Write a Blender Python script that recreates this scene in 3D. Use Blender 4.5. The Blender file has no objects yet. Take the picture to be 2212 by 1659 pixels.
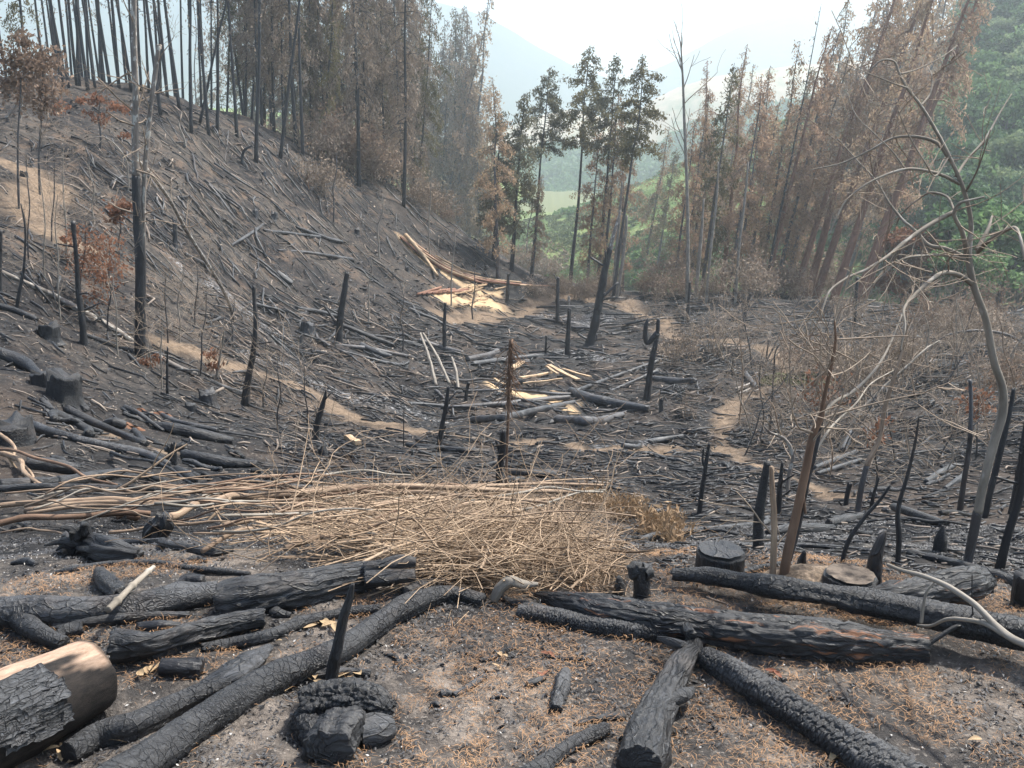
import bpy, math, random
import numpy as np
from mathutils import Vector, Matrix

R = math.radians
rng = random.Random(7)
nr = np.random.RandomState(11)
C = bpy.context.scene
COL = C.collection

# ------------------------------------------------------------ camera
FPX = 2080.0                      # focal length in units of a 2212 px wide frame
CX, CY = 1106.0, 829.5
PITCH = R(14.3)
EYE = np.array([0.0, 0.0, 1.6])
cam_data = bpy.data.cameras.new('camera')
cam_data.sensor_width = 36.0
cam_data.lens = 36.0 * FPX / 2212.0
cam_data.clip_start = 0.05
cam_data.clip_end = 6000
cam = bpy.data.objects.new('camera', cam_data)
cam.location = EYE
cam.rotation_euler = (R(90) - PITCH, 0, 0)
COL.objects.link(cam)
C.camera = cam

# ------------------------------------------------------------ light
SUN_EL, SUN_AZ = R(58), R(56)     # azimuth to the right of the view direction
w = bpy.data.worlds.new('World')
C.world = w
w.use_nodes = True
wn = w.node_tree
sky = wn.nodes.new('ShaderNodeTexSky')
sky.sky_type = 'NISHITA'
sky.sun_disc = False
sky.sun_elevation = SUN_EL
sky.sun_rotation = SUN_AZ
sky.altitude = 900
sky.air_density = 1.0
sky.dust_density = 5.0
sky.ozone_density = 1.0
bg = wn.nodes['Background']
bg.inputs['Strength'].default_value = 0.13
wn.links.new(sky.outputs[0], bg.inputs[0])
sd = bpy.data.lights.new('sun', 'SUN')
sd.energy = 4.6
sd.angle = R(2.5)
sd.color = (1.0, 0.95, 0.87)
sun = bpy.data.objects.new('sun', sd)
dirv = Vector((math.sin(SUN_AZ) * math.cos(SUN_EL), math.cos(SUN_AZ) * math.cos(SUN_EL), math.sin(SUN_EL)))
sun.rotation_euler = (-dirv).to_track_quat('-Z', 'Y').to_euler()
COL.objects.link(sun)

C.view_settings.view_transform = 'Standard'
C.view_settings.look = 'None'
C.view_settings.gamma = 1
C.view_settings.exposure = 1.15
C.render.engine = 'CYCLES'
C.cycles.max_bounces = 6
C.cycles.diffuse_bounces = 2
C.cycles.glossy_bounces = 2
C.cycles.volume_bounces = 1
C.cycles.use_denoising = True
C.cycles.sample_clamp_indirect = 4

# ------------------------------------------------------------ helpers
def ray(px, py):
    x = (px - CX) / FPX
    y = -(py - CY) / FPX
    cp, sp = math.cos(PITCH), math.sin(PITCH)
    # camera space (x right, y up, -z forward) -> world
    d = np.array([x, cp + y * sp, -sp + y * cp])
    return d / d[1]               # per unit of forward distance

def zdist(p):
    """distance along the optical axis"""
    d = np.asarray(p, float) - EYE
    return d[..., 1] * math.cos(PITCH) - d[..., 2] * math.sin(PITCH)

def on_ray(px, py, Y):
    return EYE + ray(px, py) * Y

def hash2(ix, iy, seed):
    h = (ix.astype(np.int64) * 374761393 + iy.astype(np.int64) * 668265263 + seed * 2147483647 + 1013904223) & 0xffffffff
    h = ((h ^ (h >> 13)) * 1274126177) & 0xffffffff
    h = (h ^ (h >> 16)) & 0xffffffff
    return h / 4294967295.0

def vnoise(x, y, seed=0):
    x = np.asarray(x, float); y = np.asarray(y, float)
    ix = np.floor(x); iy = np.floor(y)
    fx = x - ix; fy = y - iy
    fx = fx * fx * (3 - 2 * fx); fy = fy * fy * (3 - 2 * fy)
    a = hash2(ix, iy, seed); b = hash2(ix + 1, iy, seed)
    c = hash2(ix, iy + 1, seed); d = hash2(ix + 1, iy + 1, seed)
    return (a * (1 - fx) + b * fx) * (1 - fy) + (c * (1 - fx) + d * fx) * fy - 0.5

def fbm(x, y, seed=0, octv=4, gain=0.5):
    s = 0.0; a = 1.0
    for k in range(octv):
        s = s + a * vnoise(x, y, seed + 17 * k)
        x = np.asarray(x) * 2.03; y = np.asarray(y) * 2.03; a *= gain
    return s

def cells(x, y, seed=0, jit=0.85):
    """distance to the border of the cell (approximately F2-F1) and the cell's own random value"""
    x = np.asarray(x, float); y = np.asarray(y, float)
    ix = np.floor(x); iy = np.floor(y)
    f1 = np.full(x.shape, 9.0); f2 = np.full(x.shape, 9.0); cid = np.zeros(x.shape)
    for dx in (-1, 0, 1):
        for dy in (-1, 0, 1):
            jx = ix + dx; jy = iy + dy
            px = jx + 0.5 + jit * (hash2(jx, jy, seed) - 0.5)
            py = jy + 0.5 + jit * (hash2(jx, jy, seed + 5) - 0.5)
            d = np.hypot(x - px, y - py)
            near = d < f1
            f2 = np.where(near, f1, np.minimum(f2, d))
            cid = np.where(near, hash2(jx, jy, seed + 9), cid)
            f1 = np.where(near, d, f1)
    return f2 - f1, cid

def mesh_from(name, verts, faces, uv=None, smooth=True, colattr=None):
    """verts (n,3); faces (m,k) int array or list of arrays; uv per vertex (n,2)"""
    me = bpy.data.meshes.new(name)
    verts = np.asarray(verts, np.float32)
    if isinstance(faces, np.ndarray):
        faces = [faces]
    faces = [np.asarray(f, np.int32) for f in faces if len(f)]
    nl = sum(f.size for f in faces)
    nf = sum(len(f) for f in faces)
    me.vertices.add(len(verts))
    me.vertices.foreach_set('co', verts.ravel())
    me.loops.add(nl)
    li = np.concatenate([f.ravel() for f in faces])
    me.loops.foreach_set('vertex_index', li)
    me.polygons.add(nf)
    tot = np.concatenate([np.full(len(f), f.shape[1], np.int32) for f in faces])
    st = np.concatenate([[0], np.cumsum(tot)[:-1]]).astype(np.int32)
    me.polygons.foreach_set('loop_start', st)
    me.polygons.foreach_set('loop_total', tot)
    me.polygons.foreach_set('use_smooth', np.full(nf, smooth, bool))
    if uv is not None:
        l = me.uv_layers.new(name='UVMap')
        l.data.foreach_set('uv', np.asarray(uv, np.float32)[li].ravel())
    if colattr is not None:
        for nm, arr in colattr.items():
            a = me.color_attributes.new(nm, 'FLOAT_COLOR', 'POINT')
            a.data.foreach_set('color', np.asarray(arr, np.float32).ravel())
    me.update(calc_edges=True)
    return me

def link(name, me, mat=None, parent=None, label=None, cat=None, group=None, kind=None, loc=None, rot=None, scale=None):
    o = bpy.data.objects.new(name, me)
    COL.objects.link(o)
    if mat is not None and me is not None and not me.materials:
        me.materials.append(mat)
    if parent is not None:
        o.parent = parent
    if label: o['label'] = label
    if cat: o['category'] = cat
    if group: o['group'] = group
    if kind: o['kind'] = kind
    if loc is not None: o.location = loc
    if rot is not None: o.rotation_euler = rot
    if scale is not None: o.scale = (scale, scale, scale) if not hasattr(scale, '__len__') else scale
    return o

class Buf:
    """collects pieces of geometry into one mesh"""
    def __init__(s):
        s.v = []; s.f = {}; s.uv = []; s.c = []; s.n = 0
    def add(s, v, f, uv=None, col=None):
        v = np.asarray(v, float)
        for ff in (f if isinstance(f, list) else [f]):
            ff = np.asarray(ff)
            s.f.setdefault(ff.shape[1], []).append(ff + s.n)
        s.v.append(v)
        s.uv.append(np.zeros((len(v), 2)) if uv is None else np.asarray(uv, float))
        cc = np.ones((len(v), 4))
        if col is not None:
            cc[:] = col
        s.c.append(cc)
        s.n += len(v)
    def mesh(s, name, smooth=True, col=False):
        return mesh_from(name, np.concatenate(s.v), [np.concatenate(f) for f in s.f.values()],
                         np.concatenate(s.uv), smooth, {'tint': np.concatenate(s.c)} if col else None)

def resample(pts, rad, n):
    """smooth (Catmull-Rom like) resampling of a polyline with radii"""
    pts = np.asarray(pts, float); rad = np.asarray(rad, float)
    if len(pts) == 2:
        t = np.linspace(0, 1, n)[:, None]
        return pts[0] * (1 - t) + pts[1] * t, rad[0] * (1 - t[:, 0]) + rad[1] * t[:, 0]
    d = np.concatenate([[0], np.cumsum(np.linalg.norm(np.diff(pts, axis=0), axis=1))])
    d /= d[-1]
    m = np.gradient(pts, d, axis=0)
    t = np.linspace(0, 1, n)
    i = np.clip(np.searchsorted(d, t, 'right') - 1, 0, len(pts) - 2)
    h = (d[i + 1] - d[i])[:, None]
    s = ((t - d[i]) / (d[i + 1] - d[i]))[:, None]
    p = ((2 * s**3 - 3 * s**2 + 1) * pts[i] + (s**3 - 2 * s**2 + s) * h * m[i]
         + (-2 * s**3 + 3 * s**2) * pts[i + 1] + (s**3 - s**2) * h * m[i + 1])
    return p, np.interp(t, d, rad)

def tube(pts, rad, seg=8, cap=True, disp=None, up=(0, 0, 1), flat=None, rag=0.0, seed=0):
    """tube round a polyline; UV in metres (round, along); disp(angle, metres, radius) -> radial offset.
    rag: raggedness of the two ends"""
    pts = np.asarray(pts, float); rad = np.asarray(rad, float)
    n = len(pts)
    tan = np.gradient(pts, axis=0)
    tan /= np.linalg.norm(tan, axis=1)[:, None] + 1e-9
    u = np.asarray(up, float)
    if abs(np.dot(tan[0], u)) > 0.9 or abs(np.dot(tan[-1], u)) > 0.9:
        u = np.array([0.0, 1.0, 0.05])
        if abs(np.dot(tan[0], u)) > 0.9: u = np.array([1.0, 0, 0.05])
    side = np.cross(tan, u); side /= np.linalg.norm(side, axis=1)[:, None] + 1e-9
    upv = np.cross(side, tan)
    L = np.concatenate([[0], np.cumsum(np.linalg.norm(np.diff(pts, axis=0), axis=1))])
    a = np.arange(seg) / seg * 2 * math.pi
    A, LL = np.meshgrid(a, L)
    RR = np.repeat(rad[:, None], seg, 1)
    rr = RR.copy()
    if disp is not None:
        rr = rr + disp(A, LL, RR)
    fx = np.cos(A) * rr; fy = np.sin(A) * rr
    if flat is not None:
        fy = fy * flat
    V = pts[:, None, :] + side[:, None, :] * fx[..., None] + upv[:, None, :] * fy[..., None]
    if rag:
        h = (hash2(np.arange(seg) // max(1, seg // 12), np.zeros(seg), seed) - 0.3) * rag
        V[-1] += tan[-1] * (h * rad[-1])[:, None]
        V[0] -= tan[0] * (h[::-1] * rad[0])[:, None]
    V = V.reshape(-1, 3)
    rm = float(rad.mean())
    ua = A * rm
    uv = np.stack([ua.ravel(), LL.ravel()], 1)
    i = np.arange(n - 1)[:, None] * seg; j = np.arange(seg)[None, :]; j2 = (j + 1) % seg
    F = np.stack([i + j, i + j2, i + seg + j2, i + seg + j], -1).reshape(-1, 4)
    faces = [F]
    if cap:
        # end discs: a recessed centre fan
        c0 = len(V)
        V = np.vstack([V, pts[0] + tan[0] * rad[0] * 0.06, pts[-1] - tan[-1] * rad[-1] * 0.06])
        uv = np.vstack([uv, [0, 0], [0, L[-1]]])
        jj = np.arange(seg); jj2 = (jj + 1) % seg
        faces.append(np.stack([jj2, jj, np.full(seg, c0)], 1))
        b = (n - 1) * seg
        faces.append(np.stack([b + jj, b + jj2, np.full(seg, c0 + 1)], 1))
    return V, faces, uv
# ------------------------------------------------------------ terrain
# control points: (px, [(forward metres, py), ...])
near = lambda l: [(1.9, 1810), (2.2, 1658), (2.8, 1404), l]
CTRL = {
    -250: near((3.3, 1262)) + [(4.6, 1170), (6.5, 1050), (9, 870), (12, 720), (17, 540), (26, 350), (36, 240), (46, 190), (60, 250), (80, 320)],
    0: near((3.3, 1262)) + [(4.6, 1180), (6.5, 1060), (9, 910), (12, 775), (17, 610), (26, 410), (36, 255), (44, 190), (60, 245), (80, 320)],
    300: near((3.3, 1260)) + [(4.6, 1180), (6.5, 1080), (10, 945), (16, 780), (24, 590), (34, 400), (42, 280), (50, 190), (62, 250), (85, 330)],
    600: near((3.3, 1258)) + [(4.6, 1185), (7.5, 1080), (12, 965), (19, 850), (30, 700), (38, 565), (46, 440), (56, 295), (68, 350), (88, 430)],
    900: near((3.3, 1258)) + [(4.8, 1180), (8.5, 1075), (15, 960), (25, 868), (36, 765), (50, 615), (57, 520), (65, 432), (76, 480), (92, 560)],
    1150: near((3.35, 1260)) + [(4.8, 1190), (9, 1072), (16, 958), (27, 860), (40, 760), (56, 655), (70, 590), (80, 610), (95, 660)],
    1500: near((3.35, 1258)) + [(4.8, 1190), (9, 1080), (16, 968), (26, 868), (40, 755), (54, 665), (66, 632), (80, 640), (95, 650)],
    1900: near((3.4, 1262)) + [(4.8, 1185), (9, 1085), (15, 975), (24, 865), (38, 750), (50, 690), (62, 660), (76, 660), (95, 655)],
    2212: near((3.5, 1262)) + [(4.8, 1190), (8, 1095), (13, 985), (20, 870), (30, 775), (42, 715), (54, 690), (70, 670), (95, 655)],
    2460: near((3.5, 1262)) + [(4.8, 1190), (8, 1095), (13, 985), (20, 870), (30, 765), (42, 700), (54, 660), (70, 640), (95, 620)],
}
cps = []
for px, lst in CTRL.items():
    for Y, py in lst:
        p = on_ray(px, py, Y) - EYE
        cps.append((math.atan2(p[0], p[1]), math.log(math.hypot(p[0], p[1])), p[2] / math.hypot(p[0], p[1])))
cps = np.array(cps)
SX = 1.3
def _phi(d2):
    return np.where(d2 > 1e-12, 0.5 * d2 * np.log(d2 + 1e-12), 0)
_P = np.stack([cps[:, 0] * SX, cps[:, 1]], 1)
_D2 = ((_P[:, None] - _P[None]) ** 2).sum(-1)
_n = len(_P)
_A = np.zeros((_n + 3, _n + 3))
_A[:_n, :_n] = _phi(_D2) + np.eye(_n) * 0.002
_A[:_n, _n] = 1; _A[:_n, _n + 1:] = _P; _A[_n, :_n] = 1; _A[_n + 1:, :_n] = _P.T
_W = np.linalg.solve(_A, np.concatenate([cps[:, 2], [0, 0, 0]]))
def tps(az, lr):
    out = np.zeros(az.shape)
    fa = az.ravel() * SX; fl = lr.ravel(); res = np.empty(fa.shape)
    for k in range(0, len(fa), 60000):
        a = fa[k:k + 60000]; l = fl[k:k + 60000]
        d2 = (a[:, None] - _P[None, :, 0]) ** 2 + (l[:, None] - _P[None, :, 1]) ** 2
        res[k:k + 60000] = _phi(d2) @ _W[:_n] + _W[_n] + _W[_n + 1] * a + _W[_n + 2] * l
    return res.reshape(az.shape)

AZ = np.concatenate([np.arange(-180, -44, 4.0), np.arange(-44, -33, 0.5), np.arange(-33, 33.01, 0.1), np.arange(33.5, 44, 0.5), np.arange(44, 180.1, 4.0)]) * math.pi / 180
RA = np.concatenate([[0.25, 0.6, 1.0, 1.3], np.exp(np.arange(math.log(1.6), math.log(95), 0.0065)), [100, 110, 125, 150, 190, 250, 330, 450, 700, 1000]])
AZg, RAg = np.meshgrid(AZ, RA)
azc = np.clip(AZg, R(-33), R(33))
rc = np.clip(RAg, 1.95, 95)
Z0 = tps(azc, np.log(rc)) * rc
Z0 = np.where(RAg < 1.95, -1.6 + (Z0 + 1.6) * 0.5, Z0)
behind = np.clip((np.abs(AZg) - R(50)) / R(60), 0, 1)
Z0 = Z0 * (1 - behind) + (-1.6 - 0.05 * RAg.clip(0, 200)) * behind
zfar = -22.0
tf = np.clip((RAg - 95) / 60, 0, 1)
Z0 = Z0 * (1 - tf) + np.minimum(zfar, Z0) * tf
Xg = np.sin(AZg) * RAg; Yg = np.cos(AZg) * RAg
amp = np.clip((RAg - 3) / 20, 0, 1)
Z0 += fbm(Xg / 4.5, Yg / 4.5, 3, 4) * (0.10 + 0.55 * amp) * np.clip(RAg / 6, 0, 1)
Z0 += fbm(Xg / 0.8, Yg / 0.8, 31, 4) * (0.05 + 0.22 * amp)
Z0 += fbm(Xg / 0.13, Yg / 0.13, 57, 3) * 0.022
GZ = Z0 + EYE[2]
_lr = np.log(RA)

def height(x, y):
    x = np.asarray(x, float); y = np.asarray(y, float)
    a = np.arctan2(x, y); r = np.log(np.maximum(np.hypot(x, y), 0.26))
    j = np.clip(np.searchsorted(AZ, a) - 1, 0, len(AZ) - 2); i = np.clip(np.searchsorted(_lr, r) - 1, 0, len(RA) - 2)
    fa = (a - AZ[j]) / (AZ[j + 1] - AZ[j]); fr = np.clip((r - _lr[i]) / (_lr[i + 1] - _lr[i]), 0, 1)
    return ((GZ[i, j] * (1 - fa) + GZ[i, j + 1] * fa) * (1 - fr) + (GZ[i + 1, j] * (1 - fa) + GZ[i + 1, j + 1] * fa) * fr)

_YS = np.exp(np.linspace(math.log(1.3), math.log(140), 2600))
def at(px, py, ymin=0.0):
    """the ground point seen at picture position (px, py)"""
    d = ray(px, py)
    p = EYE[None] + d[None] * _YS[:, None]
    h = height(p[:, 0], p[:, 1])
    below = (p[:, 2] < h) & (_YS > ymin)
    k = int(np.argmax(below)) if below.any() else len(_YS) - 1
    if k == 0 or not below.any():
        q = p[k]; return np.array([q[0], q[1], float(height(q[0], q[1]))])
    a0 = p[k - 1, 2] - h[k - 1]; a1 = h[k] - p[k, 2]
    t = a0 / (a0 + a1 + 1e-9)
    q = p[k - 1] * (1 - t) + p[k] * t
    return np.array([q[0], q[1], float(height(q[0], q[1]))])

def normal(x, y, e=0.3):
    hx = float(height(x + e, y) - height(x - e, y)) / (2 * e); hy = float(height(x, y + e) - height(x, y - e)) / (2 * e)
    n = np.array([-hx, -hy, 1.0]); return n / np.linalg.norm(n)

def project(p):
    d = np.asarray(p) - EYE
    cp, sp = math.cos(PITCH), math.sin(PITCH)
    f = d[1] * cp - d[2] * sp; u = d[1] * sp + d[2] * cp
    return CX + FPX * d[0] / f, CY - FPX * u / f

def seg_dist(X, Y, line, width):
    """smallest distance to a polyline over its half-width (per point widths)"""
    best = np.full(X.shape, 99.0)
    for k in range(len(line) - 1):
        ax, ay = line[k]; bx, by = line[k + 1]
        dx, dy = bx - ax, by - ay
        t = np.clip(((X - ax) * dx + (Y - ay) * dy) / (dx * dx + dy * dy + 1e-9), 0, 1)
        d = np.hypot(X - ax - t * dx, Y - ay - t * dy) / (width[k] * (1 - t) + width[k + 1] * t)
        best = np.minimum(best, d)
    return best

# tracks, sawdust and ash drawn where the photo has them: (px, py, half width in px)
PATHS = [
    [(340, 735, 8), (420, 757, 10), (520, 790, 16), (640, 832, 18), (740, 885, 22), (850, 925, 18), (1000, 942, 12), (1150, 955, 10), (1300, 975, 9), (1450, 965, 11), (1560, 975, 14), (1650, 1010, 12), (1750, 1050, 9), (1900, 1085, 8), (2060, 1105, 7)],
    [(1560, 972, 12), (1562, 920, 9), (1580, 875, 9), (1640, 838, 9), (1740, 822, 8), (1830, 800, 7)],
    [(1250, 640, 6), (1330, 652, 6), (1400, 685, 6), (1470, 735, 7), (1590, 742, 7), (1670, 765, 7), (1720, 800, 6)],
    [(-40, 345, 10), (50, 365, 12), (95, 395, 13), (60, 440, 15), (70, 490, 14), (130, 520, 12), (200, 540, 8)],
    [(200, 925, 5), (280, 950, 8), (360, 975, 6)],
    [(960, 690, 8), (1060, 680, 8), (1180, 650, 6), (1260, 640, 6)],
]
SAW = [[(1055, 825, 8), (1120, 848, 16), (1180, 862, 16), (1240, 875, 12)], [(940, 640, 8), (1010, 652, 16), (1060, 655, 12)], [(868, 515, 5), (930, 570, 9), (1000, 615, 7), (1080, 635, 4)], [(1215, 885, 8), (1240, 890, 8)], [(300, 190, 2), (430, 205, 3)]]
ASH = [[(390, 570, 8), (470, 620, 14), (540, 690, 14), (590, 730, 10)], [(520, 760, 8), (640, 800, 8), (740, 850, 12)], [(780, 860, 12), (900, 895, 14), (1010, 905, 8)], [(1300, 965, 8), (1400, 955, 8)], [(1170, 680, 6), (1290, 700, 8)],
       [(1620, 1060, 10), (1680, 1075, 9)], [(1230, 760, 6), (1330, 780, 7)], [(1800, 1010, 6), (1880, 1030, 8)]]
def zone(lines, seed, wob=0.5, pw=1.0):
    m = np.zeros(Xg.shape)
    n1 = fbm(Xg / 0.9, Yg / 0.9, seed, 4)
    for ln in lines:
        P = [at(a, b) for a, b, c in ln]
        wd = [max(0.12, 1.75 * c * math.hypot(p[0], p[1]) / FPX * (1.0 + 0.03 * math.hypot(p[0], p[1]))) for p, (a, b, c) in zip(P, ln)]
        d = seg_dist(Xg, Yg, [(p[0], p[1]) for p in P], wd)
        m = np.maximum(m, np.clip(1.35 - d + n1 * wob * 2, 0, 1) ** pw)
    return m
zp = zone(PATHS, 71, 0.5); zs = zone([[(a, b, c * 0.5) for a, b, c in l] for l in SAW], 72, 0.6); za = zone(ASH, 73, 0.9)
# A: how sandy / leaf-strewn the soil is (1 on the knoll, brown on the left slope, black in the hollow)
knoll = np.clip((3.75 + 1.3 * np.clip(-Xg - 0.6, 0, 1) + fbm(Xg / 0.5, Yg / 0.5, 13, 3) * 0.5 - RAg) / 0.55, 0, 1)
leftslope = np.clip((-Xg + Yg * 0.02 - 3.0) / 7.0, 0, 1) * np.clip((RAg - 4) / 3, 0, 1)
ztint = np.stack([zp, zs, za, knoll], -1).reshape(-1, 4)
zt2 = np.stack([leftslope, np.clip((RAg - 75) / 20, 0, 1), leftslope * 0, leftslope * 0 + 1], -1).reshape(-1, 4)
nR, nA = AZg.shape
ii = np.arange(nR - 1)[:, None] * nA; jj = np.arange(nA - 1)[None]
GF = np.stack([ii + jj, ii + nA + jj, ii + nA + jj + 1, ii + jj + 1], -1).reshape(-1, 4)[:, ::-1]
gme = mesh_from('ground', np.stack([Xg, Yg, GZ], -1).reshape(-1, 3), GF.copy(), None, True, {'zones': ztint, 'zones2': zt2})

def mask_at(mk, x, y):
    a = math.atan2(x, y); r = math.log(max(math.hypot(x, y), 0.26))
    j = int(np.clip(np.searchsorted(AZ, a) - 1, 0, len(AZ) - 2)); i = int(np.clip(np.searchsorted(_lr, r) - 1, 0, len(RA) - 2))
    return mk[i, j]
zps = np.maximum(zp, zs)
# ------------------------------------------------------------ materials
class M:
    def __init__(s, name, rough=0.8, spec=0.3):
        s.m = bpy.data.materials.new(name); s.m.use_nodes = True
        s.t = s.m.node_tree; s.b = s.t.nodes['Principled BSDF']
        s.b.inputs['Roughness'].default_value = rough
        s.b.inputs['Specular IOR Level'].default_value = spec
    def node(s, typ, **kw):
        n = s.t.nodes.new(typ)
        for k, v in kw.items():
            if k in n.inputs: s.set(n, k, v)
            else: setattr(n, k, v)
        return n
    def set(s, n, k, v):
        if isinstance(v, bpy.types.NodeSocket): s.t.links.new(v, n.inputs[k])
        else: n.inputs[k].default_value = v
    def coord(s, kind='Object'):
        return s.node('ShaderNodeTexCoord').outputs[kind]
    def mapping(s, vec, scale=(1, 1, 1), loc=(0, 0, 0)):
        n = s.node('ShaderNodeMapping'); s.set(n, 'Vector', vec)
        n.inputs['Scale'].default_value = scale; n.inputs['Location'].default_value = loc
        return n.outputs[0]
    def noise(s, vec, scale=1.0, detail=4, rough=0.6, dist=0.0):
        n = s.node('ShaderNodeTexNoise'); s.set(n, 'Vector', vec)
        n.inputs['Scale'].default_value = scale; n.inputs['Detail'].default_value = detail
        n.inputs['Roughness'].default_value = rough; n.inputs['Distortion'].default_value = dist
        return n.outputs['Fac']
    def voro(s, vec, scale=1.0, feature='DISTANCE_TO_EDGE', rand=0.9):
        n = s.node('ShaderNodeTexVoronoi', feature=feature); s.set(n, 'Vector', vec)
        n.inputs['Scale'].default_value = scale; n.inputs['Randomness'].default_value = rand
        return n
    def ramp(s, fac, stops, interp='LINEAR'):
        n = s.node('ShaderNodeValToRGB'); s.set(n, 'Fac', fac)
        cr = n.color_ramp; cr.interpolation = interp
        while len(cr.elements) < len(stops): cr.elements.new(0.5)
        for e, (p, c) in zip(cr.elements, stops):
            e.position = p; e.color = (c, c, c, 1) if not hasattr(c, '__len__') else (*c, 1)
        return n.outputs[0]
    def mix(s, fac, a, b, mode='MIX'):
        n = s.node('ShaderNodeMix', data_type='RGBA', blend_type=mode)
        ins = [i for i in n.inputs if i.type == 'RGBA']; f = n.inputs[0]
        for sock, v in ((f, fac), (ins[0], a), (ins[1], b)):
            if isinstance(v, bpy.types.NodeSocket): s.t.links.new(v, sock)
            elif sock is f: sock.default_value = v
            else: sock.default_value = (*v, 1)
        return [o for o in n.outputs if o.type == 'RGBA'][0]
    def math(s, op, a, b=None, clamp=False):
        n = s.node('ShaderNodeMath', operation=op); n.use_clamp = clamp
        for k, v in ((0, a), (1, b)):
            if v is None: continue
            if isinstance(v, bpy.types.NodeSocket): s.t.links.new(v, n.inputs[k])
            else: n.inputs[k].default_value = v
        return n.outputs[0]
    def bump(s, h, strength=0.5, dist=0.02, normal=None):
        n = s.node('ShaderNodeBump'); n.inputs['Strength'].default_value = strength; n.inputs['Distance'].default_value = dist
        s.set(n, 'Height', h)
        if normal is not None: s.set(n, 'Normal', normal)
        return n.outputs[0]
    def out(s, color=None, rough=None, normal=None):
        if color is not None: s.set(s.b, 'Base Color', color if isinstance(color, bpy.types.NodeSocket) else (*color, 1))
        if rough is not None: s.set(s.b, 'Roughness', rough)
        if normal is not None: s.set(s.b, 'Normal', normal)
        return s.m

def sep(m, col):
    n = m.node('ShaderNodeSeparateColor'); m.set(n, 'Color', col); return n.outputs

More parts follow.
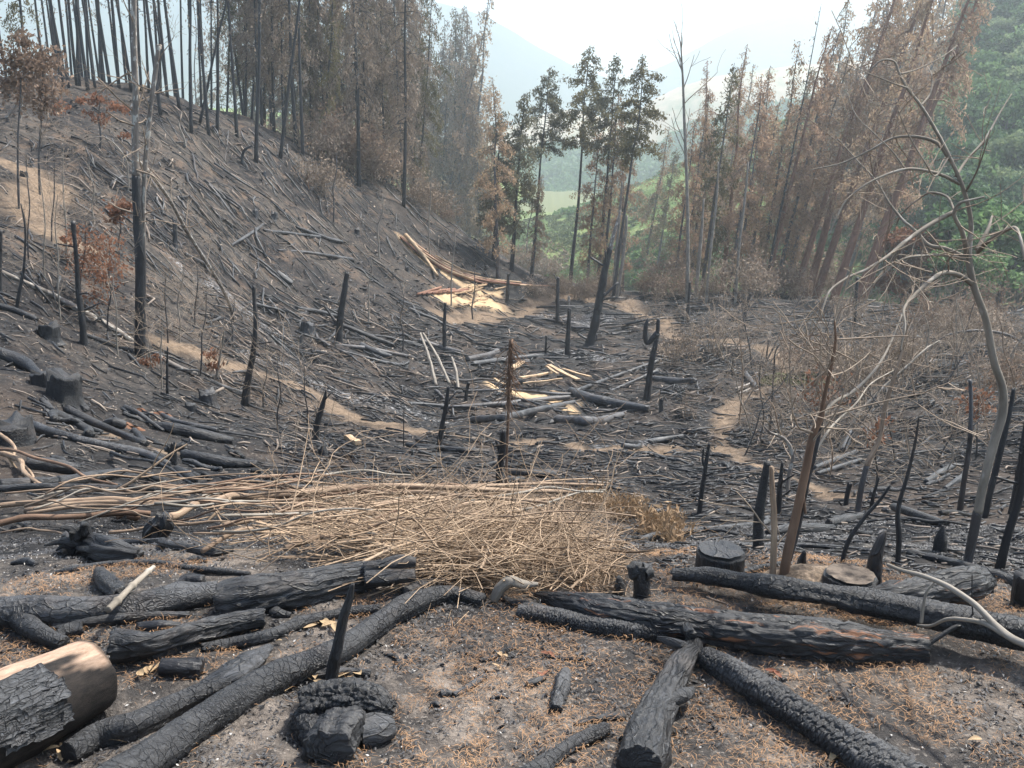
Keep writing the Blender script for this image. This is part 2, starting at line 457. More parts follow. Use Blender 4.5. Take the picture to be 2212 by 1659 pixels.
def mat_ground():
    m = M('burnt_soil', 0.95, 0.12)
    P = m.node('ShaderNodeNewGeometry').outputs['Position']
    a = m.node('ShaderNodeVertexColor', layer_name='zones'); z = sep(m, a.outputs['Color']); knoll = a.outputs['Alpha']
    a2 = m.node('ShaderNodeVertexColor', layer_name='zones2'); z2 = sep(m, a2.outputs['Color'])
    nbig = m.noise(P, 0.35, 5, 0.6); nmid = m.noise(P, 2.2, 5, 0.65); nfine = m.noise(P, 11, 5, 0.7); nvf = m.noise(P, 60, 4, 0.75)
    # burnt hollow: black soil, brown patches and flecks of ash
    c = m.mix(m.ramp(nmid, [(0.38, 0), (0.66, 1)]), (0.012, 0.013, 0.015), (0.042, 0.040, 0.039))
    c = m.mix(m.ramp(nbig, [(0.48, 0), (0.68, 1)]), c, (0.078, 0.060, 0.048))
    c = m.mix(m.math('MULTIPLY', m.ramp(nfine, [(0.57, 0), (0.68, 1)]), 0.75), c, (0.17, 0.155, 0.14))
    c = m.mix(m.math('MULTIPLY', m.ramp(nfine, [(0.34, 1), (0.46, 0)]), 0.8), c, (0.02, 0.02, 0.022))
    # left slope: browner and streaked down the slope
    S = m.mapping(P, (1.0, 1.0, 1.0)); rotn = m.t.nodes[-1]; rotn.inputs['Rotation'].default_value = (0, 0, R(52)); rotn.inputs['Scale'].default_value = (0.35, 3.2, 1)
    st = m.noise(S, 1.9, 8, 0.78)
    cl = m.mix(m.ramp(st, [(0.40, 0), (0.58, 1)]), (0.012, 0.013, 0.014), (0.088, 0.076, 0.066))
    cl = m.mix(m.math('MULTIPLY', m.ramp(nfine, [(0.58, 0), (0.70, 1)]), 0.7), cl, (0.25, 0.205, 0.165))
    cl = m.mix(m.math('MULTIPLY', m.ramp(nfine, [(0.30, 1), (0.46, 0)]), 0.85), cl, (0.014, 0.014, 0.015))
    nl = m.noise(P, 0.22, 6, 0.7)
    cl = m.mix(m.math('MULTIPLY', m.ramp(nl, [(0.46, 0), (0.56, 1)]), 0.8), cl, (0.016, 0.016, 0.018))
    cl = m.mix(m.math('MULTIPLY', m.ramp(m.noise(P, 0.8, 6, 0.75), [(0.54, 0), (0.62, 1)]), 0.65), cl, (0.125, 0.088, 0.064))
    cl = m.mix(m.math('MULTIPLY', m.ramp(m.noise(P, 5.0, 5, 0.75), [(0.56, 0), (0.66, 1)]), 0.55), cl, (0.17, 0.135, 0.11))
    c = m.mix(z2[0], c, cl)
    # knoll: sandy ash with charred patches
    k = m.mix(m.ramp(nfine, [(0.36, 0), (0.60, 1)]), (0.055, 0.048, 0.043), (0.20, 0.170, 0.145))
    k = m.mix(m.ramp(nmid, [(0.40, 0), (0.56, 0.9)]), k, (0.036, 0.035, 0.035))
    k = m.mix(m.math('MULTIPLY', m.ramp(nvf, [(0.58, 0), (0.68, 1)]), 0.7), k, (0.36, 0.32, 0.28))
    k = m.mix(m.math('MULTIPLY', m.ramp(nvf, [(0.32, 1), (0.44, 0)]), 0.8), k, (0.035, 0.033, 0.033))
    c = m.mix(knoll, c, k)
    pth = m.mix(m.ramp(nfine, [(0.35, 0), (0.65, 1)]), (0.12, 0.088, 0.062), (0.23, 0.17, 0.12))
    pth = m.mix(m.math('MULTIPLY', m.ramp(nvf, [(0.3, 1), (0.45, 0)]), 0.6), pth, (0.06, 0.05, 0.045))
    c = m.mix(m.math('MULTIPLY', z[0], m.ramp(nmid, [(0.36, 0.55), (0.5, 1)])), c, pth)
    ash = m.mix(m.ramp(nfine, [(0.45, 0), (0.62, 1)]), (0.045, 0.045, 0.048), (0.30, 0.30, 0.305))
    c = m.mix(m.math('MULTIPLY', z[2], m.ramp(nfine, [(0.42, 0.0), (0.60, 0.85)])), c, ash)
    sw = m.mix(m.ramp(nvf, [(0.35, 0), (0.65, 1)]), (0.36, 0.25, 0.145), (0.58, 0.43, 0.27))
    c = m.mix(z[1], c, sw)
    grn = m.mix(nmid, (0.10, 0.12, 0.05), (0.16, 0.16, 0.08))
    c = m.mix(z2[1], c, grn)
    h = m.math('ADD', m.math('MULTIPLY', nfine, 0.6), m.math('MULTIPLY', nvf, 0.25))
    return m.out(c, normal=m.bump(h, 0.9, 0.05))

def mat_char(name, ku=30.0, kv=14.0, crack=1.0, ash=0.35, orange=0.0, tint=(0.008, 0.0085, 0.010), scale=1.0, lum=0.05):
    """charcoal bark: cells in the tube's UV (metres) in two sizes that come and go, dusty crests, orange wood where wanted"""
    m = M(name, 0.5, 0.45)
    uv = m.coord('UV'); ob = m.coord('Object')
    wob = m.node('ShaderNodeTexNoise'); m.set(wob, 'Vector', uv); wob.inputs['Scale'].default_value = 9; wob.inputs['Detail'].default_value = 4
    off = m.node('ShaderNodeVectorMath', operation='SCALE'); m.t.links.new(wob.outputs['Color'], off.inputs[0]); off.inputs['Scale'].default_value = 0.07
    ad = m.node('ShaderNodeVectorMath', operation='ADD'); m.t.links.new(uv, ad.inputs[0]); m.t.links.new(off.outputs[0], ad.inputs[1])
    P = ad.outputs[0]
    zone_ = m.noise(ob, 6.0 * scale, 3, 0.6)              # where the char is blocky, where split lengthwise, where smooth
    v = m.voro(m.mapping(P, (ku, kv, 1)), 1.0); v2 = m.voro(m.mapping(P, (ku * 0.42, kv * 0.36, 1)), 1.0)
    e1 = m.ramp(v.outputs['Distance'], [(0.0, 0), (0.10, 0.75), (0.3, 1)]); e2 = m.ramp(v2.outputs['Distance'], [(0.0, 0), (0.05, 0.8), (0.2, 1)])
    fis = m.noise(m.mapping(P, (ku * 1.3, max(2.0, kv * 0.05), 1)), 1.0, 5, 0.7)
    e3 = m.ramp(fis, [(0.36, 0), (0.47, 1)])
    zr = m.ramp(zone_, [(0.38, 0), (0.50, 1)]); zr2 = m.ramp(zone_, [(0.52, 0), (0.62, 1)])
    edge = m.math('MULTIPLY', m.mix(zr, e1, (1, 1, 1)), e2)
    edge = m.math('MULTIPLY', edge, m.mix(zr2, (1, 1, 1), e3))
    fine = m.noise(m.mapping(P, (ku * 2.2, kv * 0.8, 1)), 1.0, 6, 0.75)
    big = m.noise(ob, 3.5 * scale, 6, 0.7)
    base = m.mix(m.ramp(big, [(0.38, 0), (0.64, 1)]), tint, (lum, lum * 1.02, lum * 1.07))
    base = m.mix(m.math('MULTIPLY', m.ramp(fine, [(0.52, 0), (0.66, 1)]), ash), base, (0.105, 0.113, 0.128))
    dirt = m.noise(ob, 2.1 * scale, 5, 0.7)
    base = m.mix(m.math('MULTIPLY', m.ramp(dirt, [(0.56, 0), (0.66, 1)]), 0.3), base, (0.11, 0.085, 0.07))
    dk = m.noise(ob, 4.3 * scale, 3, 0.6)
    base = m.mix(m.math('MULTIPLY', m.ramp(edge, [(0.0, 1), (0.6, 0)]), m.ramp(dk, [(0.35, 0.25), (0.62, 0.95)])), base, (0.005, 0.005, 0.006))
    if orange:
        on = m.noise(m.mapping(P, (38, 4.0, 1)), 1.0, 5, 0.7)
        base = m.mix(m.math('MULTIPLY', m.ramp(on, [(0.64 - 0.12 * orange, 0), (0.68 - 0.10 * orange, 1)]), 0.85), base, (0.22, 0.092, 0.040))
    h = m.math('ADD', m.math('MULTIPLY', m.math('MULTIPLY', edge, m.ramp(dk, [(0.35, 0.35), (0.62, 1)])), 0.8 * crack), m.math('MULTIPLY', fine, 0.6))
    rough = m.ramp(big, [(0.3, 0.34), (0.7, 0.70)])
    return m.out(base, rough, m.bump(h, 0.8, 0.012 / scale))

def mat_wood(name, c1, c2, ku=40, kv=3, rough=0.8, spots=None, bumpd=0.006):
    m = M(name, rough, 0.25)
    uv = m.coord('UV')
    n = m.noise(m.mapping(uv, (ku, kv, 1)), 1.0, 5, 0.65)
    n2 = m.noise(m.coord('Object'), 3.0, 3, 0.6)
    c = m.mix(m.ramp(n, [(0.35, 0), (0.65, 1)]), c1, c2)
    c = m.mix(m.math('MULTIPLY', m.ramp(n2, [(0.45, 0), (0.7, 1)]), 0.5), c, tuple(x * 0.5 for x in c1))
    if spots is not None:
        s = m.noise(m.mapping(uv, (14, 5, 1)), 1.0, 3, 0.6)
        c = m.mix(m.ramp(s, [(0.55, 0), (0.60, 1)]), c, spots)
    return m.out(c, None, m.bump(n, 0.5, bumpd))

def mat_plain(name, c1, c2, scale=3.0, rough=0.85, spec=0.2, rand=True, trans=None):
    """leaves, twigs, needles: colour varies from island to island"""
    m = M(name, rough, spec)
    n = m.noise(m.coord('Object'), scale, 3, 0.6)
    f = m.ramp(n, [(0.35, 0), (0.65, 1)])
    if rand:
        g = m.node('ShaderNodeNewGeometry')
        f = m.math('ADD', m.math('MULTIPLY', f, 0.5), m.math('MULTIPLY', g.outputs['Random Per Island'], 0.5))
    c = m.mix(f, c1, c2)
    oi = m.node('ShaderNodeObjectInfo')
    c = m.mix(m.math('MULTIPLY', oi.outputs['Random'], 0.35), c, tuple(x * 0.45 for x in c1))
    if trans:
        tr = m.node('ShaderNodeBsdfTranslucent'); m.set(tr, 'Color', c)
        mx = m.node('ShaderNodeMixShader'); mx.inputs[0].default_value = trans
        m.t.links.new(m.b.outputs[0], mx.inputs[1]); m.t.links.new(tr.outputs[0], mx.inputs[2])
        m.t.links.new(mx.outputs[0], m.t.nodes['Material Output'].inputs['Surface'])
    return m.out(c)

G_MAT = mat_ground()
ground = link('ground', gme, G_MAT, kind='structure')
CH_FINE = mat_char('char_fine_checks', 62, 105, 0.8, 0.35, lum=0.034)
CH_GATOR = mat_char('char_alligator', 60, 110, 0.5, 0.45, lum=0.07)
CH_LONG = mat_char('char_long_fissures', 75, 16, 0.9, 0.40, lum=0.034)
CH_ASH = mat_char('char_ashy', 60, 50, 0.7, 0.7, lum=0.075)
CH_ORANGE = mat_char('char_with_orange_wood', 70, 14, 1.0, 0.3, 0.6, lum=0.030)
CH_ORANGE2 = mat_char('char_with_some_orange', 70, 18, 1.0, 0.35, 0.35, lum=0.034)
CH_BLACK = mat_char('char_black', 25, 14, 1.0, 0.12, tint=(0.011, 0.011, 0.013), lum=0.035)
CH_FAR = mat_char('char_far', 6, 2.0, 0.6, 0.6, tint=(0.018, 0.019, 0.021), scale=0.3, lum=0.075)
CH_FARB = mat_char('char_far_brown', 6, 2.0, 0.6, 0.5, tint=(0.035, 0.026, 0.022), scale=0.3, lum=0.10)
TRUNK_BLACK = mat_char('trunk_charred', 8, 2.0, 0.6, 0.15, tint=(0.013, 0.013, 0.016), scale=0.3, lum=0.032)
W_PALE = mat_wood('pale_bare_wood', (0.50, 0.35, 0.24), (0.68, 0.50, 0.36), 30, 3)
W_GREY = mat_wood('grey_weathered_wood', (0.15, 0.132, 0.11), (0.34, 0.305, 0.26), 30, 3)
W_BARK = mat_wood('dead_grey_brown_bark', (0.15, 0.13, 0.105), (0.33, 0.29, 0.24), 16, 3, 0.9, (0.33, 0.30, 0.26))
W_LICHEN = mat_wood('lichened_bark', (0.15, 0.13, 0.115), (0.27, 0.24, 0.21), 14, 3, 0.9, (0.44, 0.43, 0.39))
W_BROWN = mat_wood('scorched_brown_bark', (0.10, 0.060, 0.040), (0.24, 0.155, 0.105), 12, 2)
W_TAN = mat_wood('cut_stem_bark', (0.15, 0.10, 0.07), (0.40, 0.295, 0.205), 40, 4)
W_PLANK = mat_wood('fresh_sawn_wood', (0.30, 0.20, 0.12), (0.58, 0.43, 0.28), 30, 1.5, 0.7)
W_RED = mat_wood('reddish_bark', (0.17, 0.085, 0.055), (0.30, 0.17, 0.12), 8, 1.0)
TWIG = mat_plain('dry_twigs', (0.13, 0.088, 0.058), (0.50, 0.37, 0.255))
TWIG2 = mat_plain('brown_twigs', (0.19, 0.145, 0.11), (0.42, 0.34, 0.26))
# ------------------------------------------------------------ hills beyond the clearing
HAZE = 0.0010
HTOP = 212.0
def mat_hill(name, stops, s1=0.05, s2=0.4, bd=1.0):
    m = M(name, 0.95, 0.05)
    P = m.node('ShaderNodeNewGeometry').outputs['Position']
    n1 = m.noise(P, s1, 5, 0.65); n2 = m.noise(P, s2, 5, 0.7)
    f = m.math('ADD', m.math('MULTIPLY', n1, 0.6), m.math('MULTIPLY', n2, 0.4))
    c = m.ramp(f, stops)
    return m.out(c, normal=m.bump(n2, 0.9, bd))
HILLS = {}
def hill(name, crest, base, mat, cols=260, rows=90, bulge=0.25, amp=2.0, wl=20.0, back=60.0, seed=1, crest_amp=1.0, far=1.0):
    crest = [(a, b, c * far) for a, b, c in crest]; base = [(a, b, c * far) for a, b, c in base]; amp *= far; wl *= far; back *= far
    cx = np.array([c[0] for c in crest], float)
    px = np.linspace(cx[0], cx[-1], cols)
    cpy = np.interp(px, cx, [c[1] for c in crest]); cD = np.interp(px, cx, [c[2] for c in crest])
    k = np.ones(9) / 9
    cpy = np.convolve(np.pad(cpy, 4, 'edge'), k, 'valid')
    bx = np.array([b[0] for b in base], float)
    bpy_ = np.interp(px, bx, [b[1] for b in base]); bD = np.interp(px, bx, [b[2] for b in base])
    B = np.array([on_ray(a, b, c) for a, b, c in zip(px, bpy_, bD)])
    T = np.array([on_ray(a, b, c) for a, b, c in zip(px, cpy, cD)])
    rws = []
    for t in np.linspace(-0.12, 1, rows):
        p = B * (1 - t) + T * t
        tt = max(t, 0)
        p[:, 2] += (math.sin(math.pi * tt) * bulge * (T[:, 2] - B[:, 2]))
        rws.append(p)
    dirx = T - B; dirx[:, 2] = 0; dirx /= np.linalg.norm(dirx, axis=1)[:, None]
    for s in (0.1, 0.25, 0.5, 0.75, 1.0):
        p = T + dirx * back * s; p[:, 2] -= (T[:, 2] - B[:, 2]) * 1.1 * s ** 1.4
        rws.append(p)
    G = np.array(rws)
    env = np.ones(len(rws)); env[rows - 1:] = crest_amp
    nz = fbm(G[..., 0] / wl, G[..., 1] / wl, seed, 5)
    G[..., 2] += nz * amp * env[:, None]
    G[..., 2] = np.maximum(G[..., 2], -24.0)
    n, mcol = G.shape[:2]
    i = np.arange(n - 1)[:, None] * mcol; j = np.arange(mcol - 1)[None]
    F = np.stack([i + j, i + j + 1, i + mcol + j + 1, i + mcol + j], -1).reshape(-1, 4)
    o = link(name, mesh_from(name, G.reshape(-1, 3), F), mat, kind='structure')
    HILLS[name] = (px, G[:rows])
    return o
HM_SHRUB = mat_hill('shrubby_slope', [(0.36, (0.05, 0.09, 0.03)), (0.48, (0.11, 0.165, 0.055)), (0.58, (0.20, 0.24, 0.10)), (0.70, (0.27, 0.26, 0.14))], 0.06, 0.55, 1.2)
HM_FOREST = mat_hill('forest_floor_green', [(0.4, (0.03, 0.06, 0.03)), (0.6, (0.09, 0.14, 0.06))], 0.08, 0.5, 1.5)
HM_MEADOW = mat_hill('meadow', [(0.42, (0.13, 0.20, 0.05)), (0.50, (0.22, 0.27, 0.10)), (0.56, (0.34, 0.29, 0.17)), (0.7, (0.38, 0.32, 0.2))], 0.012, 0.1, 0.5)
HM_PALE = mat_hill('dry_pasture', [(0.38, (0.16, 0.18, 0.09)), (0.5, (0.36, 0.28, 0.19)), (0.7, (0.42, 0.33, 0.25))], 0.014, 0.1, 0.6)
HM_MOUNT = mat_hill('far_mountain', [(0.4, (0.01, 0.03, 0.03)), (0.6, (0.045, 0.06, 0.05))], 0.01, 0.06, 2)
# shrub-covered ridge rising to the right
hill('shrub_hill', [(520, 680, 260), (900, 590, 230), (1110, 500, 215), (1240, 440, 215), (1380, 385, 215), (1520, 330, 210), (1700, 262, 205), (1830, 200, 200), (1950, 120, 190), (2060, 85, 180), (2300, 60, 170), (2600, 50, 160)],
     [(520, 760, 130), (1100, 690, 110), (1500, 668, 104), (1900, 655, 98), (2200, 640, 92), (2600, 640, 90)], HM_SHRUB, 360, 120, 0.12, 4.0, 22, seed=4)
hill('meadow_hill', [(-700, 150, 330), (200, 200, 330), (700, 262, 330), (900, 285, 330), (1040, 330, 340), (1150, 420, 340), (1260, 520, 330), (1500, 620, 330)],
     [(-700, 560, 180), (700, 560, 200), (1100, 600, 235), (1500, 640, 240)], HM_MEADOW, 200, 70, 0.15, 3, 60, seed=9, far=1.15)
hill('wooded_valley', [(900, 330, 420), (1100, 330, 420), (1200, 318, 420), (1300, 342, 400), (1420, 330, 380), (1520, 250, 370), (1640, 240, 380), (1900, 200, 380)],
     [(900, 560, 300), (1300, 460, 290), (1900, 460, 290)], HM_FOREST, 160, 60, 0.15, 5, 30, seed=12, far=1.35)
hill('dry_hill', [(1000, 330, 450), (1120, 262, 450), (1200, 240, 450), (1270, 238, 450), (1330, 275, 450), (1420, 215, 440), (1520, 180, 430), (1640, 158, 430), (1800, 140, 430), (2400, 120, 430)],
     [(1000, 420, 385), (1400, 380, 380), (2400, 360, 380)], HM_PALE, 160, 50, 0.2, 4, 60, seed=15, far=1.8)
hill('far_mountain', [(-500, -10, 560), (400, -8, 560), (820, -12, 560), (960, 5, 560), (1040, 40, 560), (1150, 98, 570), (1260, 150, 580), (1350, 176, 590), (1480, 240, 590), (1700, 320, 590)],
     [(-500, 330, 470), (1700, 400, 480)], HM_MOUNT, 200, 60, 0.1, 9, 80, 100, seed=18, crest_amp=0.4, far=2.45)
hill('far_mountain', [(1200, 230, 650), (1340, 176, 645), (1460, 128, 640), (1600, 60, 630), (1760, 15, 625), (1880, -10, 620), (2020, 8, 620), (2110, 2, 620), (2300, -10, 620), (2700, -10, 620)],
     [(1200, 330, 500), (2700, 300, 500)], HM_MOUNT, 200, 60, 0.1, 7, 80, 100, seed=23, crest_amp=0.4, far=2.3)
# ------------------------------------------------------------ builders shared by the objects
def lay(pts, sink=0.85, lift=0.0, ymin=0.0):
    """centre line seen at (px, py) with half-thickness rpx, resting on the ground below it"""
    P = []; Rr = []
    for q in pts:
        px, py, r = q[:3]; up = q[3] if len(q) > 3 else 0.0
        h = at(px, py + r * 0.85, ymin)
        rw = r * zdist(h) / FPX * (0.92 if zdist(h) < 5 else 1.0)
        P.append(h + np.array([0, 0, rw * sink + lift + up])); Rr.append(rw)
    return np.array(P), np.array(Rr)

def macro(A, L, Rr, seed):
    """uneven thickness, knots and one flattened or burnt-away flank"""
    rm = float(Rr.mean())
    v = vnoise(L / rm * 0.22 + seed, L * 0, seed + 2) * 0.30 + vnoise(L / rm * 0.6, L * 0, seed + 6) * 0.12
    for q in range(3):
        h = hash2(np.array([q]), np.array([seed]), 5)[0]; h2 = hash2(np.array([q + 9]), np.array([seed]), 5)[0]
        l0 = h * float(L.max()); a0 = h2 * 6.28; da = np.abs((A - a0 + math.pi) % (2 * math.pi) - math.pi)
        v = v + (0.30 if q != 1 else -0.22) * np.exp(-(((L - l0) / (rm * (0.9 if q != 1 else 2.5))) ** 2) - (da / 0.55) ** 2)
    return v

def d_fissure(a=0.06, seed=0):
    return lambda A, L, Rr: Rr * (macro(A, L, Rr, seed) + fbm(np.cos(A) * 1.7 + 5 + np.sin(A) * 3.1, L * 3.0, seed, 4) * 0.22
                                 - a * np.clip(1 - cells(A * 2.6, L * 1.6 / np.maximum(Rr.mean(), 0.02) * 0.25, seed)[0] * 4, 0, 1))
def d_check(a=0.09, seed=0, ka=3.2, kl=1.0, lump=0.16):
    def f(A, L, Rr):
        rm = float(Rr.mean())
        wob = fbm(A * 1.3, L * 5, seed + 3, 2) * 0.35
        e, cid = cells(A * ka / 1.0 + wob, L / rm * kl * 2.2 + wob, seed)
        e2, _ = cells(A * 1.1 * ka, L / rm * kl * 6.0, seed + 8)
        return Rr * (macro(A, L, Rr, seed) + fbm(np.cos(A) * 1.5 + 7 + np.sin(A) * 2.1, L * 2.5, seed, 3) * lump + (cid - 0.5) * a * 0.5
                     - a * np.clip(1 - e * 5, 0, 1) - a * 0.35 * np.clip(1 - e2 * 4, 0, 1))
    return f
def d_knob(a=0.25, seed=0, fl=4.0):
    return lambda A, L, Rr: Rr * (fbm(np.cos(A) * 1.3 + 3 + np.sin(A) * 1.9, L * fl, seed, 4) * a)

def piece(name, pts, mat, disp=None, n=60, seg=28, rag=0.3, sink=0.8, label=None, cat='log', group=None, parent=None, lift=0.0, world=None, seed=0, flat=None, ymin=0.0, extra=None):
    if sink == 0.8: sink = 0.66
    if world is None: P, Rr = lay(pts, sink, lift, ymin)
    else: P, Rr = world
    P, Rr = resample(P, Rr, n)
    V, F, uv = tube(P, Rr, seg, True, disp or d_knob(0.2, seed), flat=flat, rag=rag, seed=seed)
    b = Buf(); b.add(V, F, uv)
    for (v, f, u) in (extra or []): b.add(v, f, u)
    return link(name, b.mesh(name), mat, parent, label, cat if parent is None else None, group)

def stub(p, d, r, l, seed=0, seg=12):
    """a broken branch stub starting at p in direction d"""
    p = np.asarray(p, float); d = np.asarray(d, float); d = d / np.linalg.norm(d)
    ts = np.linspace(0, 1, 8)[:, None]
    pts = p + d * l * ts
    rr = r * (1.15 - 0.5 * ts[:, 0])
    return tube(pts, rr, seg, True, d_knob(0.35, seed, 9), rag=0.6, seed=seed)

def snag_pts(base, line, r0, n=14, wob=0.0, seed=0, depth=0.0):
    """standing stem: ground point under the first pixel of line, the rest on its picture path at the same distance"""
    b = at(*base)
    P = [b - np.array([0, 0, 0.15])]
    Rr = [r0[0]]
    for k, (px, py) in enumerate(line):
        P.append(on_ray(px, py, b[1] + depth * (k + 1) / len(line)))
        Rr.append(r0[min(k + 1, len(r0) - 1)])
    sc = zdist(b) / FPX
    P = np.array(P); Rr = np.array(Rr) * sc
    return P, Rr, b

def recurse(b, p, d, l, r, lev, rs, curve=0.35, kids=(2, 4), seg=4, up=0.12, rmin=0.002, colf=None):
    """twiggy branching into Buf b"""
    n = 6
    pts = [np.array(p, float)]; dd = np.array(d, float); dd /= np.linalg.norm(dd)
    for k in range(n):
        dd = dd + rs.normal(0, curve / n * 1.6, 3) + np.array([0, 0, up / n])
        dd /= np.linalg.norm(dd)
        pts.append(pts[-1] + dd * l / n)
    pts = np.array(pts)
    rr = np.linspace(r, max(rmin, r * 0.45), n + 1)
    V, F, uv = tube(pts, rr, seg, False)
    b.add(V, F, uv)
    tips = [pts[-1]]
    if lev > 0:
        for _ in range(rs.randint(kids[0], kids[1] + 1)):
            k = rs.randint(2, n + 1)
            t = pts[k] - pts[k - 1]; t /= np.linalg.norm(t)
            s = rs.normal(0, 1, 3); s -= t * s.dot(t); s /= np.linalg.norm(s)
            tips += recurse(b, pts[k], t * 0.75 + s * 0.75, l * rs.uniform(0.45, 0.75), max(rmin, rr[k] * 0.6), lev - 1, rs, curve, kids, max(3, seg - 1), up, rmin)
    return tips

def leaves(cent, size, rs, elong=2.0, droop=0.0, jitter=0.5):
    """one small bent quad per centre"""
    cent = np.asarray(cent, float); n = len(cent)
    s = size * (0.6 + 0.8 * rs.rand(n))[:, None]
    a = rs.normal(0, 1, (n, 3)); a[:, 2] -= droop * 2; a /= np.linalg.norm(a, axis=1)[:, None]
    c = rs.normal(0, 1, (n, 3)); c -= a * (c * a).sum(1)[:, None]; c /= np.linalg.norm(c, axis=1)[:, None]
    a = a * s * elong * 0.5; c = c * s * 0.5
    V = np.stack([cent - a, cent + c * 0.9, cent + a, cent - c * 0.9], 1).reshape(-1, 3)
    F = np.arange(n * 4).reshape(-1, 4)
    return V, F

def copy_thing(root, loc, rz=0.0, sc=1.0, tilt=(0, 0), label=None, group=None, name=None):
    o = root.copy(); COL.objects.link(o)
    if name: o.name = name
    o.location = loc; o.rotation_euler = (tilt[0], tilt[1], rz)
    o.scale = (sc, sc, sc) if not hasattr(sc, '__len__') else sc
    if label: o['label'] = label
    if group: o['group'] = group
    for ch in list(root.children):
        c = ch.copy(); COL.objects.link(c); c.parent = o
        for g in list(ch.children):
            q = g.copy(); COL.objects.link(q); q.parent = c
    return o

def empty(name, loc=(0, 0, 0), label=None, cat=None, group=None):
    return link(name, None, loc=loc, label=label, cat=cat, group=group)

def fixy(pts, Y):
    """points on their picture rays, all at forward distance Y"""
    P = np.array([on_ray(q[0], q[1], q[3] if len(q) > 3 else Y) for q in pts])
    return P, np.array([q[2] for q in pts]) * zdist(P) / FPX
# ------------------------------------------------------------ foreground: charred logs on the knoll
def Lg(*a, **k): return piece('charred_log', *a, **k)

# pale log with peeling burnt bark at the lower left
P, Rr = lay([(-170, 1625, 128), (60, 1520, 108), (205, 1450, 84)], 0.9)
Pl, Rl = resample(P, Rr, 110); SEG = 72
_d = lambda A, L_, r: r * (fbm(np.cos(A) * 2 + np.sin(A), L_ * 6, 5, 4) * 0.07)
V, F, uv = tube(Pl, Rl, SEG, True, _d, rag=0.05, seed=3)
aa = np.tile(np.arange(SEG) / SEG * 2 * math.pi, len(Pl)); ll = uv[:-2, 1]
dark_mask = np.clip((0.80 - np.sin(aa) + fbm(ll * 5, np.cos(aa) * 3 + 9, 8, 4) * 0.5 + 0.9 * (1 - ll / ll.max()) * (np.cos(aa) > 0.2)) * 4.0, 0, 1)  # near-black below the top band of the log, with a wavy edge
dark_mask = np.maximum(dark_mask, np.clip((ll / ll.max() - 0.965) * 30, 0, .8)); dark_mask = np.concatenate([dark_mask, [0.8, 0.9]])
pm = M('pale_wood_dark_below', 0.8, 0.2)
_uv = pm.coord('UV'); _gr = pm.noise(pm.mapping(_uv, (42, 12, 1)), 1, 8, 0.78)
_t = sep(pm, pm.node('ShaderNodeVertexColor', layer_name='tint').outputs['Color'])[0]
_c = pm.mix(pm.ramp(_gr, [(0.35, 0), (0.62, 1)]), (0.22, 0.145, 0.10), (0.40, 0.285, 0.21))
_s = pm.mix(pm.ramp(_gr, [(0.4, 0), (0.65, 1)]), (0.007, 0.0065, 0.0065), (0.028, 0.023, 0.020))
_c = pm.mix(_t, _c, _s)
PALE_DARK = pm.out(_c, None, pm.bump(_gr, 0.5, 0.006))
pale_log = link('debarked_log', mesh_from('debarked_log', V, F, uv, True, {'tint': np.repeat(dark_mask[:, None], 4, 1)}), PALE_DARK,
     label='thick pale debarked log with dark underside in the lower left corner', cat='log')
# bark plates still on it
rs = np.random.RandomState(5)
bb = Buf()
m0 = int(len(Pl) * 0.60)
for k in range(40):
    t = rs.uniform(0.26, 0.60); i = int(t * (len(Pl) - 3))
    a = rs.uniform(0.0, 1.15) - (t - 0.5) * 0.5
    la, lw = rs.uniform(0.05, 0.11), rs.uniform(0.25, 0.5)
    tan = Pl[i + 1] - Pl[i]; tan /= np.linalg.norm(tan)
    sd_ = np.cross(tan, [0, 0, 1.0]); sd_ /= np.linalg.norm(sd_); uu = np.cross(sd_, tan)
    g = 7; S, T_ = np.meshgrid(np.linspace(-1, 1, g), np.linspace(-1, 1, g))
    edge = 1 + 0.25 * vnoise(S * 3 + k, T_ * 3, k)
    ang = a + S * lw * 0.5 * edge; al = T_ * la * 0.5 * edge
    for lay_, off in ((0, 0.011), (1, 0.003)):
        rr = Rl[i] * (1.02 + off / Rl[i] * (0.6 + 0.4 * np.abs(S)) * rs.uniform(0.7, 1.3))
        q = Pl[i] + tan * al[..., None] + sd_ * (np.cos(ang) * rr)[..., None] + uu * (np.sin(ang) * rr)[..., None]
        if lay_ == 0: top = q.reshape(-1, 3)
        else: bot = q.reshape(-1, 3)
    ix = np.arange(g * g).reshape(g, g)
    f = np.stack([ix[:-1, :-1], ix[:-1, 1:], ix[1:, 1:], ix[1:, :-1]], -1).reshape(-1, 4)
    rim = np.concatenate([ix[0, :], ix[1:, -1], ix[-1, -2::-1], ix[-2:0:-1, 0]])
    r2 = np.roll(rim, -1)
    f2 = np.stack([rim, r2, r2 + g * g, rim + g * g], -1)
    bb.add(np.vstack([top, bot]), [f, f2], np.vstack([np.stack([S.ravel() * .05 + k, T_.ravel() * .05], 1)] * 2))
link('bark', bb.mesh('bark'), CH_ASH, pale_log, label='flaking grey burnt bark plates')

